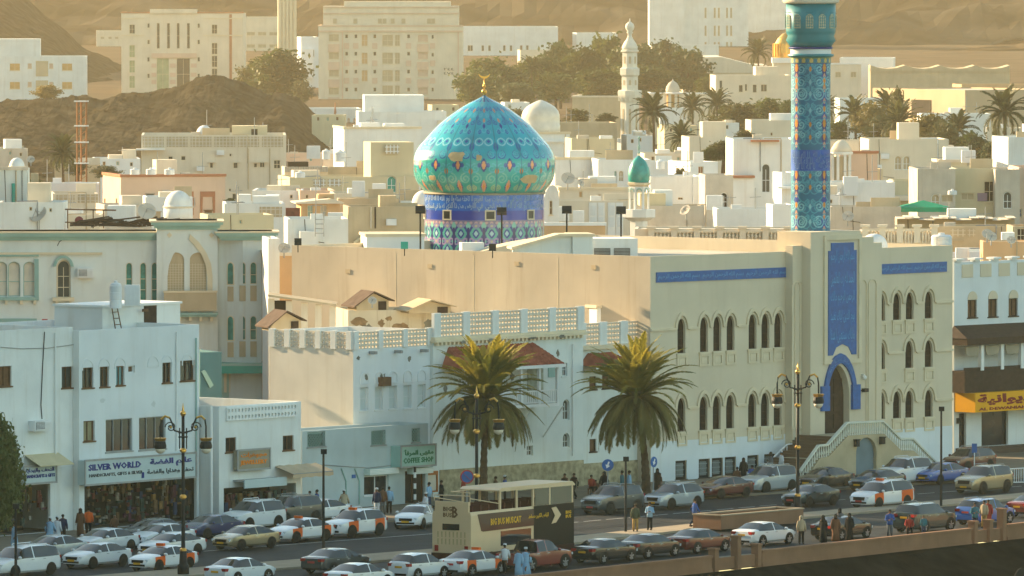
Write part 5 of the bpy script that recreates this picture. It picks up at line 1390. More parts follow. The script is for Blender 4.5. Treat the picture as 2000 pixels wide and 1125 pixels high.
bal = b7.part('wooden_balcony', MB().box(bx0, w7, BY, -.003, zp0, zp1).box(bx0, w7, BY + .05, BY + .1, zp1 + .003, zp1 + .25), wood)
MB().add([(bx0 - .3, BY - .5, zr0), (w7, BY - .5, zr0), (w7, 0, zr1), (bx0 + .6, 0, zr1), (bx0 - .3, 0, zr0)], [(0, 1, 2, 3), (0, 3, 4), (0, 4, 1)]).box(bx0 - .25, w7, BY - .45, 0, zr0 - .5, zr0 - .003).build('balcony_roof', wood, bal)
bpw = MB().box(-.16, .16, BY - .02, BY + .3, zp1 + .004, zr0 - .503).mesh('balcony_post', whitep)
for k in range(6): obj('balcony_post', bpw, bal, (b7.f(1919 + 39 * k, 700, BY)[0], 0, 0))
vm_ = MB().prism([(-.75, 0), (-.6, -.3), (0, -.4), (.6, -.3), (.75, 0), (.75, .35), (-.75, .35)], BY + .02, BY + .1).mesh('valance', M('valance_canvas', (0.36, 0.32, 0.24), 0.9))
for k in range(5): obj('valance', vm_, bal, (b7.f(1900 + 39 * k, 700, BY)[0], 0, zr0 - .95))
SY = -2.0
x0_, z1_ = b7.f(1905, 768, SY); z0_ = b7.f(1905, 806, SY)[1]
so = thing('shop_sign', 'bright yellow box sign with red brown lettering under the wooden balcony', 'sign', b7.world(x0_, SY, z0_), b7.ang)
sw, sh_ = 14.0, z1_ - z0_
MB().box(0, sw, 0, 1.99, 0, sh_).build('box', M('yellow_sign_panel', (0.75, 0.36, 0.012), 0.45, .05), so)
lr_ = M('maroon_lettering', (0.22, 0.02, 0.02), 0.5)
lettering(arabic('الديوانية'), lr_, so, 4.05, -.012, sh_ * .62, 7.6, sh_ * .60, 0.04)
lettering('AL DEWANIAH', lr_, so, 3.1, -.012, sh_ * .16, 5.4, sh_ * .15, 0.03)
for k in range(3): b7.part('step', MB().box(.2, w7, -1.2 + .35 * k, -.002 - .0, .0, .2 + .2 * k), M('dark_step_stone', (0.10, 0.07, 0.055), 0.8))
x, z = b7.f(1866, 822); b7.part('wall_lamp', MB().box(x + .1, x + .35, -.35, -.002, z - .2, z + .2), black)
for px in (1836, 1988):
    pass
def blot(b, px, py, wpx, hpx, mat, seed, y=-.004):
    """A ragged patch where the plaster has come away."""
    r = random.Random(seed); x, z, w_, h_ = b.rect(px, py, wpx, hpx, y); n = 16
    P_ = [(x + w_ / 2 * math.cos(6.2832 * k / n) * r.uniform(.55, 1.1), z + h_ / 2 + h_ / 2 * math.sin(6.2832 * k / n) * r.uniform(.5, 1.1)) for k in range(n)]
    q_, t_ = fill([P_]); b.part('bare_patch', MB().add([(a, y, c) for a, c in q_], t_), mat)
raw = M('exposed_masonry', (0.30, 0.20, 0.11), .95, .35, 2.5, 0, .5); stain_ = M('grey_weathered_plaster', (0.20, 0.20, 0.17), .95, .3, 1.5)
for i, (px, py, wp, hp) in enumerate(((702, 628, 34, 22), (716, 641, 26, 20), (745, 632, 14, 22), (783, 638, 40, 18), (760, 622, 16, 12), (836, 634, 22, 26), (852, 640, 26, 30), (815, 645, 20, 10))): blot(up5, px, py, wp, hp, (raw, stain_)[i in (1, 5, 6)], i)
for i, (px, py, wp, hp) in enumerate(((905, 668, 10, 8), (960, 664, 16, 7), (1040, 660, 20, 6), (1098, 657, 14, 8), (1000, 735, 12, 20), (1090, 690, 8, 18), (870, 760, 8, 24))): blot(b5, px, py, wp, hp, stain_, 40 + i, -.36 if py < 669 else -.004)
for b_, l in ((b4, ((716, 735, 10, 16), (748, 738, 14, 24), (700, 700, 8, 10), (800, 700, 8, 14))), (b1, ((200, 782, 14, 10), (345, 700, 6, 40), (300, 790, 10, 14)))):
    for i, (px, py, wp, hp) in enumerate(l): blot(b_, px, py, wp, hp, stain_ if b_ is b4 else M('patched_white', (.60, .64, .64), .95, .1), 70 + i)
# ================================================================ THE OLD TOWN BEHIND
def house(lab, x0, x1, yt, D, ang, dep, mat, wins=(), cop=None, para=.5, name='house', cat='house', box=()):
    o = at(x0, yt, D); top = o.z
    o.z = min(gz(o.x, o.y), top - 3) - 1.5
    b = Bld(name, lab, cat, o, ang)
    W_ = b.f(x1, yt)[0]; H_ = top - o.z
    for q_ in wins:
        cx, cy_, wp, hp = q_[:4]; k = q_[4] if len(q_) > 4 else 'rect'; pn = q_[5] if len(q_) > 5 else glassd
        side = len(q_) > 6
        r = b.rect_s(cx, cy_, wp, hp) if side else b.rect(cx, cy_, wp, hp)
        b.win(r, k, pn, whitep if k != 'rect' else trim, 2 if wp > 9 else 1, 2 if hp > 16 else 1, .14, side=side)
    b.shell(W_, dep, H_, mat, para, z0=0)
    if cop: b.coping(cop)
    r = random.Random(len(LABELS) * 13 + 5)
    if D < 1150 and W_ > 3 and 'terrace wall' not in lab:
        zr = H_ - para
        for k in range(int(W_ / 2.6) + 1):
            x, y, t = r.uniform(.8, max(1, W_ - 1.2)), r.uniform(.8, dep * .6), r.random()
            if t < .2: b.part('roof_hut', MB().box(x, min(W_ - .3, x + r.uniform(1.2, 2.6)), y, y + 2, zr, H_ + r.uniform(.5, 1.6)), r.choice((mat, whitep, cream)))
            elif t < .55: b.part('antenna', MB().tube([(x, y, zr), (x, y, H_ + r.uniform(1, 2.6))], .035, 4).tube([(x - .5, y, H_ + .9), (x + .5, y, H_ + .95)], .025, 4), steel)
            elif t < .75: b.part('roof_unit', MB().box(x, x + .9, y, y + .6, zr, H_ + r.uniform(.1, .4)), r.choice((plastic, greyp)))
            elif t < .87: b.part('roof_wall', MB().box(x, min(W_, x + r.uniform(1.5, 4)), y, y + .2, zr, H_ + r.uniform(.2, .9)), r.choice((mat, cream, tanp)))
            else: b.part('roof_pipe', MB().tube([(x, .1, H_ + .06), (x + 1.6, .12, H_ + .09), (x + 1.6, -.08, H_ - .1), (x + 1.6, -.08, H_ - 3)], .05, 4), r.choice((tanp, steel, whitep)))
        if D < 900:
            for k in range(int(W_ / 1.7)):
                x, z = r.uniform(.6, W_ - .9), H_ - r.uniform(.8, 4.2)
                if all(abs(x - q_[1]) > q_[3] / 2 + .6 for q_ in b.hf):
                    if r.random() < .5 and not any(s_ in lab for s_ in ('plain', 'blank')): b.part('shuttered_window', MB().box(x - .35, x + .35, -.05, -.002, z - .9, z).box(x - .45, x + .45, -.16, -.002, z + .003, z + .07), r.choice((brown, tanp, mint, glassd)))
                    elif r.random() < .5: b.part('wall_unit', MB().box(x - .4, x + .4, -.4, -.002, z - .4, z + .1), plastic)
                    else: b.part('cable', MB().tube([(x, -.03, H_), (x + .1, -.03, z), (min(W_, x + 1.5), -.03, z - .2)], .025, 4), wood)
    for (p0, p1, q0, q1, y0, dp, m_) in box:           # stepped upper volumes: px0, px1, py top, py bottom
        xa_, z1_ = b.f(p0, q0, y0); xb_, _ = b.f(p1, q0, y0); z0_ = b.f(p0, q1, y0)[1]
        if q1 - q0 > 30: z0_ -= .3
        b.part('upper_storey', MB().box(xa_, xb_, y0, y0 + dp, z0_, z1_), m_)
    return b
BR, GL, DK = brown, glassd, darkin
def lat(b, px0, px1, pyt, pyb, mat=lattice_m, y=-.05, cell=.4):
    x0, z1 = b.f(px0, pyt, y); x1, _ = b.f(px1, pyt, y); z0 = b.f(px0, pyb, y)[1]
    b.part('lattice_backing', MB().box(x0, x1, -.02, -.002, z0, z1), tanp)
    m = pierced(x1 - x0, z1 - z0, 'cross', cell, .06)
    b.part('pierced_panel', MB().add(m.v, m.f, Matrix.Translation((x0, -.09, z0))), mat)
# --- left
b = house('pale teal rendered house with a green drain pipe behind the ornate building', -30, 53, 332, 645, 2, 8, aqua, cop=greyp)
b.part('drain_pipe', MB().tube([(b.f(26, 450)[0], -.12, b.f(26, 450)[1]), (b.f(26, 358)[0], -.12, b.f(26, 358)[1])], .13, 8), jade)
b.part('cracked_pier', MB().box(b.f(60, 360)[0], b.f(74, 360)[0], .5, 2, 0, b.f(66, 339)[1]), tanp)
b = house('beige house with two pierced panels below its roofline', 103, 192, 378, 720, 5, 8, cream)
lat(b, 110, 146, 381, 396); lat(b, 152, 191, 380, 396)
house('long low blue white wall beneath the rubble hill', 74, 194, 358, 775, 3, 4, white2, box=[(103, 120, 348, 359, .2, 1.2, whitep)])
house('flat tan earth coloured wall with rounded corner under the rubble hill', 108, 196, 322, 905, 4, 6, tanp, cop=None, para=.2)
b = house('peach lit pink house with an orange brown roof edge', 236, 440, 346, 762, 13, 9.5, pinkp, [(375, 393, 12, 20, 'round', peach)], cop=rust)
for p0, p1 in ((365, 378), (391, 420)): 
    x0, z1 = b.f(p0, 374); x1 = b.f(p1, 374)[0]; z0 = b.f(p0, 420)[1]
    b.part('salmon_surround', MB().ring([(x0, z0), (x1, z0), (x1, z1), (x0, z1)], [(x0 + .18, z0), (x1 - .18, z0), (x1 - .25, z1 - .5), (x0 + .25, z1 - .5)], -.08, -.001), rust)
for p in (205, 228):
    y_, z_ = b.s(p, 398); b.part('side_window', MB().box(-.05, -.002, y_ - .25, y_ + .25, z_ - .5, z_ + .5), brown)
b = house('tall cream house with a pierced roof parapet and white roof dome', 276, 559, 264, 868, 2, 14, cream,
          [(301, 318, 7, 16), (333, 316, 9, 22), (358, 309, 9, 9), (413, 323, 7, 11), (460, 323, 9, 12), (499, 323, 7, 9), (512, 322, 10, 11), (541, 321, 13, 17), (450, 303, 5, 6), (449, 371, 5, 6), (458, 384, 9, 12)], para=.3)
for k in range(6): lat(b, 279 + 46.5 * k, 320 + 46.5 * k, 267, 287, pinkp if False else lattice_m)
b.part('roof_house', MB().box(b.f(453, 250, 4)[0], b.f(522, 250, 4)[0], 4, 8, b.h - .5, b.f(490, 246, 4)[1]), yellowp)
b.part('roof_door', MB().box(b.f(491, 250, 4)[0], b.f(503, 250, 4)[0], 3.95, 3.998, b.h - .3, b.f(490, 252, 4)[1]), darkin)
b.part('window_hood', MB().box(b.f(266, 290)[0], b.f(322, 290)[0], -1.2, -.002, b.f(266, 293)[1], b.f(266, 290)[1]), whitep)
for cx in (415, 462, 500, 516): b.part('window_hood', MB().box(b.f(cx - 7, 317)[0], b.f(cx + 7, 317)[0], -.5, -.002, b.f(cx, 317.5)[1], b.f(cx, 316)[1]), cream)
for px in (485, 527): b.part('drain_pipe', MB().tube([(b.f(px, 290)[0], -.06, b.f(px, 290)[1]), (b.f(px, 370)[0], -.06, b.f(px, 370)[1])], .05, 5), tanp)
b = house('yellow house with white pierced insets and a taller yellow tower', 566, 818, 346, 800, 9, 9, yellowp, [(765, 360, 18, 32, 'round', jade)], para=.2,
          box=[(724, 808, 278, 352, .4, 5, yellowp)])
lat(b, 612, 636, 350, 364, whitep); lat(b, 640, 666, 350, 364, whitep); lat(b, 752, 780, 283, 300, whitep)
b = house('corrugated iron roof shed standing on the yellow house', 556, 640, 326, 812, 6, 4, greyp, para=.1)
cm = MB(); n = 26; wx_ = b.w
for k in range(n):
    x0 = wx_ * k / n; cm.add([(x0, -.25, b.h), (x0 + wx_ / n / 2, -.29, b.h + .02), (x0 + wx_ / n, -.25, b.h), (x0, -.25, b.h - .5), (x0 + wx_ / n / 2, -.29, b.h - .5), (x0 + wx_ / n, -.25, b.h - .5)], [(3, 4, 1, 0), (4, 5, 2, 1)])
b.part('corrugated_fascia', cm, steel); b.part('dark_sheeting', MB().box(.3, wx_ * .55, -.1, 2, b.h + .02, b.h + .5), darkin)
house('plain tan block wall joining the corrugated shed', 640, 722, 327, 815, 4, 3, tanp)
house('wide plain white house with a blank wall behind the yellow tower', 672, 822, 252, 905, 8, 10, white, cop=trim, box=[(705, 742, 240, 252, 2, 2, whitep), (752, 790, 241, 252, 2, 2, whitep)])
b = house('white house with one pierced balcony panel above the canted bay', 438, 556, 398, 668, 3, 8, white, para=.4, box=[(465, 490, 380, 398, .3, 2, whitep), (494, 545, 383, 398, .3, 2, whitep)])
lat(b, 507, 551, 404, 424)
b.part('red_curtain', MB().box(b.f(558, 408)[0], b.f(586, 408)[0], -.1, 0, b.f(558, 428)[1], b.f(558, 406)[1]), M('red_brown_cloth', (0.2, 0.07, 0.05), .9, .4, 2.0))
b = house('low orange plastered house with a flat overhanging roof', 588, 664, 398, 690, 6, 5, peach, [(606, 413, 11, 25, 'rect', mint), (632, 413, 13, 25, 'rect', greyp)], para=.1)
b.part('flat_roof', MB().prism([(-.5, b.h + .01), (b.w + .3, b.h + .01), (b.w + .3, b.h + .12), (b.w - 1.0, b.h + .5), (2.5, b.h + .42), (-.5, b.h + .12)], -.5, 5), cream)
house('crumbling brown rubble wall beside the orange plastered house', 660, 782, 388, 698, 3, 3, tanp, para=.05)
b = house('plain mud coloured wall with two drain pipes beside the drum', 680, 832, 404, 640, 5, 6, tanp, para=.3)
for px in (724, 733): b.part('drain_pipe', MB().tube([(b.f(px, 404)[0], -.08, b.f(px, 404)[1]), (b.f(px, 446)[0], -.08, b.f(px, 446)[1])], .06, 5), wood if px > 730 else cream)
b.part('slanting_ledge', MB().prism([b.f(p, q) for p, q in ((690, 472), (722, 450), (724, 453), (692, 476))], -.5, -.002), yellowp)
house('white roof terrace block with a water ladder near the plain mosque wall', 562, 680, 428, 622, 4, 7, white, para=.5, box=[(586, 622, 452, 478, -1.5, 1, whitep)])
ld = thing('roof_ladder', 'steel hooped ladder on the white roof terrace', 'ladder', at(624, 462, 619))
for s_ in (-.32, .32): MB().tube([(s_, 0, 0), (s_, 0, 1.6), (s_, .25, 1.85), (s_, .5, 1.6), (s_, .5, 1.0)], .035, 5).build('rail', steel, ld)
for k in range(4): MB().tube([(-.31, 0, .25 + .35 * k), (.31, 0, .25 + .35 * k)], .025, 5).build('rung', steel, ld)
b = house('small peach house end with sunlit wall left of the plain mosque wall', 545, 572, 500, 600, 14, 6, peach, cop=cream)
house('white house gable with rounded top beside the canted bay', 524, 546, 466, 596, 6, 6, white)
# --- middle
b = house('long pale arcaded school wall with a row of arches', 592, 706, 212, 1340, 4, 12, white, [(612 + 11.5 * k, 242, 7, 24, 'round', pinkp) for k in range(8)])
house('broad pale blank wall below the pink hotel', 700, 872, 218, 1120, 3, 10, white, box=[(712, 828, 186, 218, 2, 8, whitep)])
b = house('white prayer hall carrying the pearl white dome', 1036, 1113, 262, 900, 8, 10, white, cop=trim)
b.part('cornice', MB().box(-.1, b.w + .1, -.3, -.002, b.f(1050, 262)[1] - .9, b.f(1050, 262)[1] - .7), whitep)
wd2 = thing('pearl_dome', 'pearl white ribbed dome right of the turquoise dome', 'dome', at(1056, 262, 906))
s9 = SC(906)
MB().lathe([(38 / s9, -.2), (38 / s9, 1.0), (37 / s9, 1.05)] + [(r_ / s9, z_ / s9) for r_, z_ in ((37.5, 30), (37, 38), (34, 46), (28, 53), (20, 58.5), (12, 62.5), (4, 66), (.5, 67))], 40).build('shell', M('pearl_tile', (0.66, 0.62, 0.52), 0.28, .12, 1.0, .15, spec=.6), wd2, smooth=True)
house('plain beige cube house between the pearl dome and the white minaret', 1116, 1200, 271, 880, 4, 9, yellowp, box=[(1128, 1150, 264, 271, 1, 1, greyp), (1172, 1196, 265, 271, 1, 1, whitep)])
house('tan walled yard houses with sloping parapets beneath the dark trees', 1118, 1212, 190, 1240, -6, 12, tanp, cop=cream)
house('low tan domed outbuilding left of the white minaret', 1090, 1205, 240, 1010, 4, 9, tanp)
b = house('long white house with a brown stained roof edge behind the turquoise dome', 1084, 1170, 312, 800, 5, 8, white, cop=trim)
b = house('white house with a tall green framed arched window under the green cupola', 1168, 1272, 312, 792, 4, 8, white, [(1202, 354, 6, 42, 'round', mint), (1213, 344, 10, 22, 'round', tanp), (1202, 373, 5, 8, 'rect', mint)])
house('beige flat house strip above the white double doors', 1092, 1262, 371, 742, 3, 6, cream, [(1134, 380, 7, 12, 'rect', peach), (1171, 384, 6, 9, 'rect', peach)], cop=trim)
b = house('beige yard wall with two white double doors', 1085, 1242, 392, 704, 2, 5, cream, para=.3)
for p0, p1 in ((1150, 1166), (1167, 1181), (1187, 1202), (1203, 1217)):
    x0, z1 = b.f(p0, 393 + .5); x1 = b.f(p1, 393)[0]
    o = b.part('door', MB().box(x0, x1, -.08, -.002, 1.0, z1 - .1), whitep)
    for k in range(2): MB().box(x0 + .12, x1 - .12, -.12, -.083, z1 - 1.2 - k * 1.0, z1 - .35 - k * 1.0).build('door_panel', white2, o)
b = house('white niche shaped gable with one slit window right of the drum', 1062, 1092, 388, 664, 4, 4, white, [(1076, 406, 6, 28, 'rect', brown)], para=.1)
b.part('gable_top', MB().prism([b.f(p, q) for p, q in ((1062, 388.2), (1092, 388.2), (1091, 376), (1087, 365), (1080, 361), (1073, 363), (1067, 372))], 0, .5), white)
house('peach terrace wall with white coping behind the mosque roof', 1060, 1182, 441, 640, 3, 6, peach, cop=whitep)
bl = house('cream terrace wall with balustrade and capped posts', 1240, 1545, 447, 662, -2, 6, cream, para=.1)
def balustrade(b, px0, px1, pyt, pyb, n, mat=cream):
    x0, z1 = b.f(px0, pyt, -.3); x1, _ = b.f(px1, pyt, -.3); z0 = b.f(px0, pyb, -.3)[1]
    w_ = (x1 - x0) / n
    pm = MB().box(-.25, .25, -.5, -.02, z0, z1 + .1).box(-.38, .38, -.62, .06, z1 + .103, z1 + .3).mesh('baluster_post', mat)
    b.part('top_rail', MB().box(x0, x1, -.4, -.12, z1 - .2, z1 - .02), mat)
    bm = MB().lathe([(.09, z0), (.05, z0 + .12), (.12, z0 + (z1 - z0) * .45), (.06, z1 - .35), (.09, z1 - .2)], 6).mesh('baluster', mat)
    for k in range(n + 1): obj('baluster_post', pm, b.e, (x0 + k * w_, 0, 0))
    for k in range(n):
        m_ = max(3, int(w_ / .42))
        for i in range(m_): obj('baluster', bm, b.e, (x0 + k * w_ + .3 + (w_ - .6) * (i + .5) / m_, -.26, 0))
balustrade(bl, 1272, 1540, 449, 470, 6)
house('long white flat roofed house with a lit step right of the green cupola', 1270, 1376, 345, 782, 6, 8, white, [(1329, 388, 10, 5, 'rect', brown)])
house('sunlit white house corner with a red panel below the dark shrub', 1348, 1402, 316, 800, 20, 6, whitep, [(1369, 332, 10, 14, 'rect', rust)])
house('low whitewashed wall with roof tanks behind the green cupola', 1268, 1350, 316, 835, 4, 6, white)
b = house('tall pale house with a long arched stair window beside the tiled minaret', 1432, 1560, 272, 764, 3, 9, greyp if False else white, [(1496, 348, 16, 56, 'round'), (1456, 390, 24, 24, 'round')], para=.3)
b.part('orange_ledge', MB().box(b.f(1466, 274)[0], b.f(1521, 274)[0], -.6, -.002, b.f(1466, 277)[1], b.f(1466, 273)[1]), rust)
b.part('porch', MB().box(b.f(1420, 346)[0], b.f(1470, 346)[0], -1.2, -.002, 0, b.f(1440, 348, -1.2)[1]), white)
b.part('porch_ledge', MB().box(b.f(1418, 346)[0], b.f(1472, 346)[0], -1.5, -.003, b.f(1440, 347.5, -1.2)[1], b.f(1440, 343, -1.2)[1]), rust)
house('plain beige walled house left of the tall pale house', 1346, 1432, 268, 852, 4, 9, cream)
house('blank cream upper house block against the tiled minaret', 1467, 1556, 235, 900, 3, 8, cream, [(1507, 262, 5, 7, 'rect', brown)])
b = house('grey weathered house with an arched doorway and box tank', 1377, 1432, 342, 742, 4, 6, greyp, [(1414, 392, 14, 32, 'round', darkin)])
house('pale low roof terrace with broken parapet below the arched windows', 1400, 1552, 408, 704, 2, 6, white, para=.2)
house('white stepped garden wall with a lit end under the green cupola', 1236, 1376, 402, 712, 3, 6, greyp, box=[(1250, 1300, 378, 402, .3, 3, yellowp)])
b = house('white curved staircase house left of the tiled minaret', 1527, 1556, 337, 735, 10, 4, white, para=.1)
b.part('ledge', MB().box(b.f(1515, 366)[0], b.f(1552, 366)[0], -1.0, -.002, b.f(1515, 368)[1], b.f(1515, 364)[1]), whitep)
house('low white block beside the foot of the tiled minaret', 1509, 1552, 400, 690, 6, 4, whitep)
# --- right
b = house('long pale beige house with twin arched windows right of the tiled minaret', 1697, 1853, 272, 800, 3, 9, greyp if False else cream, [(1754, 318, 14, 28, 'round', tanp), (1770.5, 318, 14, 28, 'round', tanp)], para=.4)
house('plain cream house joining the pale beige house under the palms', 1612, 1700, 276, 815, 3, 9, cream)
b = house('pink walled house with a red roof line and roof pavilion', 1640, 1714, 300, 770, 3, 7, pinkp, cop=rust)
pv = thing('roof_kiosk', 'small arched roof kiosk with a domed top beside the tiled minaret', 'kiosk', at(1643, 330, 764)); s7 = SC(764)
MB().lathe([(20 / s7, 34 / s7), (21 / s7, 36 / s7), (18 / s7, 42 / s7), (13 / s7, 50 / s7), (7 / s7, 55 / s7), (.02, 57 / s7)], 24).build('dome', cream, pv, smooth=True)
MB().lathe([(22 / s7, 28 / s7), (23 / s7, 30 / s7), (23 / s7, 33.5 / s7), (20 / s7, 34 / s7)], 8).build('eave', white, pv)
km = MB().box(-.12, .12, -.12, .12, -1, 28 / s7).mesh('post', white)
for k in range(8): obj('post', km, pv, (18 / s7 * math.cos(k * math.pi / 4 + .39), 18 / s7 * math.sin(k * math.pi / 4 + .39), 0))
MB().lathe([(15 / s7, -2), (15 / s7, 24 / s7)], 8).build('inner_wall', tanp, pv)
house('rough grey white house wall crossed by a diagonal pipe', 1622, 1748, 356, 738, 2, 7, white, para=.2, box=[(1648, 1676, 345, 376, -.6, 1, white2)])
house('ochre house strip between the grey wall and the big beige house', 1744, 1796, 352, 742, 2, 5, yellowp, box=[(1745, 1796, 382, 392, -1.5, 1.5, cream)])
b = house('big weathered beige house with a balcony recess and arched windows', 1792, 1866, 330, 706, 2, 9, greyp, [(1827, 392, 17, 26, 'round', tanp), (1850, 388, 22, 14, 'rect', tanp)])
b = house('yellow beige house with a dark balcony recess and lilac cloth', 1866, 1944, 329, 708, 2, 9, yellowp, [(1933, 374, 22, 40, 'rect', darkin), (1890, 384, 26, 14, 'rect', tanp)])
b.part('lilac_cloth', MB().box(b.f(1909, 385)[0], b.f(1928, 385)[0], -.08, -.002, b.f(1910, 393)[1], b.f(1910, 377)[1]), M('lilac_cloth', (0.30, 0.22, 0.30), .9))
b = house('weathered grey house with a tall white framed arched window at the right edge', 1944, 1992, 331, 706, 2, 9, greyp, [(1968, 391, 17, 33, 'round')])
house('pinkish pale house at the far right edge behind the arched window house', 1990, 2060, 327, 712, 2, 9, pinkp, [(1992, 416, 7, 17, 'rect', blue)])
house('tall pale lit house behind the palm at the right edge', 1969, 2050, 268, 800, 8, 8, white)
house('low yellow roof hut carrying a white box tank', 1834, 1930, 317, 760, 4, 5, yellowp, cop=cream)
b = house('shabby roofed terrace with iron sheets under the green canopy', 1752, 1982, 428, 676, -1, 6, tanp, para=.05)
sh_m = MB(); 
for k in range(16): 
    x0 = b.w * k / 16; dz_ = .12 * math.sin(k * 1.3)
    sh_m.box(x0 - .05, x0 + b.w / 16 + .03, -1.6, 4, b.h + .05 + dz_, b.h + .09 + dz_ )
o_ = b.part('roof_sheets', sh_m, cream); o_['kind'] = 'stuff'
b = house('brown stained yard wall with pierced panel below the iron sheet terrace', 1822, 1990, 442, 648, -1, 5, tanp, para=.2)
lat(b, 1856, 1886, 447, 462, sand); lat(b, 1890, 1905, 447, 462, sand)
bl = house('cream roof terrace wall with capped posts behind the white roof dome', 1680, 1828, 452, 640, -2, 5, cream, para=.1)
balustrade(bl, 1690, 1825, 446, 474, 4)
b = house('orange earthen wall topped by satellite dishes at the right', 1920, 2040, 472, 610, 0, 4, peach, para=.1)
house('grey block house with shuttered openings at the right edge', 1978, 2060, 442, 640, 2, 5, tanp, [(1994, 460, 16, 28, 'rect', wood)])
b = house('white walled roof store with vertical panels behind the arcade building', 1872, 1990, 487, 628, -2, 4, white, para=.1)
for k in range(5): b.part('panel_joint', MB().box(b.w * (k + .7) / 5.5 - .05, b.w * (k + .7) / 5.5 + .05, -.05, -.002, 1, b.h - .2), trim)
house('shaded timber roof terrace right of the foot of the tiled minaret', 1622, 1760, 404, 690, 1, 6, greyp, para=.2)
# green canopy, cupola, white minaret
gc = thing('green_canopy', 'bright green pyramid canopy tent on a roof terrace', 'canopy', at(1803, 428, 692)); s6 = SC(692)
hw = 50 / s6
gm_ = M('green_canvas', (0.0, 0.30, 0.16), .7, .1)
gb = MB(); e_ = [(-hw, -1.6), (hw, -1.6), (hw, 1.6), (-hw, 1.6)]
gb.add([(x, y, 24 / s6) for x, y in e_] + [(0, 0, 37 / s6)] + [(x, y, 15 / s6) for x, y in e_], [(0, 1, 4), (1, 2, 4), (2, 3, 4), (3, 0, 4), (5, 6, 1, 0), (6, 7, 2, 1), (7, 8, 3, 2), (8, 5, 0, 3)])
gb.build('canvas', gm_, gc)
for x, y in e_: MB().tube([(x * .97, y * .97, -.6), (x * .97, y * .97, 24 / s6)], .05, 5).build('leg', steel, gc)
cu_ = thing('green_cupola', 'slender white kiosk with pointed arches and a jade green cupola', 'cupola', at(1248, 460, 690)); s6 = SC(690)
Z6 = lambda py: (460 - py) / s6
MB().lathe([(19 / s6, Z6(356)), (21 / s6, Z6(352)), (21.5 / s6, Z6(340)), (20 / s6, Z6(328)), (15.5 / s6, Z6(318)), (9 / s6, Z6(310)), (3 / s6, Z6(305)), (.6 / s6, Z6(303))], 32).build('dome', M('jade_glazed_tile', (0.0, 0.30, 0.27), 0.3, .25, 2.5, spec=.6), cu_, smooth=True)
MB().tube([(0, 0, Z6(304)), (0, 0, Z6(270))], .06, 6).ball((0, 0, Z6(288)), .12, sq=(1, 1, 2.2)).ball((0, 0, Z6(298)), .12).ball((0, 0, Z6(269)), .12).build('finial', mint, cu_)
MB().lathe([(18 / s6, Z6(364)), (23 / s6, Z6(361)), (24 / s6, Z6(357)), (20 / s6, Z6(356))], 8, Matrix.Rotation(R(22.5), 4, 'Z')).build('eave', trim, cu_)
rad8 = 20 / s6
aw_, ah_ = 2 * rad8 * math.tan(math.pi / 8), Z6(364) - Z6(409)
for k in range(8):
    fr = Matrix.Rotation(R(45 * k), 4, 'Z') @ Matrix.Translation((0, -rad8, 0))
    hole = outline('pointed', aw_ * .68, ah_ * .94, 0, Z6(409) + .02)
    m = MB().sheet([(-aw_ / 2, Z6(409)), (aw_ / 2, Z6(409)), (aw_ / 2, Z6(364)), (-aw_ / 2, Z6(364))], [hole], .12, fr)
    o = m.build('arch_panel', white, cu_)
    MB().ring(hole[2:], outline('pointed', aw_ * .52, ah_ * .86, 0, Z6(409) + .02)[2:], -.05, -.002, fr, closed=False).build('arch_band', mint, o)
MB().lathe([(34 / s6, Z6(409)), (34 / s6, Z6(424)), (18 / s6, Z6(432)), (18 / s6, Z6(470))], 8, Matrix.Rotation(R(22.5), 4, 'Z')).build('gallery', white, cu_)
wm = thing('white_minaret', 'carved white octagonal minaret with two galleries and a bulb top', 'minaret', at(1230, 312, 1120)); s5 = SC(1120)
Z5 = lambda py: (312 - py) / s5
r8 = Matrix.Rotation(R(22.5), 4, 'Z')
stonew = M('white_carved_stone', (0.72, 0.68, 0.58), .85, .1, 1.0, .15)
for nm, pf in (('base', [(46, 312), (46, 300), (38, 292), (30, 280), (26, 270)]), ('shaft', [(19.5, 272), (19.5, 200)]), ('gallery', [(19.5, 199.8), (24, 190), (25, 186), (25, 177), (21, 176)]), ('middle_shaft', [(17, 176), (17, 150)]),
               ('upper_gallery', [(17, 149.8), (20, 146), (20.5, 134), (17, 132)]), ('lantern', [(15.5, 132), (15.5, 103)]), ('cornice', [(15.6, 102.8), (18.5, 101), (18.5, 98), (15, 97)])):
    MB().lathe([(r_ / s5, Z5(p)) for r_, p in pf], 8, r8).build(nm, stonew, wm)
MB().lathe([(r_ / s5, Z5(p)) for r_, p in ((15, 97), (15.5, 92), (12, 84), (7, 77), (4.5, 72), (4, 66), (6.5, 64), (4.5, 61), (8, 57), (9, 52), (7.5, 47), (4, 44), (1.2, 42), (.6, 36))], 20).build('bulb_top', stonew, wm, smooth=True)
for zt_, zb_, rr_, n in ((212, 268, 19.6, 8), (110, 124, 15.6, 8), (156, 166, 17.1, 8)):
    for k in range(n):
        fr = Matrix.Rotation(R(45 * k), 4, 'Z')
        MB().prism(outline('round', 4.5 / s5, (zb_ - zt_) / s5), -rr_ / s5 * .925 - .02, -rr_ / s5 * .925 + .05, fr).build('niche', tanp, wm, (0, 0, Z5(zb_)))
bm = MB().box(-.1, .1, -.1, .1, -.3, .3).mesh('bracket', stonew)
for k in range(16): obj('bracket', bm, wm, (21.5 / s5 * math.cos(k * .3927), 21.5 / s5 * math.sin(k * .3927), Z5(193)))
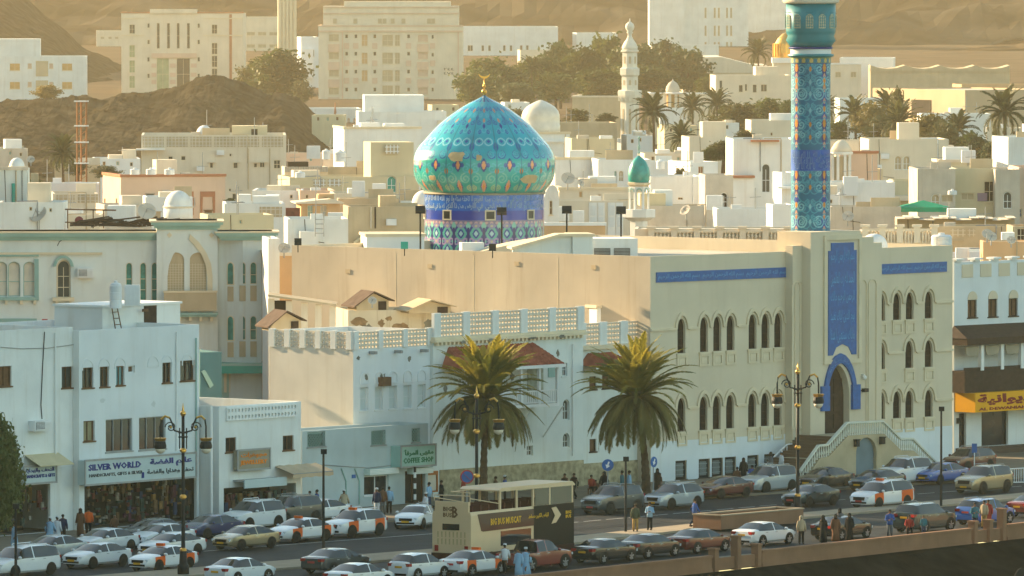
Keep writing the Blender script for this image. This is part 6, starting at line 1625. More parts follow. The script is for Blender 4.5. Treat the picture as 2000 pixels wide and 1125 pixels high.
# roof clutter
TK = [(263, 330, 341, 18, 758, 'pale'), (295, 330, 341, 20, 757, ''), (331, 330, 341, 20, 756, ''), (612, 287, 310, 26, 858, ''), (637, 293, 311, 16, 862, ''), (664, 295, 316, 24, 850, ''), (586, 336, 347, 20, 796, ''), (700, 356, 384, 25, 700, ''), (740, 361, 376, 26, 702, ''), (655, 418, 431, 30, 640, ''),
      (1100, 406, 432, 24, 668, ''), (1130, 414, 436, 22, 668, ''), (1277, 378, 396, 26, 720, ''), (1290, 313, 330, 16, 815, ''), (1312, 314, 330, 14, 816, ''), (1364, 299, 318, 20, 790, ''), (1396, 384, 410, 32, 728, ''), (1892, 296, 318, 27, 755, ''), (1788, 345, 352, 9, 735, ''), (1880, 487, 504, 26, 612, ''), (237, 404, 436, 55, 650, ''), (1860, 372, 380, 18, 700, '')]
spots = ['beside two others on the pink house', 'middle one on the pink house roof', 'right hand one on the pink house roof', 'by the corrugated shed', 'small one by the corrugated shed', 'right of the corrugated shed', 'on the parapet of the yellow house', 'on the rubble wall', 'beside the green arched window', 'on the white roof terrace',
         'below the niche shaped gable', 'next to the white double doors', 'in front of the green cupola', 'on the low whitewashed wall', 'right one on the low whitewashed wall', 'on the sunlit white corner', 'before the arched doorway', 'on the yellow roof hut', 'on the ochre house strip', 'at the corner of the arcade building', 'wide one on the roof of the ornate building', 'over the weathered beige house']
for (px, a_, c_, wp, D, _), s_ in zip(TK, spots):
    bxk = wp > 24 or px in (1100, 1130, 1364)
    water_tank(px, a_, c_, wp, D, ('white box water tank ' if bxk else 'round white water tank ') + s_, kind='box' if bxk else 'round')
DS = [(60, 312, 8, 640, 'pinkish dish on the teal house roof', 0), (286, 415, 19, 640, 'big grey dish beside the wide white tank', 10), (76, 420, 19, 640, 'large tilted dish behind the left roof edge', -30), (1109, 350, 14, 730, 'large pale dish on the house behind the turquoise dome', 10), (1134, 358, 8, 728, 'smaller dish beside the large pale one behind the dome', 30),
      (555, 486, 12, 594, 'round beige dish on the peach house end', 5), (1936, 463, 11, 606, 'front one of two big dishes on the orange wall', 15), (1928, 458, 11, 609, 'rear one of two big dishes on the orange wall', 5), (1975, 470, 9, 606, 'single dish at the right end of the orange wall', 0), (1656, 424, 12, 682, 'beige dish on the shaded timber terrace', 0), (1340, 412, 12, 690, 'tilted pale dish under the box tank on the garden wall', -40), (727, 588, 9, 560, 'small round dish on the tin hut before the plain mosque wall', 10), (192, 604, 9, 552, 'dish lying tilted near the roof house of the silver shop', -70), (545, 595, 9, 566, 'rusty dish by the open shed', 60)]
for px, py, r_, D, lab, az in DS: dish(px, py, r_, D, lab, az)
# white roof dome on tall cream house / left roof
for px, pyb, r_, D, lab in ((399, 268, 16, 872, 'pale roof dome on the tall cream house'), (348, 408, 27, 655, 'white plaster dome with a ringed base behind the arched tower bay'), (33, 330, 15, 652, 'grey plaster dome on the teal house roof'), (828, 404, 24, 652, 'ribbed white dome half hidden left of the drum')):
    o = thing('roof_dome', lab, 'dome', at(px, pyb, D)); s_ = SC(D)
    MB().lathe([(r_ * 1.06 / s_, -1.2), (r_ * 1.06 / s_, 4 / s_), (r_ / s_, 5 / s_)] + [(r_ / s_ * math.cos(t * math.pi / 18), 5 / s_ + r_ * 1.15 / s_ * math.sin(t * math.pi / 18)) for t in range(1, 9)] + [(.02, 5 / s_ + r_ * 1.15 / s_)], 24).build('shell', white, o, smooth=True)
    MB().lathe([(r_ * 1.1 / s_, 2 / s_), (r_ * 1.12 / s_, 4 / s_), (r_ * 1.06 / s_, 6 / s_)], 24).build('ring', cream, o)
# open sheds in front of the plain mosque wall
sd = thing('open_shed', 'open roof shed with bamboo mat roof before the plain mosque wall', 'shed', at(590, 640, 562)); s_ = SC(562)
MB().prism([(-66 / s_, 62 / s_), (68 / s_, 44 / s_), (68 / s_, 47 / s_), (-66 / s_, 66 / s_)], -1, 3).build('mat_roof', tanp, sd)
for x in (-60, -25, 5, 32, 60): MB().box(x / s_ - .22, x / s_ + .22, -.6, -.2, 0, (50 - x * .12) / s_).build('post', cream, sd)
MB().box(-60 / s_, -22 / s_, 1, 1.1, 26 / s_, 52 / s_).build('dark_opening', darkin, sd)
hut = M('rusty_sheet', (0.11, 0.075, 0.055), .85, .4, 1.5, .3)
for px, pyb, wp, hp, D, lab, m_ in ((560, 646, 62, 36, 556, 'low rusty roofed hut beside the open shed', hut), (730, 606, 66, 34, 572, 'pitched tin roofed roof hut with a dish on its end', hut), (842, 612, 86, 24, 571, 'low mat roofed lean to against the plain mosque wall', tanp)):
    o = thing('roof_hut', lab, 'hut', at(px, pyb, D), R(18)); s_ = SC(D); w_, h_ = wp / s_, hp / s_
    MB().prism([(-w_ / 2, 0), (w_ / 2, 0), (w_ / 2, h_ * .55), (0, h_), (-w_ / 2, h_ * .2)], .3, 2.4).build('wall', tanp, o)
    MB().prism([(-w_ / 2 - .3, h_ * .16), (0, h_ + .03), (w_ / 2 + .3, h_ * .5), (w_ / 2 + .3, h_ * .57), (0, h_ + .13), (-w_ / 2 - .3, h_ * .24)], -.2, 3).build('sheet_roof', m_, o)
    MB().box(w_ * .18, w_ * .42, .22, .298, 0, h_ * .5).build('door', wood, o)
# loose roof lumber on the ornate building
r_ = random.Random(4)
o = thing('timber_heap', 'dark heap of broken timber and poles on the ornate building roof', 'timber heap', at(240, 446, 640))
hm = MB()
for k in range(46): 
    x, y = r_.uniform(-3.4, 3.4), r_.uniform(-.6, .8); a = r_.uniform(-.5, .5); l = r_.uniform(.5, 1.6)
    hm.tube([(x - l * math.cos(a), y, .1 + r_.uniform(0, .5)), (x + l * math.cos(a), y + .3, .15 + r_.uniform(0, .8))], .06, 4)
hm.build('timber', wood, o)
o = thing('roof_frame', 'rusty iron roof frame with a table of junk on the ornate building roof', 'frame', at(172, 446, 642))
fm = MB()
for x in (-1.6, .4, 1.2): fm.tube([(x, 0, 0), (x, 0, 1.5)], .05, 5)
fm.tube([(-2.1, 0, 1.5), (2.2, 0, 1.42)], .06, 5).tube([(-4.4, 0, .5), (2.2, 0, .45)], .05, 5); fm.build('bar', brown, o)
MB().ball((-.7, 0, .6), .35).build('red_pot', M('dark_red_pot', (.22, .04, .05), .6), o)
am = thing('antenna_mast', 'tall rusty lattice mast standing before the rubble hill', 'mast', at(160, 372, 800)); s_ = SC(800); hh = 176 / s_
for x, y in ((-.45, 0), (.45, 0), (-.1, .7)): MB().tube([(x, y, -1), (x, y, hh)], .09, 5).build('leg', M('rusty_steel', (.30, .13, .05), .7), am)
for k in range(12): MB().tube([(-.45, 0, hh * k / 12), (.45, 0, hh * (k + 1) / 12)], .03, 4).build('brace', M('rusty_steel', (.30, .13, .05), .7), am)
for py in (199, 247, 279, 320): MB().box(-.75, .65, -.25, .6, (372 - py) / s_, (372 - py) / s_ + .12).build('platform', whitep, am)
fl = thing('flagpole', 'thin red flagpole in front of the arcaded school wall', 'flagpole', at(655, 262, 1330)); MB().tube([(0, 0, -2), (0, 0, 70 / SC(1175))], .08, 5).build('pole', rust, fl)
MB().add([(0, 0, 4.9), (.2, 0, 3.4), (-.25, 0, 3.2), (-.1, .05, 4.6)], [(0, 1, 2, 3)]).build('flag', rust, fl)
# ================================================================ FAR BUILDINGS AND TOWERS
def grid_w(xs, ys, w_, h_, kind='rect', pane=None): return [(x, y, w_, h_, kind, pane or glassd) for x in xs for y in ys]
amber = M('painted_sunlit_glass', (0.62, 0.36, 0.14), 0.5, .2)  # sunlight on the panes put into their orange base colour
greenm = M('greenish_net_glass', (0.36, 0.42, 0.25), .4, .2)
b = house('white flat block with windows painted sunlit orange below the left hill', -14, 168, 110, 1450, 2, 14, white, grid_w((29, 131), (131, 167), 20, 14, 'rect', amber) + grid_w((58, 100), (129, 165), 8, 10, 'rect', pinkp), name='apartment_building', cat='building', box=[(-14, 78, 76, 110, 1, 8, white)])
for y_ in (134, 172): b.part('tan_panel', MB().box(b.f(70, y_)[0], b.f(94, y_)[0], -.1, -.002, b.f(80, y_ + 15)[1], b.f(80, y_ - 15)[1]), tanp)
hot = cream
b = house('symmetrical cream hotel with tall slot windows behind the rubble hill', 237, 475, 26, 1520, 0, 16, cream,
          grid_w((258, 419), (57,), 11, 18) + grid_w((258,), (100, 130, 160), 11, 24, 'rect', greenm) + grid_w((419,), (95, 120, 145), 11, 22) + grid_w((309, 329, 348, 368), (70,), 6, 50) + grid_w((290, 388), (50, 82, 116, 148), 5, 9) + [(318, 145, 24, 62, 'rect', greenm), (358, 145, 26, 62, 'rect', glassd)], name='hotel', cat='hotel', cop=rust)
for p0, p1, q0, q1 in ((293, 385, 18, 26),): b.part('raised_parapet', MB().box(b.f(p0, 20)[0], b.f(p1, 20)[0], -.4, 1, b.h, b.f(300, q0)[1]), cream)
for q0 in (104,): b.part('salmon_band', MB().box(b.f(296, q0)[0], b.f(384, q0)[0], -.3, -.003, b.f(300, 113)[1], b.f(300, 104)[1]), pinkp)
for q0 in (124, 142, 156): 
    for p0, p1 in ((296, 305), (332, 343), (373, 384)): b.part('salmon_panel', MB().box(b.f(p0, q0)[0], b.f(p1, q0)[0], -.12, -.003, b.f(300, q0 + 8)[1], b.f(300, q0)[1]), pinkp)
for p0 in (448,): b.part('corner_strip', MB().box(b.f(448, 100)[0], b.f(453, 100)[0], -.12, -.003, b.f(450, 185)[1], b.f(450, 28)[1]), rust)
for q0 in (36, 69): b.part('string_course', MB().box(0, b.f(282, 40)[0], -.15, -.003, b.f(250, q0 + 1)[1], b.f(250, q0 - 1)[1]).box(b.f(397, 40)[0], b.w, -.15, -.003, b.f(450, q0 + 1)[1], b.f(450, q0 - 1)[1]), trim)
b = house('broad pink and cream hotel of six floors behind the dome', 622, 904, 52, 1480, 0, 18, cream,
          grid_w((677, 695, 732, 798), (71, 105, 140, 175), 6, 8) + grid_w((712,), (79, 114, 148), 12, 22, 'rect', peach) + grid_w((757,), (79, 114, 148, 178), 21, 22, 'rect', tanp) + grid_w((776,), (79, 114, 148, 178), 10, 22, 'rect', tanp) + grid_w((652,), (74, 109, 143, 178), 20, 14, 'rect', tanp) + grid_w((826,), (75, 109, 143, 178), 20, 14, 'rect', pinkp) + grid_w((845,), (72, 107, 141, 175), 5, 8), name='hotel', cat='hotel', cop=pinkp,
          box=[(631, 896, 12, 52, 1.2, 14, cream), (672, 880, 3, 12, 2, 10, cream)])
for cx in (652, 826):
    for q0 in (86, 121, 155, 190): b.part('salmon_panel', MB().box(b.f(cx - 11, q0)[0], b.f(cx + 11, q0)[0], -.12, -.003, b.f(cx, q0 + 16)[1], b.f(cx, q0)[1]), pinkp)
for cx in (677, 695, 732, 798, 845):
    for q0 in (84, 118, 152): b.part('salmon_panel', MB().box(b.f(cx - 5, q0)[0], b.f(cx + 5, q0)[0], -.1, -.003, b.f(cx, q0 + 11)[1], b.f(cx, q0)[1]), pinkp)
for q0 in (61, 200): b.part('pink_band', MB().box(0, b.w, -.2, -.004, b.f(650, q0 + 1.5)[1], b.f(650, q0 - 1.5)[1]), pinkp)
for px in (669, 895): b.part('pink_strip', MB().box(b.f(px - 1, 100)[0], b.f(px + 1, 100)[0], -.16, -.005, b.f(px, 199)[1], b.f(px, 62)[1]), pinkp)
wm5 = MB().box(-.35, .35, -.08, 0, 0, .9).mesh('upper_window', tanp)
for px in (654, 694, 742, 751, 767, 788, 838, 846): obj('upper_window', wm5, b.e, (b.f(px, 44, 1.2)[0], 1.19, b.f(px, 46, 1.2)[1]))
for q0 in (14, 26): b.part('pink_band', MB().box(b.f(631, 20, 1.2)[0], b.f(896, 20, 1.2)[0], 1.0, 1.197, b.f(650, q0 + 1)[1], b.f(650, q0 - 1)[1]), pinkp)
for k, t in enumerate(('٢٤٤', '٤٧٤')): lettering(t, darkin, b.e, b.f(877, 135)[0], -.06, b.f(877, 135 + 8 * k)[1], 1.9, .45)
b = house('slender ribbed stone tower left of the pink hotel', 543, 579, -60, 1620, 3, 4, cream, name='tower', cat='tower')
for k in range(5): b.part('rib', MB().box(b.w * (k + .5) / 5 - .18, b.w * (k + .5) / 5 + .18, -.35, -.003, 0, b.h), trim)
house('narrow sunlit white flats between the ribbed tower and the pink hotel', 588, 622, 72, 1560, 6, 10, white2, grid_w((600, 611), (104, 140), 5, 14), name='apartment_building', cat='building', box=[(588, 612, 96, 150, -1, 1, whitep)])
house('pale long roofed depot high behind the left hill', 52, 246, 9, 2050, 4, 20, white2, name='depot', cat='building')
house('pale beige villa row on the slope right of the left hill', 188, 240, 60, 1950, 3, 14, cream, grid_w((200, 215, 228), (74,), 7, 5, 'rect', tanp), name='apartment_building', cat='building')
house('dim cream office slab above the cream hotel', 373, 468, -40, 2100, 2, 14, cream, name='office_building', cat='building')
house('hazy cream flats with balconies between the hotel and ribbed tower', 474, 546, 33, 1900, 2, 14, cream, grid_w((490, 512, 534), (66, 90), 16, 7, 'rect', tanp), name='apartment_building', cat='building')
house('hazy blue grey building behind the ribbed tower', 440, 640, 12, 2150, 2, 14, white2, name='office_building', cat='building')
b = house('large hazy cream institute with rows of small windows', 904, 1090, 52, 1850, 1, 20, white, grid_w((916, 921, 943, 956, 985, 998, 1018, 1030), (94, 124), 5, 11), name='institute', cat='building')
b = house('tall hazy beige hospital block rising out of the frame', 900, 1068, -90, 2050, 1, 20, cream, grid_w((922, 966, 1010, 1048), (13,), 8, 6), name='hospital', cat='building')
house('pale cream villa above the dark trees', 1016, 1082, 98, 1560, 3, 10, cream, grid_w((1030, 1050, 1066), (116,), 6, 7, 'rect', tanp), name='villa')
house('long hazy white depot above the tree belt', 1126, 1206, 64, 1850, 4, 12, white, name='depot', cat='building')
house('hazy blue white low block behind the tree belt', 1060, 1290, 71, 2000, 0, 12, white2, name='depot', cat='building')
b = house('tall hazy tower block with paired slot windows', 1268, 1462, -120, 1950, 0, 18, white, grid_w((1378, 1396, 1404, 1420, 1428), (25, 60, 92), 4, 20, 'rect', tanp) + grid_w((1312, 1320), (24, 63), 4, 10, 'rect', tanp), name='tower_block', cat='building')
b.part('projecting_bay', MB().box(b.f(1268, 0)[0], b.f(1336, 0)[0], -2.5, -.002, 0, b.h), white)
house('smooth hazy tower block behind the tiled minaret', 1462, 1552, -160, 2000, 0, 18, white, name='tower_block', cat='building')
house('low white flat roof in front of the hazy tower block', 1274, 1404, 89, 1800, 2, 12, white, name='depot', cat='building', cop=whitep)
b = house('cream villa with arched entrance behind the shrubs', 1398, 1548, 147, 1290, 3, 12, cream, [(1408, 165, 6, 16), (1447, 173, 8, 14), (1457, 171, 5, 14), (1474, 173, 8, 16), (1492, 172, 12, 14)], name='villa', box=[(1476, 1520, 130, 147, 1, 5, cream)])
hg = thing('market_hangar', 'wide tan hangar with a shallow vaulted roof behind the trees', 'hangar', at(1398, 190, 1400)); s_ = SC(1400)
MB().prism([(-64 / s_, 0), (100 / s_, 0), (100 / s_, 62 / s_), (72 / s_, 63 / s_), (10 / s_, 79 / s_), (-44 / s_, 77 / s_), (-64 / s_, 68 / s_)], 0, 30).build('roof', cream, hg)
MB().box(-60 / s_, 90 / s_, -.4, -.01, 0, 48 / s_).build('dark_front', tanp, hg)
b = house('large warehouse with a sunlit gable and a shaded long side', 1885, 2080, 176, 1180, 27, 27, M('warehouse_sheeting', (0.50, 0.38, 0.25), .9, .08, .3, .1), name='warehouse', cat='warehouse', para=.2)
y_, z_ = b.s(1800, 211); b.part('loading_door', MB().box(-.1, -.003, y_ - 2.8, y_ + 2.8, z_ - 1.2, z_ + 1.2), darkin)
house('second sunlit roof strip behind the large warehouse', 1878, 2080, 165, 1260, 5, 10, peach, name='warehouse', cat='warehouse')
b = house('long brown hazy warehouse with scalloped roofs', 1700, 1972, 134, 1400, -1, 14, tanp, name='warehouse', cat='warehouse', para=.1)
for k in range(4): b.part('roof_vault', MB().prism([(b.w * k / 4 + b.w / 4 * t, b.h + .01 + .6 * (2 * t - 1) ** 2 - .6 + .55) for t in (0, .25, .5, .75, 1)] + [(b.w * (k + 1) / 4, b.h - .5), (b.w * k / 4, b.h - .5)], -.2, 12), tanp)
b = house('cream office with sunlit flat roof right of the tiled minaret', 1612, 1682, 126, 1300, 2, 10, cream, grid_w((1637, 1667), (146,), 11, 11, 'rect', tanp), name='office_building', cat='building', cop=whitep)
house('white low sheds with a bright roof beyond the cream office', 1640, 1745, 113, 1420, -4, 14, whitep, name='depot', cat='building')
house('low pale wall with a white post under the palms', 1640, 1742, 192, 1180, 3, 8, white, name='yard_wall', cat='wall')
house('pale garden wall between the palms and the large warehouse', 1800, 1935, 222, 1100, 3, 6, white, name='yard_wall', cat='wall')
house('cream mosque court wall with sunlit piers', 1270, 1420, 184, 1240, 2, 8, cream, grid_w((1286, 1300), (190,), 9, 10, 'round', amber), name='court_wall', cat='wall', cop=whitep)
gz_ = thing('gazebo', 'small domed gazebo in the courtyard right of the white minaret', 'gazebo', at(1314, 222, 1230)); s_ = SC(1230)
MB().lathe([(13 / s_, 42 / s_), (14 / s_, 46 / s_), (12.5 / s_, 53 / s_), (8 / s_, 60 / s_), (2 / s_, 64 / s_), (.3 / s_, 68 / s_)], 20).build('dome', greyp, gz_, smooth=True)
MB().lathe([(20 / s_, 38 / s_), (24 / s_, 40 / s_), (13 / s_, 42 / s_)], 8).build('eave', whitep, gz_)
for k in range(8): MB().box(-.22, .22, -.22, .22, 0, 38 / s_).build('post', cream, gz_, (16 / s_ * math.cos(k * .785 + .39), 16 / s_ * math.sin(k * .785 + .39), 0))
MB().lathe([(12 / s_, 12 / s_), (12 / s_, 38 / s_)], 8).build('core', amber, gz_)
MB().box(-26 / s_, 26 / s_, -2, 3, -3, 12 / s_).build('base', white, gz_)
gg = thing('gilded_gate', 'ornate white gateway with gilded half dome behind the tiled minaret', 'gateway', at(1536, 175, 1330)); s_ = SC(1330)
MB().box(-26 / s_, 30 / s_, 0, 4, -2, 52 / s_).build('block', cream, gg); MB().box(-28 / s_, 32 / s_, -.3, 4.3, 52 / s_ + .01, 62 / s_).build('cornice', whitep, gg)
MB().lathe([(24 / s_, 62 / s_), (25 / s_, 72 / s_), (23 / s_, 88 / s_), (16 / s_, 100 / s_), (7 / s_, 109 / s_), (.05, 112 / s_)], 24, Matrix.Translation((0, 2, 0))).build('gilded_dome', gold, gg)
for k in range(24): MB().box(-.12, .12, -25 / s_ - .12, -25 / s_ + .3, 64 / s_, 90 / s_, Matrix.Translation((0, 2, 0)) @ Matrix.Rotation(R(15 * k), 4, 'Z')).build('dome_rib', gold, gg)
# ================================================================ PALMS AND TREES
palm_m = leaf_mat('palm_leaflet', (0.12, 0.14, 0.022), (0.42, 0.34, 0.05), 0.52)
palm_dry = leaf_mat('old_palm_leaflet', (0.10, 0.10, 0.028), (0.24, 0.20, 0.055), 0.35)
palm_far = leaf_mat('far_palm_leaflet', (0.04, 0.055, 0.015), (0.10, 0.10, 0.03), 0.3)
leaf_d = leaf_mat('dark_leaf', (0.03, 0.05, 0.012), (0.11, 0.13, 0.03), 0.3)
leaf_o = leaf_mat('olive_leaf', (0.045, 0.055, 0.018), (0.12, 0.115, 0.035), 0.3)
leaf_y = leaf_mat('yellow_green_leaf', (0.10, 0.09, 0.02), (0.24, 0.17, 0.03), 0.35)
bark = M('palm_bark', (0.10, 0.065, 0.04), .95, .4, 3.0, 0, .6)
def frond_mesh(L, e0, bend, nl, ll, lw, seed, far=False):
    """One feather leaf: an arched rib with narrow leaflets in two ranks."""
    r = random.Random(seed); m = MB(); pts = []; p, a = Vector((0, 0, 0)), R(e0)
    n = 14; side = r.uniform(-.12, .12)
    for i in range(n + 1):
        pts.append(p.copy()); p = p + Vector((math.cos(a), side * i / n * .5, math.sin(a))) * (L / n); a -= R(bend) / n * ((0.45 + 1.1 * i / n) if far or e0 > 24 else (1.6 - 1.5 * i / n))
    m.tube(pts, [max(.008, .045 * (1 - i / n)) for i in range(n + 1)], 3 if far else 4, cap=False)
    for i in range(nl):
        t = .10 + .9 * (i + .5) / nl; f = t * n; k = min(n - 1, int(f)); q = pts[k].lerp(pts[k + 1], f - k)
        d = (pts[k + 1] - pts[k]).normalized(); s_ = Vector((0, 1, 0)); up = s_.cross(d) * -1
        l = ll * (math.sin(math.pi * min(1, t * .9 + .12)) ** .6) * r.uniform(.8, 1.1)
        for sg in (1, -1):
            o = (d * .85 + s_ * sg * r.uniform(.75, 1.05) + up * r.uniform(.1, .45)).normalized() * l
            o.z -= l * (.22 if far or e0 > 24 else .5)
            w_ = d * lw * .5
            m.add([q - w_, q + w_, q + o * .55 + w_ * .9 + Vector((0, 0, .02)), q + o, q + o * .55 - w_ * .9], [(0, 1, 2, 4), (4, 2, 3)])
    return m.mesh('frond')
def palm(label, base, top, Rf, seed, nfr, far=True, group=None, hang=0.35):
    base, top = Vector(base), Vector(top)
    o = thing('palm_tree', label, 'palm tree', base, 0, group)
    r = random.Random(seed); h = top - base
    m = MB(); k = 7 if far else 26; pts, rad = [], []
    for i in range(k + 1):
        t = i / k; pts.append(Vector((h.x * t * t, h.y * t * t, h.z * t - (.3 if i == 0 else 0)))); rad.append((.30 - .10 * min(1, t * 2) if not far else .24) * (1 + (.18 if i % 2 else 0) * (not far)) * Rf / 3.6)
    m.tube(pts, rad, 6 if far else 10); m.build('trunk', bark, o)
    if not far:
        bm = MB()
        for i in range(60):
            a, z = r.uniform(0, 6.28), r.uniform(-.9, .25); q = h + Vector((.22 * math.cos(a), .22 * math.sin(a), z))
            bm.tube([q, q + Vector((.28 * math.cos(a), .28 * math.sin(a), .35))], [.07, .02], 4)
        bm.build('leaf_bases', bark, o)['kind'] = 'stuff'
    for i in range(nfr):
        t = (i + .5) / nfr; v = i % 3
        key = ('frond', far, round(t * (7 if far else 11)), v, round(hang, 2))
        e0 = (82 - 105 * t ** 1.15) if far else (88 - 112 * t if t < .6 else 60 - 62 * t); bend = 55 + 60 * t + (35 if t > 1 - hang else 0) if far else (50 + 60 * t if t < .6 else 104)
        me = cached(key, lambda: frond_mesh(1.0 if far else 4.5, e0, bend, 24 if far else 92, .19 if far else .58, .045 if far else .07, len(MESHES) * 37, far))
        f = obj('frond', me, o, h, i * 2.39996 + r.uniform(-.2, .2), palm_far if far else (palm_dry if t > .55 else palm_m))
        s_ = (Rf * 1.2 if far else Rf / 3.6) * r.uniform(.88, 1.1); f.scale = (s_, s_, s_)
        f.rotation_euler.x, f.rotation_euler.y = r.uniform(-.22, .22), r.uniform(-.16, .16)
    return o
p1b, p2b = G(944, 986, .13), G(1262, 968, .13)
palm('shaggy date palm behind the double decker bus, tip leaves lit gold', p1b, at(950, 783, p1b.y), 3.7, 3, 135, False, 'date palms on the pavement', .45)
palm('date palm leaning slightly in front of the mosque corner', p2b, at(1243, 780, p2b.y), 3.7, 9, 120, False, 'date palms on the pavement', .45)
FP = [(1276, 222, 312, 44, 1000, 'tall palm with hanging skirt right of the white minaret'), (1332, 272, 318, 36, 960, 'drooping palm left of the beige walled house'), (1352, 212, 270, 34, 1150, 'hazy palm beside the courtyard gazebo'), (1670, 226, 285, 42, 1010, 'spiky palm right of the tiled minaret'), (1757, 240, 290, 46, 985, 'broad palm above the twin arched windows'), (1870, 256, 312, 42, 960, 'palm above the white box tank'), (1962, 222, 320, 54, 900, 'large lone palm at the right edge of the town'),
      (1480, 104, 150, 30, 1340, 'small hazy palm in front of the tower block'), (1038, 136, 190, 28, 1330, 'small hazy palm left of the tree belt'), (122, 300, 345, 40, 885, 'bushy palm by the rusty mast below the rubble hill'), (1612, 215, 285, 30, 1050, 'hazy palm half hidden behind the tiled minaret'), (1400, 205, 260, 34, 1130, 'palm rising from the shrubs behind the beige walled house'), (1735, 210, 270, 36, 1040, 'palm in the yellowish shrubs below the warehouse')]
for px, py, pb_, rp, D, lab in FP:
    b_ = at(px + 2, pb_, D); b_.z -= 2.0
    palm(lab, b_, at(px, py, D), rp / SC(D), px, 42, True, 'palms in the town', .3)
def crown_mesh(key, seed, n_cl, n_lf, lf):
    def mk():
        r = random.Random(seed); m = MB()
        for c in range(n_cl):
            a, z = r.uniform(0, 6.28), r.uniform(-.85, 1); q = math.sqrt(max(0, 1 - z * z)) * r.uniform(.35, 1)
            cc = Vector((q * math.cos(a), q * math.sin(a), z * .9)) * r.uniform(.55, .95); rc = r.uniform(.16, .34)
            for k in range(n_lf):
                p = cc + Vector((r.gauss(0, 1), r.gauss(0, 1), r.gauss(0, .8))) * rc * .55
                d = Vector((r.uniform(-1, 1), r.uniform(-1, 1), r.uniform(-.5, .9))).normalized(); e = d.orthogonal().normalized()
                s_ = lf * r.uniform(.6, 1.3)
                m.add([p - d * s_, p + e * s_ * .55, p + d * s_, p - e * s_ * .55], [(0, 1, 2, 3)])
        return m.mesh('crown')
    return cached(('crown', key), mk)
def tree(label, px, yt, yb, wp, D, mat, v, group, name='tree', cat='tree'):
    c = at(px, yb, D); s_ = SC(D); h = (yb - yt) / s_
    o = thing(name, label, cat, (c.x, c.y, c.z - 1.5), 0, group)
    k = obj('crown', crown_mesh(v, v * 7 + 1, 70, 46, .10), o, (0, 0, 1.5 + h * .56), v * 1.3 + px, mat)
    k.scale = (wp * .6 / s_, wp * .6 / s_, h * .53)
    t = MB().tube([(0, 0, 0), (.1, 0, 1.5 + h * .3), (.2, .1, 1.5 + h * .6)], [.3, .22, .08], 6)
    for a in range(4): t.tube([(.08, 0, 1.5 + h * .25), (math.cos(a * 1.6) * wp / s_ * .25, math.sin(a * 1.6) * wp / s_ * .25, 1.5 + h * .65)], [.15, .04], 5)
    t.build('trunk', bark, o)
    return o
ORD = ['first', 'second', 'third', 'fourth', 'fifth', 'sixth', 'seventh', 'eighth', 'ninth', 'tenth', 'eleventh', 'twelfth', 'thirteenth', 'fourteenth', 'fifteenth', 'sixteenth', 'seventeenth', 'eighteenth']
BELT = [(930, 140, 215, 80, 1300), (985, 132, 215, 90, 1310), (1010, 165, 215, 80, 1270), (1062, 115, 200, 70, 1350), (1095, 88, 195, 90, 1370), (1140, 98, 198, 90, 1350), (1182, 78, 195, 80, 1390), (1215, 95, 195, 70, 1380), (1258, 92, 192, 80, 1380), (1300, 84, 190, 90, 1390), (1342, 102, 190, 80, 1380), (950, 118, 205, 90, 1360), (1035, 120, 200, 90, 1360), (1235, 130, 195, 100, 1340), (1165, 140, 200, 90, 1320), (1085, 145, 205, 80, 1310), (1290, 135, 195, 80, 1340), (1385, 150, 205, 60, 1320)]
for i, (px, yt, yb, wp, D) in enumerate(BELT): tree(ORD[i] + ' dark hazy tree counted along the belt behind the white minaret', px, yt, yb, wp, D, leaf_d, i % 4, 'tree belt behind the white minaret')
OT = [(545, 102, 205, 120, 1380, leaf_d, 'large hazy tree at the right shoulder of the rubble hill'), (500, 122, 195, 70, 1400, leaf_o, 'smaller tree left of the large tree on the rubble hill'), (588, 160, 205, 40, 1370, leaf_o, 'low bush by the narrow sunlit flats'), (95, 168, 198, 50, 1290, leaf_y, 'yellowish bush on the crest before the white flat block'), (1412, 278, 322, 66, 826, leaf_o, 'rounded olive shrub tree over the beige wall'), (1385, 290, 322, 36, 824, leaf_d, 'dark low shrub left of the rounded olive shrub'), (1330, 330, 368, 26, 795, leaf_y, 'small yellow bush beside the sunlit white corner'),
      (1440, 205, 268, 90, 1090, leaf_o, 'wide olive shrub behind the beige walled house'), (1500, 196, 262, 80, 1100, leaf_d, 'dark shrub left of the tiled minaret'), (1540, 200, 258, 50, 1090, leaf_d, 'shrub touching the left side of the tiled minaret'), (1640, 240, 285, 50, 1000, leaf_d, 'dark shrub right of the tiled minaret'), (1700, 205, 290, 70, 1000, leaf_y, 'yellow green bush below the large warehouse'), (1752, 176, 262, 34, 1030, leaf_o, 'upright narrow tree before the sunlit gable'), (1722, 230, 290, 70, 990, leaf_o, 'dense olive bush below the upright narrow tree'), (1812, 228, 300, 70, 970, leaf_y, 'golden bush beside the loading door'), (1845, 240, 320, 60, 950, leaf_o, 'olive tree above the yellow roof hut'), (1900, 262, 330, 70, 940, leaf_d, 'dark tree between two palms at the right'), (1935, 280, 325, 40, 930, leaf_d, 'dark shrub under the large lone palm'), (1010, 215, 262, 40, 1100, leaf_o, 'low olive bush left of the pearl dome'), (1130, 215, 246, 50, 1120, leaf_o, 'low bush left of the white minaret gallery'), (1185, 222, 246, 40, 1120, leaf_o, 'low bush against the white minaret shaft'), (68, 348, 425, 30, 770, leaf_d, 'dark shrub beside the cracked pier'), (150, 318, 345, 44, 900, leaf_o, 'scrub at the foot of the rusty mast'), (205, 325, 350, 50, 890, leaf_o, 'low scrub above the pink house roof'), (1455, 255, 280, 40, 900, leaf_o, 'shrub above the orange ledge'), (450, 388, 404, 26, 680, leaf_o, 'bare thorny bush by the yellow house')]
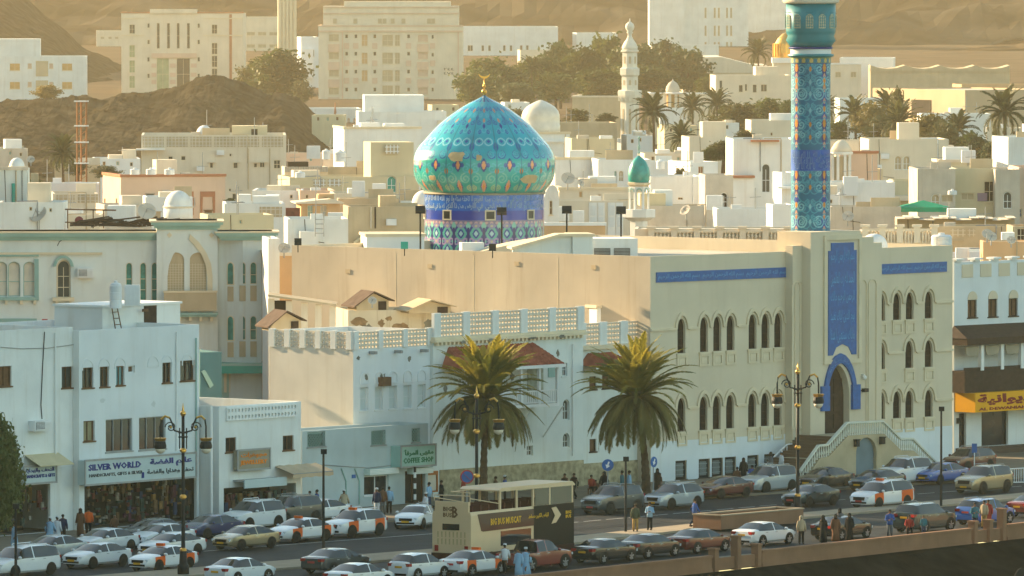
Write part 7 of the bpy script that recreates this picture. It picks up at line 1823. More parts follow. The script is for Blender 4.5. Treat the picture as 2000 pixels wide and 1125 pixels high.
for i, (px, yt, yb, wp, D, m_, lab) in enumerate(OT): tree(lab, px, yt, yb, wp, D, m_, i % 4, 'shrubs and trees in the town', 'shrub' if yb - yt < 60 else 'tree', 'shrub' if yb - yt < 60 else 'tree')
tb_ = G(-14, 1100, .13)
t_ = thing('street_tree', 'dark green street tree at the left edge in front of the shops', 'tree', tb_)
k = obj('crown', crown_mesh('near', 77, 260, 130, .06), t_, (0, 0, 5.1), .4, leaf_d); k.scale = (1.9, 1.9, 3.7)
MB().tube([(0, 0, 0), (.1, 0, 2.2), (0, .1, 4.6)], [.2, .16, .06], 8).build('trunk', bark, t_)
# small filler houses keep the lanes of the town closed
FILL = [(60, 395, 640), (150, 420, 655), (250, 400, 700), (330, 385, 720), (470, 420, 640), (540, 372, 745), (620, 372, 742), (700, 378, 722), (790, 392, 700), (880, 330, 860), (940, 300, 950), (1010, 330, 820), (1060, 335, 815), (1120, 330, 845), (1230, 330, 850), (1300, 300, 920), (1360, 290, 940), (1500, 300, 870), (1580, 330, 800), (1600, 380, 720), (1690, 330, 780), (1900, 330, 780), (1950, 350, 745), (880, 235, 1120), (960, 245, 1100), (1040, 240, 1110), (1150, 255, 1060), (1250, 265, 1010), (1330, 245, 1060), (480, 290, 960), (580, 300, 930), (660, 300, 940), (1420, 240, 1060), (1560, 250, 1030), (1720, 275, 900), (1830, 300, 850), (870, 205, 1230), (1010, 200, 1240), (1230, 205, 1250), (1600, 185, 1250), (1690, 205, 1180), (1960, 250, 980), (20, 290, 905), (230, 310, 930), (640, 225, 1220), (780, 200, 1260)]
fm_ = [white, cream, greyp, white2, yellowp, white, pinkp, cream]; fn_ = ['white', 'cream', 'grey', 'blue white', 'yellow', 'whitewashed', 'pink', 'buff']
for i, (px, yt, D) in enumerate(FILL):
    r = random.Random(i * 5 + 2); wp = r.uniform(60, 105) * 800 / D
    wn = [(px + wp * (k - 1) * .3, yt + r.uniform(9, 12) * 900 / D, 6, 8, 'rect', r.choice((brown, glassd, mint))) for k in range(3) if r.random() < .75]
    house(f'small flat roofed {fn_[i % 8]} house filling the lane, {ORD[i % 18]} of the {["nearest rows", "middle rows", "farthest rows"][0 if D < 760 else 1 if D < 960 else 2]}' + ('' if i < 18 else ' further right' if i < 36 else ' farther inland'), px - wp / 2, px + wp / 2, yt, D, r.uniform(-4, 12), r.uniform(5, 9), fm_[i % 8], wn, para=.4, box=[(px - wp * .2, px + wp * .1, yt - 10 * 700 / D, yt, 1, 2.5, fm_[(i * 3) % 8])] if i % 2 else ())
# ================================================================ STREET FURNITURE
def lamp_post():
    o = thing('street_lamp', 'ornate double street lamp in front of the silver shop', 'street lamp', (0, 0, 0), 0, 'ornate gilded street lamps')
    H_ = 9.7
    MB().lathe([(.34, 0), (.34, .5), (.24, .6), (.2, 1.3), (.12, 1.5), (.10, 4.2), (.09, H_ - .5)], 12).build('post', black, o, smooth=True)
    rg = MB()
    for z in (1.4, 4.5, 7.2): rg.lathe([(.1, z - .14), (.2, z - .05), (.2, z + .05), (.1, z + .14)], 10)
    rg.build('collar', gold, o)
    MB().ball((0, 0, H_ - .35), .17).lathe([(.12, H_ - .5), (.06, H_ - .1), (.015, H_ + .25)], 8).build('finial', gold, o, smooth=True)
    for z in (7.95, 8.2): MB().box(-.26, .26, -.26, .26, z, z + .07).build('cage_band', black, o)
    for x, y in ((-.2, -.2), (.2, -.2), (.2, .2), (-.2, .2)): MB().tube([(x, y, 7.3), (x, y, 8.5)], .03, 5).build('cage_bar', black, o)
    for s_ in (-1, 1):
        P_ = [(s_ * x, 0, z) for x, z in ((.1, 8.25), (.5, 8.35), (.62, 8.75), (.78, 9.1), (1.05, 9.2), (1.27, 9.0), (1.33, 8.6), (1.33, 7.9))]
        a = MB().tube(P_, .055, 6).build('arm', black, o)
        MB().tube(P_[3:6], .075, 6).build('gilt_leaf', gold, a)
        sc_ = [(s_ * (.72 + .33 * (1 - k / 22) * math.cos(k * .5)), 0, 8.55 + .33 * (1 - k / 22) * math.sin(k * .5)) for k in range(19)]
        MB().tube(sc_, .035, 5).build('scroll', black, a); MB().ball((s_ * .72, 0, 8.55), .09).build('rosette', gold, a)
        l = MB().lathe([(.30, 7.72), (.36, 7.5), (.36, 7.36), (.31, 7.3)], 14, Matrix.Translation((s_ * 1.33, 0, 0))).build('lantern', black, o)
        MB().lathe([(.3, 7.75), (.37, 7.92), (.28, 7.86), (.10, 7.95)], 14, Matrix.Translation((s_ * 1.33, 0, 0))).build('crown', gold, l)
        MB().lathe([(.30, 7.31), (.27, 7.15), (.14, 7.03), (.02, 7.0)], 14, Matrix.Translation((s_ * 1.33, 0, 0))).build('glass_bowl', M('frosted_lamp_glass', (.70, .62, .48), .4), l, smooth=True)
    return o
L0 = lamp_post()
for i, (px, py, lab) in enumerate(((358, 1121, None), (931, 1074, 'ornate double street lamp in front of the shaggy palm'), (1558, 1010, 'ornate double street lamp in front of the mosque stairs'))):
    o = L0 if i == 0 else copy_tree(L0)
    o.location = G(px, py, .14); o.rotation_euler = (0, 0, R((0, -4, 3)[i]))
    if lab: o['label'] = lab
for px, py, pt_, lab in ((632, 1094, 878, 'thin dark pole with a small camera on the median by the grey saloon'), (1222, 1038, 893, 'thin dark pole on the median beside the two waiting men'), (1838, 988, 795, 'thin dark pole on the median before the arcade building'), (31, 1143, 985, 'thin dark pole at the left edge beside the white minivan')):
    o = thing('pole', lab, 'pole', G(px, py, .14)); h = (py - pt_) / SC(o.location.y)
    MB().tube([(0, 0, 0), (0, 0, h)], [.09, .065], 7).build('post', black, o); MB().box(-.16, .2, -.1, .1, h - .25, h + .05).build('camera_head', black, o)
def round_sign(px, py, rp, base, lab, mark, rz=0):
    o = thing('road_sign', lab, 'road sign', G(px, base, .13), R(rz)); s_ = SC(o.location.y); h, r_ = (base - py) / s_, rp / s_
    MB().tube([(0, 0, 0), (0, 0, h + r_)], .05, 6).build('post', steel, o)
    fr = Matrix.Translation((0, -.06, h)) @ Matrix.Rotation(R(90), 4, 'X')
    MB().lathe([(r_, -.03), (r_, .0)], 24, fr).build('disc', M('sign_red', (.42, .03, .03), .5) if mark == 'park' else blue, o)
    if mark == 'park':
        MB().lathe([(r_ * .82, .001), (r_ * .82, .012)], 24, fr).build('blue_field', blue, o)
        MB().box(-r_ * .85, r_ * .85, -.05, .05, -.01, .01, Matrix.Translation((0, -.08, h)) @ Matrix.Rotation(R(45), 4, 'Y')).build('red_bar', M('sign_red', (.42, .03, .03), .5), o)
    else: MB().prism([(-.05, -r_ * .6), (.05, -r_ * .6), (.05, 0), (.16, 0), (0, r_ * .6), (-.16, 0), (-.05, 0)], -.02, -.0, Matrix.Translation((0, -.063, h)) @ Matrix.Rotation(R(200), 4, 'Y')).build('arrow', whitep, o)
round_sign(912, 931, 13.5, 1000, 'round no parking sign, blue with red rim, left of the shaggy palm', 'park', 8)
round_sign(1187, 908, 11.5, 988, 'round blue arrow sign under the leaning palm left of its trunk', 'arrow', 0)
round_sign(1276, 902, 10.5, 980, 'turned blue arrow sign right of the leaning palm trunk', 'arrow', 52)
o = thing('road_sign', 'small rectangular blue sign before the arcade building steps', 'road sign', G(1903, 930, .13)); s_ = SC(o.location.y)
MB().tube([(0, 0, 0), (0, 0, 64 / s_)], .04, 6).build('post', whitep, o); MB().box(-5 / s_, 5 / s_, -.05, -.02, 46 / s_, 64 / s_).build('plate', blue, o)
pc_ = G(1462, 1026, .14); pl_ = thing('planter', 'long brown raised planter on the median behind the white saloon', 'planter', pc_, R(52))
pm_ = M('brown_render_wall', (0, 0, 0))
for x0, x1, y0, y1 in ((-4.4, 4.4, -1.1, -.9), (-4.4, 4.4, .9, 1.1), (-4.4, -4.2, -.9, .9), (4.2, 4.4, -.9, .9)): o = MB().box(x0, x1, y0, y1, 0, .85).build('side', pm_, pl_); MB().box(x0 - .05, x1 + .05, y0 - .05 if y0 < 0 else y0 - .03, y1 + .05 if y1 > 0 else y1 + .03, .852, .93).build('rim', kerbm, o)
MB().box(-4.19, 4.19, -.89, .89, 0, .7).build('soil', bank, pl_)
fb_ = thing('crowd_barrier', 'white barred crowd barrier at the right edge beside the gold off roader', 'barrier', G(1992, 946, .13), R(40))
MB().tube([(-1.6, 0, .1), (-1.6, 0, 1.1), (1.6, 0, 1.1), (1.6, 0, .1), (-1.6, 0, .2)], .04, 6).build('frame', whitep, fb_)
bb = MB().tube([(0, 0, .2), (0, 0, 1.1)], .022, 5).mesh('bar', whitep)
for k in range(14): obj('bar', bb, fb_, (-1.4 + k * .215, 0, 0))
# ================================================================ VEHICLES
carglass = M('car_glass', (0.008, 0.012, 0.014), 0.06, .2, 1.0, spec=.8)
tyre = M('tyre_rubber', (.012, .012, .013), .85)
alloy = M('alloy_rim', (.45, .46, .47), .3, .1, 2.0, metal=.8)
lampw = M('headlamp_glass', (.55, .60, .62), .1, .1, 2.0, spec=.8)
lampr = M('tail_lamp_red', (.30, .012, .012), .2, .1, 2.0, spec=.6)
plate_y, plate_r = M('yellow_plate', (.70, .36, .02), .5), M('red_plate', (.42, .05, .05), .5)
blackp = M('black_trim', (.012, .013, .014), .45)
orange = M('taxi_orange', (.72, .12, .015), .4, .06)
def paint(n, c, metal=.0): return M('paint_' + n, c, .24, .05, .6, 0, 0, metal, .5, coat=.6)
PW, PSV, PBK, PDR, PNV, PGR, PGD, PBL, PTL, PRD = paint('white', (.70, .72, .72)), paint('silver', (.42, .46, .48), .3), paint('black', (.012, .014, .016)), paint('dark_red', (.10, .014, .014)), paint('navy', (.012, .03, .11)), paint('grey', (.07, .085, .09), .3), paint('champagne', (.34, .28, .17), .4), paint('blue', (.015, .09, .34)), paint('dark_teal', (.02, .045, .05), .2), paint('brick_red', (.20, .035, .025))
TYPES = {
 'sedan': dict(W=1.82, top=[(-2.36, .66), (-2.3, .92), (-2.15, 1.02), (-1.72, 1.06), (-.98, 1.40), (-.35, 1.46), (.25, 1.42), (.55, 1.34), (1.22, 1.01), (1.75, .92), (2.15, .80), (2.32, .66), (2.38, .48)], g=(-1.72, -.98, .42, 1.22), belt=.94, wr=.33, wx=(-1.38, 1.42)),
 'hatch': dict(W=1.74, top=[(-1.92, .62), (-1.9, .95), (-1.82, 1.08), (-1.35, 1.46), (-.6, 1.53), (.15, 1.5), (.45, 1.42), (1.12, 1.02), (1.55, .92), (1.86, .78), (1.98, .62), (2.0, .45)], g=(-1.8, -1.35, .38, 1.12), belt=.97, wr=.32, wx=(-1.2, 1.28)),
 'suv': dict(W=1.94, top=[(-2.4, .70), (-2.4, 1.08), (-2.32, 1.25), (-2.02, 1.78), (-1.2, 1.86), (0, 1.86), (.4, 1.78), (1.12, 1.24), (1.7, 1.16), (2.22, 1.02), (2.40, .82), (2.44, .55)], g=(-2.28, -2.02, .40, 1.12), belt=1.18, wr=.40, wx=(-1.42, 1.45)),
 'crossover': dict(W=1.84, top=[(-2.28, .66), (-2.28, 1.0), (-2.2, 1.15), (-1.72, 1.60), (-.9, 1.69), (0, 1.69), (.4, 1.6), (1.15, 1.12), (1.7, 1.04), (2.12, .92), (2.3, .72), (2.34, .5)], g=(-2.12, -1.72, .40, 1.15), belt=1.06, wr=.37, wx=(-1.34, 1.38)),
 'minivan': dict(W=1.94, top=[(-2.5, .62), (-2.5, 1.02), (-2.44, 1.15), (-2.22, 1.66), (-1.4, 1.78), (0, 1.78), (.65, 1.68), (1.55, 1.12), (2.0, 1.0), (2.34, .84), (2.5, .66), (2.54, .46)], g=(-2.4, -2.22, .70, 1.55), belt=1.08, wr=.34, wx=(-1.52, 1.56)),
 'pickup': dict(W=1.92, top=[(-2.7, .72), (-2.68, 1.08), (-2.6, 1.10), (-.96, 1.10), (-.82, 1.72), (-.2, 1.80), (.45, 1.76), (.65, 1.68), (1.2, 1.20), (1.8, 1.14), (2.4, 1.02), (2.62, .8), (2.66, .55)], g=(-.96, -.82, .58, 1.2), belt=1.12, wr=.40, wx=(-1.55, 1.62)),
}
def car_meshes(ty):
    T_ = TYPES[ty]; W2 = T_['W'] / 2; tp = T_['top']; g0, g1, g2, g3 = T_['g']
    xs = sorted(set([x for x, z in tp] + [g0, g1, g2, g3] + [round(g0 + (g3 - g0) * k / 8, 3) for k in range(9)] + [-.12, -.04, tp[-1][0] - .3, tp[0][0] + .3, 1.75, -1.85]))
    xr, xf = tp[0][0], tp[-1][0]
    def hw(x):
        a = (x - xr) / .55; b = (xf - x) / .75
        return W2 * (1 - .16 * max(0, 1 - a) ** 2 - .30 * max(0, 1 - b) ** 2)
    bt = lambda x: min(T_['belt'] - .05 * max(0, (x - .6)) + .03 * max(0, -x - .8), interp(tp, x) - .03)
    sec = []
    for x in xs:
        h, zt, zb = hw(x), interp(tp, x), bt(x)
        t = max(0, min(1, (zt - zb) / .38)); lo = .24 if abs(x) < 1.9 else .30
        sec.append([(x, 0, lo), (x, h * .86, lo), (x, h * .985, lo + .12), (x, h, (lo + .12 + zb) / 2 + .04), (x, h * .975, zb), (x, h * (.94 - .20 * t), zt - .02 - .035 * t), (x, h * (.66 - .14 * t), zt), (x, 0, zt + .012)])
    parts = {k: MB() for k in ('body', 'windscreen', 'rear_window', 'sw0', 'sw1', 'sw2', 'sw3', 'panel0', 'panel1', 'panel2', 'panel3')}
    def q(m, a, b, c, d, flip):
        m.add([a, b, c, d], [(0, 1, 2, 3) if not flip else (3, 2, 1, 0)])
    for i in range(len(xs) - 1):
        xm = (xs[i] + xs[i + 1]) / 2
        for k in range(7):
            for s_ in (1, -1):
                P4 = [(p[0], p[1] * s_, p[2]) for p in (sec[i][k], sec[i][k + 1], sec[i + 1][k + 1], sec[i + 1][k])]
                tgt = 'body'
                if k == 4 and g0 + .06 < xm < g3 - .12 and not (-.12 <= xm <= -.04) and interp(tp, xm) - bt(xm) > .06 and not (ty == 'pickup' and xm < -.8):
                    tgt = 'sw%d' % ((0 if xm > -.08 else 1) + (0 if s_ > 0 else 2))
                elif k in (5, 6) and g2 < xm < g3: tgt = 'windscreen'
                elif k in (5, 6) and g0 < xm < g1: tgt = 'rear_window'
                q(parts[tgt], *P4, s_ < 0)
                if k in (2, 3) and (T_['wx'][1] - .48 < xm < T_['wx'][1] + .32 or T_['wx'][0] - .55 < xm < T_['wx'][0] + .42):
                    q(parts['panel%d' % ((xm > 0) + (2 if s_ > 0 else 0))], *[(p[0], p[1] + .008 * s_, p[2]) for p in P4], s_ < 0)
    for e, st in ((0, sec[0]), (1, sec[-1])):
        pl = [(p[0], p[1], p[2]) for p in st] + [(p[0], -p[1], p[2]) for p in reversed(st[1:-1])]
        parts['body'].add(pl, [tuple(range(len(pl))) if not e else tuple(reversed(range(len(pl))))])
    M_ = {}
    for k, m in parts.items():
        me = m.mesh(k, smooth=True); M_[k] = me
        import bmesh
        bm = bmesh.new(); bm.from_mesh(me); bmesh.ops.remove_doubles(bm, verts=bm.verts, dist=.0005); bm.to_mesh(me); bm.free()
        me.set_sharp_from_angle(angle=R(38)) if hasattr(me, 'set_sharp_from_angle') else None
    r_ = T_['wr']; rx = Matrix.Rotation(R(90), 4, 'X')
    M_['wheel'] = MB().lathe([(r_ * .66, -.10), (r_ * .95, -.11), (r_, -.07), (r_, .07), (r_ * .95, .11), (r_ * .66, .10), (r_ * .6, .04)], 20, rx).mesh('wheel', None, True)
    rim = MB().lathe([(.02, .075), (r_ * .6, .055), (r_ * .68, .10)], 20, rx, cap=False)
    for k in range(5): rim.box(-.035, .035, -.125, -.08, .03, r_ * .64, Matrix.Rotation(R(72 * k), 4, 'Y'))
    rim.lathe([(.02, .10), (r_ * .66, .085)], 20, rx @ Matrix.Rotation(R(180), 4, 'X'), cap=False)
    M_['rim'] = rim.mesh('rim')
    M_['arch'] = MB().ring([(math.cos(t * .2618) * (r_ + .085), math.sin(t * .2618) * (r_ + .085)) for t in range(-1, 14)], [(math.cos(t * .2618) * r_ * .3, math.sin(t * .2618) * r_ * .3) for t in range(-1, 14)], -.012, .002, closed=False).mesh('wheel_arch')
    zl = bt(xf - .25) - .10
    M_['head'] = MB().box(-.22, .06, -.20, .16, -.07, .07).mesh('headlight'); M_['tail'] = MB().box(-.05, .22, -.17, .17, -.08, .09).mesh('tail_light')
    w_f, w_r = hw(xf - .08), hw(xr + .04)
    M_['grille'] = MB().box(-.06, .012, -w_f * .62, w_f * .62, -.14, .10).mesh('grille'); M_['plate'] = MB().box(-.01, .01, -.26, .26, -.06, .06).mesh('number_plate')
    M_['bump'] = MB().box(-.03, .02, -w_f * .86, w_f * .86, -.07, .05).mesh('bumper_intake'); M_['mir'] = MB().ball((0, 0, 0), .12, 8, 5, (.8, 1.1, .75)).mesh('door_mirror', None, True)
    M_['handle'] = MB().box(-.1, .1, -.015, .015, -.018, .018).mesh('door_handle')
    M_['rail'] = MB().tube([(-1.2, 0, -.04), (-1.1, 0, .06), (.3, 0, .06), (.4, 0, -.02)], .025, 5).mesh('roof_rail')
    M_['bed'] = MB().box(-2.55, -1.0, -.74, .74, 1.105, 1.122).mesh('load_bed')
    M_['rsign'] = MB().box(-.12, .12, -.26, .26, 0, .15).mesh('roof_sign')
    M_['info'] = (xs, hw, bt, xr, xf, T_, w_f, w_r)
    return M_
def car(label, ty, px, py, mat, ang, opts='', cat='car', name='parked_car', group='cars on the corniche', flat=False, plate=plate_y):
    K = cached(('car', ty), lambda: car_meshes(ty)); xs, hw, bt, xr, xf, T_, w_f, w_r = K['info']
    o = thing(name, label, cat, G(px, py), R(ang), group)
    bd = obj('body', K['body'], o, None, 0, mat)
    for k in range(4): obj('side_window', K['sw%d' % k], o, None, 0, carglass)
    obj('windscreen', K['windscreen'], o, None, 0, carglass); obj('rear_window', K['rear_window'], o, None, 0, carglass)
    for x in T_['wx']:
        for s_ in (1, -1):
            y = hw(x) * s_
            w_ = obj('wheel', K['wheel'], o, (x, y - .09 * s_, T_['wr']), 0, tyre); obj('rim', K['rim'], w_, None, 0, alloy)
            obj('wheel_arch', K['arch'], o, (x, y + .003 * s_ + (.01 if s_ > 0 else -.0), T_['wr']), 0, blackp)
    zl = bt(xf - .25) - .12; zt_ = bt(xr + .15) - .10
    for s_ in (1, -1):
        a = obj('headlight', K['head'], o, (xf - .17, w_f * .80 * s_, zl), -.35 * s_, lampw); b = obj('tail_light', K['tail'], o, (xr + .05, w_r * .80 * s_, zt_), .25 * s_, lampr)
        obj('door_mirror', K['mir'], o, (T_['g'][3] - .28, (hw(1.0) + .10) * s_, bt(.9) + .08), 0, mat)
        for x in (.05, -.95): obj('door_handle', K['handle'], o, (x, hw(x) * s_ * 1.0 + .005 * s_, bt(x) - .10), 0, steel)
    obj('grille', K['grille'], o, (xf - .03, 0, zl - .04), 0, blackp); obj('bumper_intake', K['bump'], o, (xf - .01, 0, .42), 0, blackp); obj('bumper_intake', K['bump'], o, (xr + .0, 0, .36), 0, blackp)
    obj('number_plate', K['plate'], o, (xf + .015, 0, .50), 0, plate); obj('number_plate', K['plate'], o, (xr - .015, 0, zt_ - .12), 0, plate)
    if ty in ('suv', 'crossover', 'minivan'):
        for s_ in (1, -1): obj('roof_rail', K['rail'], o, (-.3, hw(0) * .70 * s_, interp(T_['top'], -.5) - .01), 0, mat if mat in (PW, PSV) else steel)
    if ty == 'pickup': obj('load_bed', K['bed'], o, None, 0, blackp)
    if 't' in opts:
        [obj('orange_panel', K['panel%d' % k], o, None, 0, orange) for k in range(4)]; obj('roof_sign', K['rsign'], o, (.2, 0, interp(T_['top'], .2) + .01), 0, orange)
    if 'h' in opts:                        # dark bonnet
        pass
    return o
LF, NR = 232, 53
CARS = [  # label, type, px, py of the ground centre, paint, heading
 ('white minivan at the lower left edge beside the thin dark pole', 'minivan', 42, 1124, PW, LF, ''), ('grey saloon half hidden behind the white minivan', 'sedan', 104, 1092, PSV, LF, ''), ('white saloon behind the white luxury saloon near the silver shop', 'sedan', 205, 1078, PW, LF, ''), ('white luxury saloon with dark windscreen between minivan and taxi', 'sedan', 189, 1107, PW, LF, ''),
 ('dark grey coupe nearest the silver shop door', 'sedan', 300, 1058, PGR, LF, ''), ('white saloon behind the blue bonneted white saloon', 'sedan', 315, 1068, PW, LF, ''), ('white saloon directly behind the taxi at the ornate lamp', 'sedan', 335, 1086, PW, LF, ''), ('white and orange taxi saloon beside the ornate lamp at the left', 'sedan', 318, 1113, PW, LF, 't'), ('navy blue saloon parked in front of the low shop', 'sedan', 412, 1050, PNV, LF, ''),
 ('white off roader parked in front of the low white shop', 'suv', 493, 1034, PW, LF, ''), ('champagne gold saloon on the road below the low shop', 'sedan', 480, 1072, PGD, LF, ''), ('dark off roader between the white off roader and the taxi minivan', 'suv', 566, 1024, PGR, LF, ''), ('white saloon parked behind the taxi minivan', 'sedan', 622, 1018, PW, LF, ''), ('white and orange taxi saloon left of the taxi minivan', 'sedan', 587, 1057, PW, LF, 't'), ('white and orange taxi minivan near the coffee shop', 'crossover', 693, 1047, PW, LF, 't'), ('white saloon facing the road by the coffee shop door', 'sedan', 815, 1030, PW, 252, ''),
 ('dark grey green off roader parked beneath the leaning palm', 'suv', 1196, 1002, PGR, LF, ''), ('silver crossover parked by the mosque corner', 'crossover', 1316, 993, PSV, LF, ''), ('dark red saloon parked along the mosque wall', 'sedan', 1413, 972, PDR, LF, ''), ('silver off roader parked at the foot of the mosque stairs', 'suv', 1500, 962, PSV, LF, ''), ('dark saloon driving past the mosque stairs', 'sedan', 1583, 988, PTL, LF, ''), ('dark saloon behind the lamp at the mosque stairs', 'sedan', 1612, 954, PBK, LF, ''), ('dark blue grey saloon parked before the arched stair door', 'sedan', 1712, 958, PTL, LF, ''), ('white off roader parked below the right stair flight', 'suv', 1764, 946, PW, LF, ''), ('white and orange taxi minivan driving past the stairs', 'minivan', 1722, 990, PW, LF, 't'), ('light blue saloon right of the white off roader', 'sedan', 1838, 944, PBL, LF, ''), ('dark red crossover parked at the arcade building corner', 'crossover', 1892, 920, PDR, LF, ''), ('champagne gold off roader at the right end of the road', 'suv', 1921, 962, PGD, LF, ''),
 ('dark grey saloon driving away on the near carriageway left', 'sedan', 657, 1118, PGR, NR, ''), ('white saloon cut by the lower edge left of the grey saloon', 'sedan', 470, 1137, PW, NR, ''), ('white saloon cut by the lower edge below the grey saloon', 'sedan', 702, 1148, PW, NR, ''), ('white hatchback behind the taxi at the lower edge', 'hatch', 818, 1130, PW, NR, ''), ('white and orange taxi saloon below the bus rear', 'sedan', 926, 1122, PW, NR, 't'), ('dull red pickup truck parked before the bus', 'pickup', 1046, 1112, PRD, NR, ''), ('black saloon with glossy roof right of the red pickup', 'sedan', 1182, 1098, PBK, NR, ''), ('black saloon ahead of the glossy roofed black saloon', 'sedan', 1268, 1088, PBK, NR, ''), ('dark red saloon parked left of the white saloon by the wall', 'sedan', 1366, 1078, PDR, NR, ''), ('white saloon parked by the sea wall below the planter', 'sedan', 1492, 1064, PW, NR, ''), ('black saloon behind the group of women at the sea wall', 'sedan', 1645, 1052, PBK, NR, ''), ('dark green off roader parked by the sea wall', 'suv', 1807, 1038, PTL, NR, ''), ('bright blue crossover parked by the sea wall', 'crossover', 1925, 1024, PBL, NR, ''), ('reddish saloon cut by the right edge', 'sedan', 2026, 1008, PRD, NR, '')]
for i, (lab, ty, px, py, m_, a, op) in enumerate(CARS):
    car(lab, ty, px, py, m_, a + rnd.uniform(-1.5, 1.5), op, 'taxi' if op else 'pickup truck' if ty == 'pickup' else 'car', 'taxi' if op else 'pickup_truck' if ty == 'pickup' else 'car', plate=plate_r if i % 4 == 0 else plate_y)
# ---- open top sightseeing bus
bus = thing('tour_bus', 'beige open top double decker bus with brown band and half canopy', 'bus', G(882, 1112), R(57), None)
beige, maroon = M('bus_beige', (.68, .50, .30), .4, .06, .5, coat=.3), M('bus_maroon', (.055, .016, .014), .35, .1, .5, coat=.4)
BL, BW = 11.2, 1.36
m = MB(); secp = [(-BW, .95), (-BW, 3.2), (-BW + .06, 3.4), (-BW + .18, 3.4), (-BW + .18, 2.55), (BW - .18, 2.55), (BW - .18, 3.4), (BW - .06, 3.4), (BW, 3.2), (BW, .95)]
m.add([(0, y, z) for y, z in secp] + [(BL, y, z) for y, z in secp], [(i, i + 10, (i + 1) % 10 + 10, (i + 1) % 10) for i in range(10)] + [(0, 1, 2, 3, 4, 5, 6, 7, 8, 9), tuple(range(19, 9, -1))])
m.build('body', beige, bus)
MB().box(0, .14, -BW + .18, BW - .18, 2.552, 4.0).build('rear_panel', beige, bus)
MB().box(-.06, BL + .05, -BW - .03, BW + .03, .32, .947).build('skirt', maroon, bus)
MB().prism([(1.1, 2.25), (1.3, 2.2), (BL, 2.3), (BL, 3.25), (.7, 3.25)], -BW - .02, -BW - .004).build('brown_band', maroon, bus)
MB().box(6.8, BL + .02, -BW - .022, -BW - .006, .95, 3.4).build('front_side_panel', M('bus_dark_panel', (.012, .009, .008), .5), bus)
MB().box(BL + .003, BL + .05, -BW, BW, 1.2, 3.35).build('front_window', carglass, bus)
MB().box(3.2, 6.5, -BW - .018, -BW - .004, 1.25, 2.12).build('lower_window', carglass, bus)
cnp = MB().prism([(3.0, 4.55), (3.3, 4.68), (BL - .2, 4.68), (BL + .1, 4.5), (BL + .1, 4.42), (3.0, 4.47)], -BW - .05, BW + .05).build('canopy', beige, bus)
for x in (3.2, 5.0, 6.8, 8.6, BL - .1):
    for y in (-BW + .06, BW - .06): MB().box(x - .08, x + .08, y - .05, y + .05, 3.4, 4.46).build('canopy_post', beige, bus)
MB().box(7.0, BL - .2, -BW + .02, -BW + .04, 3.41, 4.44).build('upper_window', carglass, bus)
seat_m = MB().box(-.22, .25, -.45, .45, 2.56, 3.02).box(-.3, -.2, -.45, .45, 3.0, 3.75).mesh('seat', M('bus_seat_brown', (.10, .035, .025), .7))
for k in range(11):
    for y in (-.62, .62): obj('seat', seat_m, bus, (.9 + k * .86, y, 0))
for pts_ in ([(.07, -BW + .1, 4.0), (.07, -BW + .1, 4.35), (.07, BW - .1, 4.35), (.07, BW - .1, 4.0)], [(.1, -BW + .1, 4.2), (3.2, -BW + .1, 3.75)], [(.1, BW - .1, 4.2), (3.2, BW - .1, 3.75)], [(.9, -.7, 3.4), (.9, -.7, 4.5), (1.0, .7, 4.5), (3.1, .7, 4.5)]): MB().tube(pts_, .03, 5).build('rail', beige, bus)
for x in (2.2, 8.9):
    for s_ in (1, -1): w_ = MB().lathe([(.25, -.14), (.48, -.15), (.5, 0), (.48, .15), (.25, .14)], 20, Matrix.Translation((x, (BW - .12) * s_, .5)) @ Matrix.Rotation(R(90), 4, 'X')).build('wheel', tyre, bus); MB().lathe([(.02, .16), (.24, .155)], 14, Matrix.Translation((x, (BW - .12) * s_, .5)) @ Matrix.Rotation(R(90 * s_), 4, 'X'), cap=False).build('rim', steel, w_)
rr_ = Matrix.Rotation(R(-90), 4, 'Z')
MB().box(-.04, -.004, -.55, .62, 2.32, 2.68).build('rear_window', carglass, bus)
brn, yel = M('bus_brown_lettering', (.20, .10, .05), .5), M('bus_yellow_lettering', (.75, .42, .03), .5)
def on_rear(t, y, z, w_, h_, mt): 
    def fn(X, Y, Z): return np.stack([np.full_like(X, -.012), -X + y, Z + z], 1)
    return lettering(t, mt, bus, 0, 0, 0, w_, h_, .03, .004, fn=fn)
def on_side(t, x, z, w_, h_, mt): return lettering(t, mt, bus, x, -BW - .027, z, w_, h_, .03, .004)
on_rear('BIG', .28, 3.55, .62, .26, brn); on_rear('BUS', .28, 3.2, .62, .26, brn); on_rear('B', -.25, 3.38, .42, .66, brn)
on_side('BIG BUS MUSCAT', 3.75, 2.72, 3.3, .40, yel); on_side(arabic('الباص الكبير مسقط'), 7.3, 2.8, 2.2, .32, yel)
on_side('BIG', 10.6, 2.85, .6, .2, yel); on_side('BUS', 10.6, 2.6, .6, .2, yel); on_rear('BIG BUS MUSCAT', 0, .66, 1.7, .15, yel)
MB().prism([(8.7, 2.25), (9.2, 2.3), (9.75, 2.75), (9.2, 3.25), (8.7, 3.2), (9.1, 2.72)], -BW - .05, -BW - .03).build('arrow_emblem', beige, bus)
gm_ = MB().box(-.016, -.004, -.045, .045, -.17, .17).mesh('destination_list', M('bus_faint_print', (.46, .35, .19), .5))
for i in range(8):
    for k in range(2): obj('destination_list', gm_, bus, (0, .95 - i * .27, 2.05 - k * .42))
for y in (-1.05, 1.05): MB().box(-.05, -.004, y - .12, y + .12, 1.05, 1.4).build('tail_light', lampr, bus)
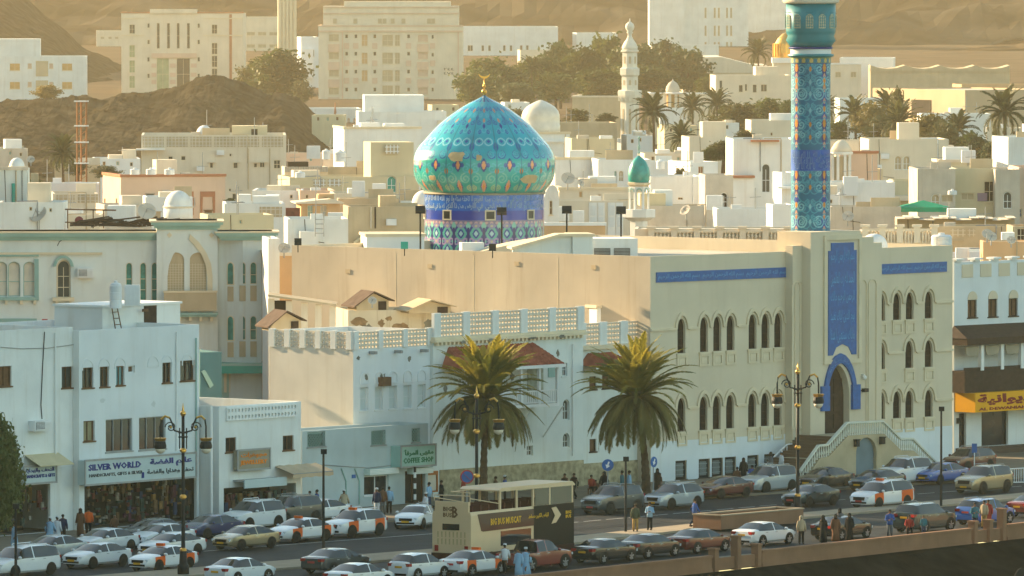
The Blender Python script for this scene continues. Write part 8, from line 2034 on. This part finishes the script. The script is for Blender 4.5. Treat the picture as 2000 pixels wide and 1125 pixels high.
# motorcycle
mc_ = thing('motorcycle', 'dark motorcycle parked by the coffee shop kerb', 'motorcycle', G(832, 1012), R(200))
for x in (-.65, .65): w_ = MB().lathe([(.2, -.05), (.3, -.05), (.31, 0), (.3, .05), (.2, .05)], 18, Matrix.Translation((x, 0, .31)) @ Matrix.Rotation(R(90), 4, 'X')).build('wheel', tyre, mc_); MB().lathe([(.02, -.02), (.2, -.03), (.2, .03), (.02, .02)], 14, Matrix.Translation((x, 0, .31)) @ Matrix.Rotation(R(90), 4, 'X')).build('rim', alloy, w_)
MB().box(-.25, .25, -.13, .13, .3, .62).tube([(.65, 0, .31), (.42, 0, 1.0)], .05, 6).tube([(-.65, 0, .31), (-.1, 0, .5)], .05, 6).build('frame', steel, mc_)
MB().ball((.15, 0, .78), .24, sq=(1.2, .7, .6)).build('fuel_tank', paint('dark_red', (0, 0, 0)), mc_, smooth=True); MB().box(-.7, -.05, -.14, .14, .72, .82).build('saddle', blackp, mc_); MB().tube([(.38, -.36, 1.05), (.45, 0, 1.0), (.38, .36, 1.05)], .025, 5).build('handlebar', steel, mc_); MB().ball((.55, 0, .88), .11).build('headlight', lampw, mc_)
# ================================================================ PEOPLE
skin_m = M('skin', (.20, .10, .06), .55, .08, 4.0)
hair_m = M('black_hair', (.012, .010, .009), .6)
POSES = {  # hip, knee, ankle of the two legs; elbow, wrist of the two arms (x forward, y left, z up)
 'stand': (((.0, .10, .52), (-.01, .11, .09)), ((.0, -.10, .52), (-.01, -.11, .09)), ((-.04, .25, 1.10), (.06, .26, .86)), ((-.03, -.25, 1.10), (.07, -.25, .86))),
 'walk': (((.20, .09, .53), (.24, .10, .10)), ((-.06, -.09, .51), (-.36, -.10, .15)), ((-.14, .25, 1.12), (-.06, .27, .88)), ((.10, -.25, 1.12), (.26, -.22, .93))),
 'hold': (((.02, .10, .52), (.0, .11, .09)), ((.0, -.10, .52), (-.02, -.11, .09)), ((.0, .26, 1.10), (.24, .13, 1.16)), ((.0, -.26, 1.10), (.22, -.10, 1.10))),
 'sit': (((.42, .13, .50), (.46, .14, .09)), ((.42, -.13, .50), (.47, -.14, .09)), ((.08, .25, .72), (.30, .16, .60)), ((.08, -.25, .72), (.30, -.16, .60))),
}
def joints(ps):
    (k1, a1), (k2, a2), (e1, w1), (e2, w2) = POSES[ps]
    d = -.42 if ps == 'sit' else 0
    hz_ = .93 + d
    return hz_, k1, a1, k2, a2, e1, w1, e2, w2, d
def body_mesh(ps):
    hz_, k1, a1, k2, a2, e1, w1, e2, w2, d = joints(ps)
    V, E, Rd = [], [], []
    def v(p, r, par=None):
        V.append(Vector(p)); Rd.append(r)
        if par is not None: E.append((par, len(V) - 1))
        return len(V) - 1
    pel = v((0, 0, hz_), .13); sp = v((0, 0, 1.15 + d), .12, pel); ch = v((0, 0, 1.36 + d), .135, sp); nk = v((.0, 0, 1.50 + d), .055, ch); hd = v((.02, 0, 1.60 + d), .085, nk); v((.015, 0, 1.69 + d), .075, hd); v((.105, 0, 1.60 + d), .018, hd)
    for s_, k, a in ((1, k1, a1), (-1, k2, a2)):
        h_ = v((0, .09 * s_, hz_ - .06), .09, pel); kn = v(k, .06, h_); an = v(a, .042, kn); he = v((a[0] + .02, a[1], .05), .045, an); v((a[0] + .17, a[1], .035), .03, he)
    for s_, e, w_ in ((1, e1, w1), (-1, e2, w2)):
        sh_ = v((0, .17 * s_, 1.42 + d), .06, ch); el = v(e, .042, sh_); wr = v(w_, .028, el)
        dr = (Vector(w_) - Vector(e)).normalized(); pm = v(Vector(w_) + dr * .07, .030, wr); ac = dr.cross(Vector((0, 1, 0))).normalized()
        for f in range(4):
            b = v(Vector(w_) + dr * .10 + ac * (.027 - .018 * f), .0085, pm); v(V[b] + dr * (.06, .07, .065, .05)[f] + Vector((.012, 0, 0)), .007, b)
        t = v(Vector(w_) + dr * .05 + ac * .045, .010, pm); v(V[t] + dr * .035 + ac * .012, .008, t)
    me = bpy.data.meshes.new('body'); me.from_pydata(V, E, [])
    o = bpy.data.objects.new('body', me); col.objects.link(o)
    md = o.modifiers.new('Skin', 'SKIN'); md.use_smooth_shade = True
    for i, r in enumerate(Rd):
        sv = me.skin_vertices[0].data[i]; sv.radius = (r, r); sv.use_root = i == 0
    o.modifiers.new('Subdivision', 'SUBSURF').levels = 1
    out = bpy.data.meshes.new_from_object(o.evaluated_get(bpy.context.evaluated_depsgraph_get()))
    bpy.data.objects.remove(o)
    out.materials.clear(); out.materials.append(skin_m)
    return out
def loft(m, rings, n=12):
    vs_, fs = [], []
    for x, y, z, rx, ry in rings: vs_ += [(x + rx * math.cos(2 * math.pi * k / n), y + ry * math.sin(2 * math.pi * k / n), z) for k in range(n)]
    for i in range(len(rings) - 1): fs += [(i * n + k, i * n + (k + 1) % n, (i + 1) * n + (k + 1) % n, (i + 1) * n + k) for k in range(n)]
    fs += [tuple(reversed(range(n))), tuple(range((len(rings) - 1) * n, len(rings) * n))]
    return m.add(vs_, fs)
def garment(kind, ps):
    hz_, k1, a1, k2, a2, e1, w1, e2, w2, d = joints(ps); m = MB()
    top = [(0, 0, 1.38 + d, .135, .215), (0, 0, 1.45 + d, .10, .17), (0, 0, 1.49 + d, .07, .085)]
    lo = lambda p, q, t: tuple(a + (b - a) * t for a, b in zip(p, q))
    if kind in ('shirt', 'robe'):
        sl = 1.0 if kind == 'robe' else .95
        for s_, e, w_ in ((1, e1, w1), (-1, e2, w2)): m.tube([(0, .16 * s_, 1.42 + d), e, lo(e, w_, sl)], [.085, .068, .058 if kind == 'shirt' else .075], 8)
    if kind == 'shirt': loft(m, [(0, 0, hz_ - .12, .155, .195), (0, 0, hz_ + .05, .15, .185), (0, 0, 1.2 + d, .145, .19)] + top)
    elif kind == 'robe':
        cx, cy_ = (a1[0] + a2[0]) / 2, 0
        sx_ = abs(a1[0] - a2[0]) / 2 + .19
        if ps == 'sit': loft(m, [(.30, 0, .10, .24, .26), (.28, 0, .42, .26, .27), (.14, 0, .55, .30, .26), (0, 0, .72, .17, .21)] + top)
        else: loft(m, [(cx, 0, .10, sx_, .25), (cx * .7, 0, .5, .2 + sx_ * .2, .225), (0, 0, .95, .17, .205), (0, 0, 1.2, .155, .2)] + top)
    elif kind == 'trousers':
        loft(m, [(0, 0, hz_ - .14, .13, .17), (0, 0, hz_ + .04, .14, .18)])
        for s_, k, a in ((1, k1, a1), (-1, k2, a2)): m.tube([(0, .09 * s_, hz_ - .04), k, a], [.105, .082, .068], 8)
    elif kind == 'hair': m.ball((-.012, 0, 1.665 + d), .105, 10, 7, (1.05, .92, .92))
    elif kind == 'cap': m.lathe([(.105, 1.655 + d), (.108, 1.72 + d), (.095, 1.77 + d), (.02, 1.78 + d)], 12, Matrix.Translation((.005, 0, 0)))
    elif kind == 'scarf': m.ball((-.02, 0, 1.64 + d), .125, 10, 7, (1, .95, 1.12)); loft(m, [(-.02, 0, 1.36 + d, .15, .2), (-.02, 0, 1.5 + d, .11, .13), (-.03, 0, 1.6 + d, .10, .11)])
    elif kind in ('eye1', 'eye0'): m.ball((.098, .032 * (1 if kind == 'eye1' else -1), 1.625 + d), .012, 6, 4)
    elif kind == 'mouth': m.box(.085, .1, -.025, .025, 1.545 + d, 1.553 + d)
    elif kind == 'shoe0': m.ball((a1[0] + .07, a1[1], .05), .075, 8, 5, (1.9, .75, .75))
    elif kind == 'shoe1': m.ball((a2[0] + .07, a2[1], .05), .075, 8, 5, (1.9, .75, .75))
    return m.mesh(kind, None, True)
CL = {k: M('cloth_' + k, c, .9, .12, 3.0) for k, c in dict(white=(.62, .64, .66), sky=(.25, .42, .58), black=(.012, .012, .014), orange=(.62, .11, .02), blue=(.03, .09, .30), red=(.30, .04, .03), olive=(.09, .10, .06), khaki=(.42, .27, .09), grey=(.12, .13, .14), denim=(.035, .06, .12), brown=(.14, .07, .04), tan=(.40, .33, .22), navy=(.015, .025, .07), teal=(.04, .16, .2)).items()}
PEOPLE = [  # label, foot px, py, turn, pose, dress, colour, lower colour, head
 ('man in a pale blue robe behind the white minivan', 28, 1076, 200, 'stand', 'r', 'sky', '', 'hair'), ('man in a white robe walking along the left shops', 98, 1066, 60, 'walk', 'r', 'sky', '', 'cap'), ('man in a white robe beside the pale blue robed man', 112, 1064, 60, 'stand', 'r', 'white', '', 'cap'), ('person in dark clothes next to the two robed men', 123, 1060, 80, 'stand', 's', 'navy', 'black', 'hair'),
 ('person in an orange shirt outside the silver shop', 173, 1046, 90, 'stand', 's', 'orange', 'black', 'hair'), ('person in a patterned tan dress left of the orange shirt', 157, 1048, 250, 'stand', 'r', 'brown', '', 'scarf'), ('seated man in dark clothes by the silver shop goods', 224, 1046, 250, 'sit', 's', 'brown', 'black', ''),
 ('man in a white shirt with a dark strap by the low shop', 605, 1012, 120, 'walk', 's', 'white', 'denim', 'hair'), ('man in a blue shirt behind the white strapped man', 619, 1009, 200, 'stand', 's', 'blue', 'navy', 'hair'), ('man in a sand robe and white cap along the lean-to wall', 672, 1010, 70, 'walk', 'r', 'tan', '', 'cap'), ('man in a dark jacket near the display window', 736, 1006, 250, 'stand', 's', 'navy', 'white', 'cap'), ('man in a brown shirt between the jacket and the blue shirt', 748, 1004, 80, 'stand', 's', 'brown', 'grey', 'hair'), ('man in a light blue shirt by the striped post', 760, 1003, 90, 'stand', 's', 'sky', 'black', 'hair'), ('man in a blue shirt at the coffee shop door', 838, 994, 150, 'stand', 's', 'sky', 'denim', 'hair'), ('dark clothed person right of the coffee shop notice board', 862, 990, 200, 'stand', 's', 'black', 'black', 'hair'), ('rider in pale clothes seated on the motorcycle', 831, 1010, 200, 'sit', 's', 'white', 'white', 'cap'),
 ('person in a red brown shirt left of the palm trunk behind the bus', 905, 984, 200, 'stand', 's', 'red', 'black', 'hair'), ('person in a dark shirt just right of the shaggy palm trunk', 968, 982, 200, 'stand', 's', 'brown', 'black', 'hair'), ('person in blue beside the shaggy palm trunk', 986, 980, 180, 'stand', 's', 'blue', 'black', 'cap'), ('man in a black shirt above the bus canopy front', 1103, 976, 230, 'walk', 's', 'black', 'grey', 'hair'), ('second man in a black shirt beside the first above the canopy', 1121, 975, 230, 'walk', 's', 'black', 'black', 'hair'), ('person in a red shirt seated against the pitted stone base', 1155, 966, 300, 'sit', 's', 'red', 'black', 'hair'), ('seated child in dark red on the stone base ledge', 1164, 965, 300, 'sit', 's', 'brown', 'black', 'hair'), ('woman in a black cloak below the round arrow sign', 1180, 972, 250, 'walk', 'r', 'black', '', 'scarf'), ('man in grey left of the light blue shirt by the palm', 1215, 970, 180, 'stand', 's', 'teal', 'grey', 'hair'), ('man in a light blue robe by the leaning palm', 1229, 970, 180, 'stand', 'r', 'sky', '', 'hair'), ('woman in a wide black cloak right of the palm trunk', 1284, 966, 270, 'walk', 'r', 'black', '', 'scarf'),
 ('man in an olive shirt and khaki trousers on the median', 1241, 1038, 90, 'stand', 's', 'olive', 'khaki', 'hair'), ('man in a pale blue shirt and dark trousers on the median', 1269, 1035, 250, 'hold', 's', 'sky', 'black', 'hair'), ('man in a blue jersey walking past the planter', 1357, 1028, 20, 'walk', 's', 'blue', 'denim', 'hair'), ('woman in a black cloak by the barred windows', 1452, 944, 250, 'stand', 'r', 'black', '', 'scarf'), ('person in blue beside the black cloaked woman at the windows', 1469, 946, 250, 'sit', 's', 'blue', 'navy', 'hair'), ('seated dark clothed person left of the black cloaked woman', 1440, 950, 250, 'sit', 's', 'brown', 'black', 'hair'), ('dark dressed woman at the foot of the mosque stairs', 1505, 932, 200, 'stand', 'r', 'grey', '', 'scarf'), ('man in a white robe at the foot of the mosque stairs', 1526, 930, 200, 'stand', 'r', 'white', '', 'cap'),
 ('man in a white top and black skirt cloth at the lower edge', 986, 1121, 80, 'walk', 's', 'white', 'black', 'cap'), ('man in a pale blue robe at the lower edge beside the red pickup', 1013, 1130, 240, 'stand', 'r', 'sky', '', 'hair'), ('man in a white robe close behind the pale blue robe', 1027, 1128, 240, 'walk', 'r', 'sky', '', 'cap'), ('woman in a cream top and scarf at the sea wall', 1565, 1063, 280, 'stand', 's', 'tan', 'black', 'scarf'), ('woman in black with a white shawl at the sea wall', 1608, 1062, 60, 'hold', 'r', 'black', '', 'scarf'), ('short woman in black in the middle of the sea wall group', 1632, 1060, 270, 'stand', 'r', 'brown', '', 'scarf'), ('tall person in a dark top standing behind the sea wall group', 1640, 1048, 250, 'stand', 's', 'grey', 'black', 'scarf'), ('woman in a long black cloak at the right of the group', 1659, 1058, 250, 'stand', 'r', 'black', '', 'scarf'), ('man in a blue patterned shirt leaning at the sea wall', 1738, 1050, 270, 'hold', 's', 'blue', 'grey', 'hair'), ('child in a teal top by the sea wall below the green off roader', 1804, 1046, 270, 'stand', 's', 'teal', 'denim', 'hair'), ('person in dark red seated low behind the green off roader', 1776, 1047, 270, 'sit', 's', 'red', 'black', 'hair'), ('man in a grey blue shirt before the bright blue crossover', 1904, 1036, 270, 'hold', 's', 'teal', 'navy', 'hair'), ('woman in a red brown dress before the bright blue crossover', 1930, 1030, 250, 'stand', 'r', 'red', '', 'hair'), ('man in white leaning against the gate post at the right', 1740 + 182, 1031, 240, 'stand', 's', 'tan', 'khaki', 'hair'),
]
for lab, px, py, rz, ps, dr_, c1, c2, hd in PEOPLE:
    onroad = 900 < px < 1400 and 1020 < py < 1040
    z = .14 if (onroad or py < 1070) else .13
    o = thing('person', lab, 'person', G(px, py, z), R(rz), 'people along the corniche')
    if 'rider' in lab: o.location = bpy.data.objects['motorcycle'].location + Vector((-.0, .0, .33))
    elif ps == 'sit':
        st_ = thing('stool', 'low stool under the ' + lab.replace('seated ', ''), 'stool', o.location, R(rz)); MB().box(-.2, .2, -.2, .2, .34, .40).build('seat', brown, st_)
        lg = MB().box(-.03, .03, -.03, .03, 0, .338).mesh('leg', brown)
        for x in (-.15, .15):
            for y in (-.15, .15): obj('leg', lg, st_, (x, y, 0))
    P_ = lambda k, mt: obj(k.rstrip('01'), cached(('cl', k, ps), lambda: garment(k, ps)), o, None, 0, mt)
    obj('body', cached(('pb', ps), lambda: body_mesh(ps)), o)
    [P_(k, hair_m) for k in ('eye0', 'eye1', 'mouth')]; P_('shoe0', blackp); P_('shoe1', blackp)
    if dr_ == 'r': P_('robe', CL[c1])
    else: P_('shirt', CL[c1]); P_('trousers', CL[c2])
    if hd == 'scarf': P_('scarf', CL['tan' if c1 == 'tan' else 'black'])
    elif hd == 'cap': P_('hair', hair_m); P_('cap', CL['white'])
    elif hd: P_('hair', hair_m)
    if 'child' in lab: o.scale = (.72, .72, .72)
# ================================================================ AIR
hz = bpy.data.materials.new('haze')
t, b_ = nodes_of(hz)
t.nodes.remove(b_)
pv_ = t.nodes.new('ShaderNodeVolumePrincipled')
pv_.inputs['Color'].default_value = (1.0, 0.83, 0.53, 1)
pv_.inputs['Density'].default_value = 0.00013
pv_.inputs['Anisotropy'].default_value = 0.6
t.links.new(pv_.outputs[0], t.nodes['Material Output'].inputs['Volume'])
hb = MB().box(-3200, 3600, -1700, 6200, -6.2, 420).build('haze', hz)
hb['kind'] = 'stuff'
hb.display_type = 'WIRE'
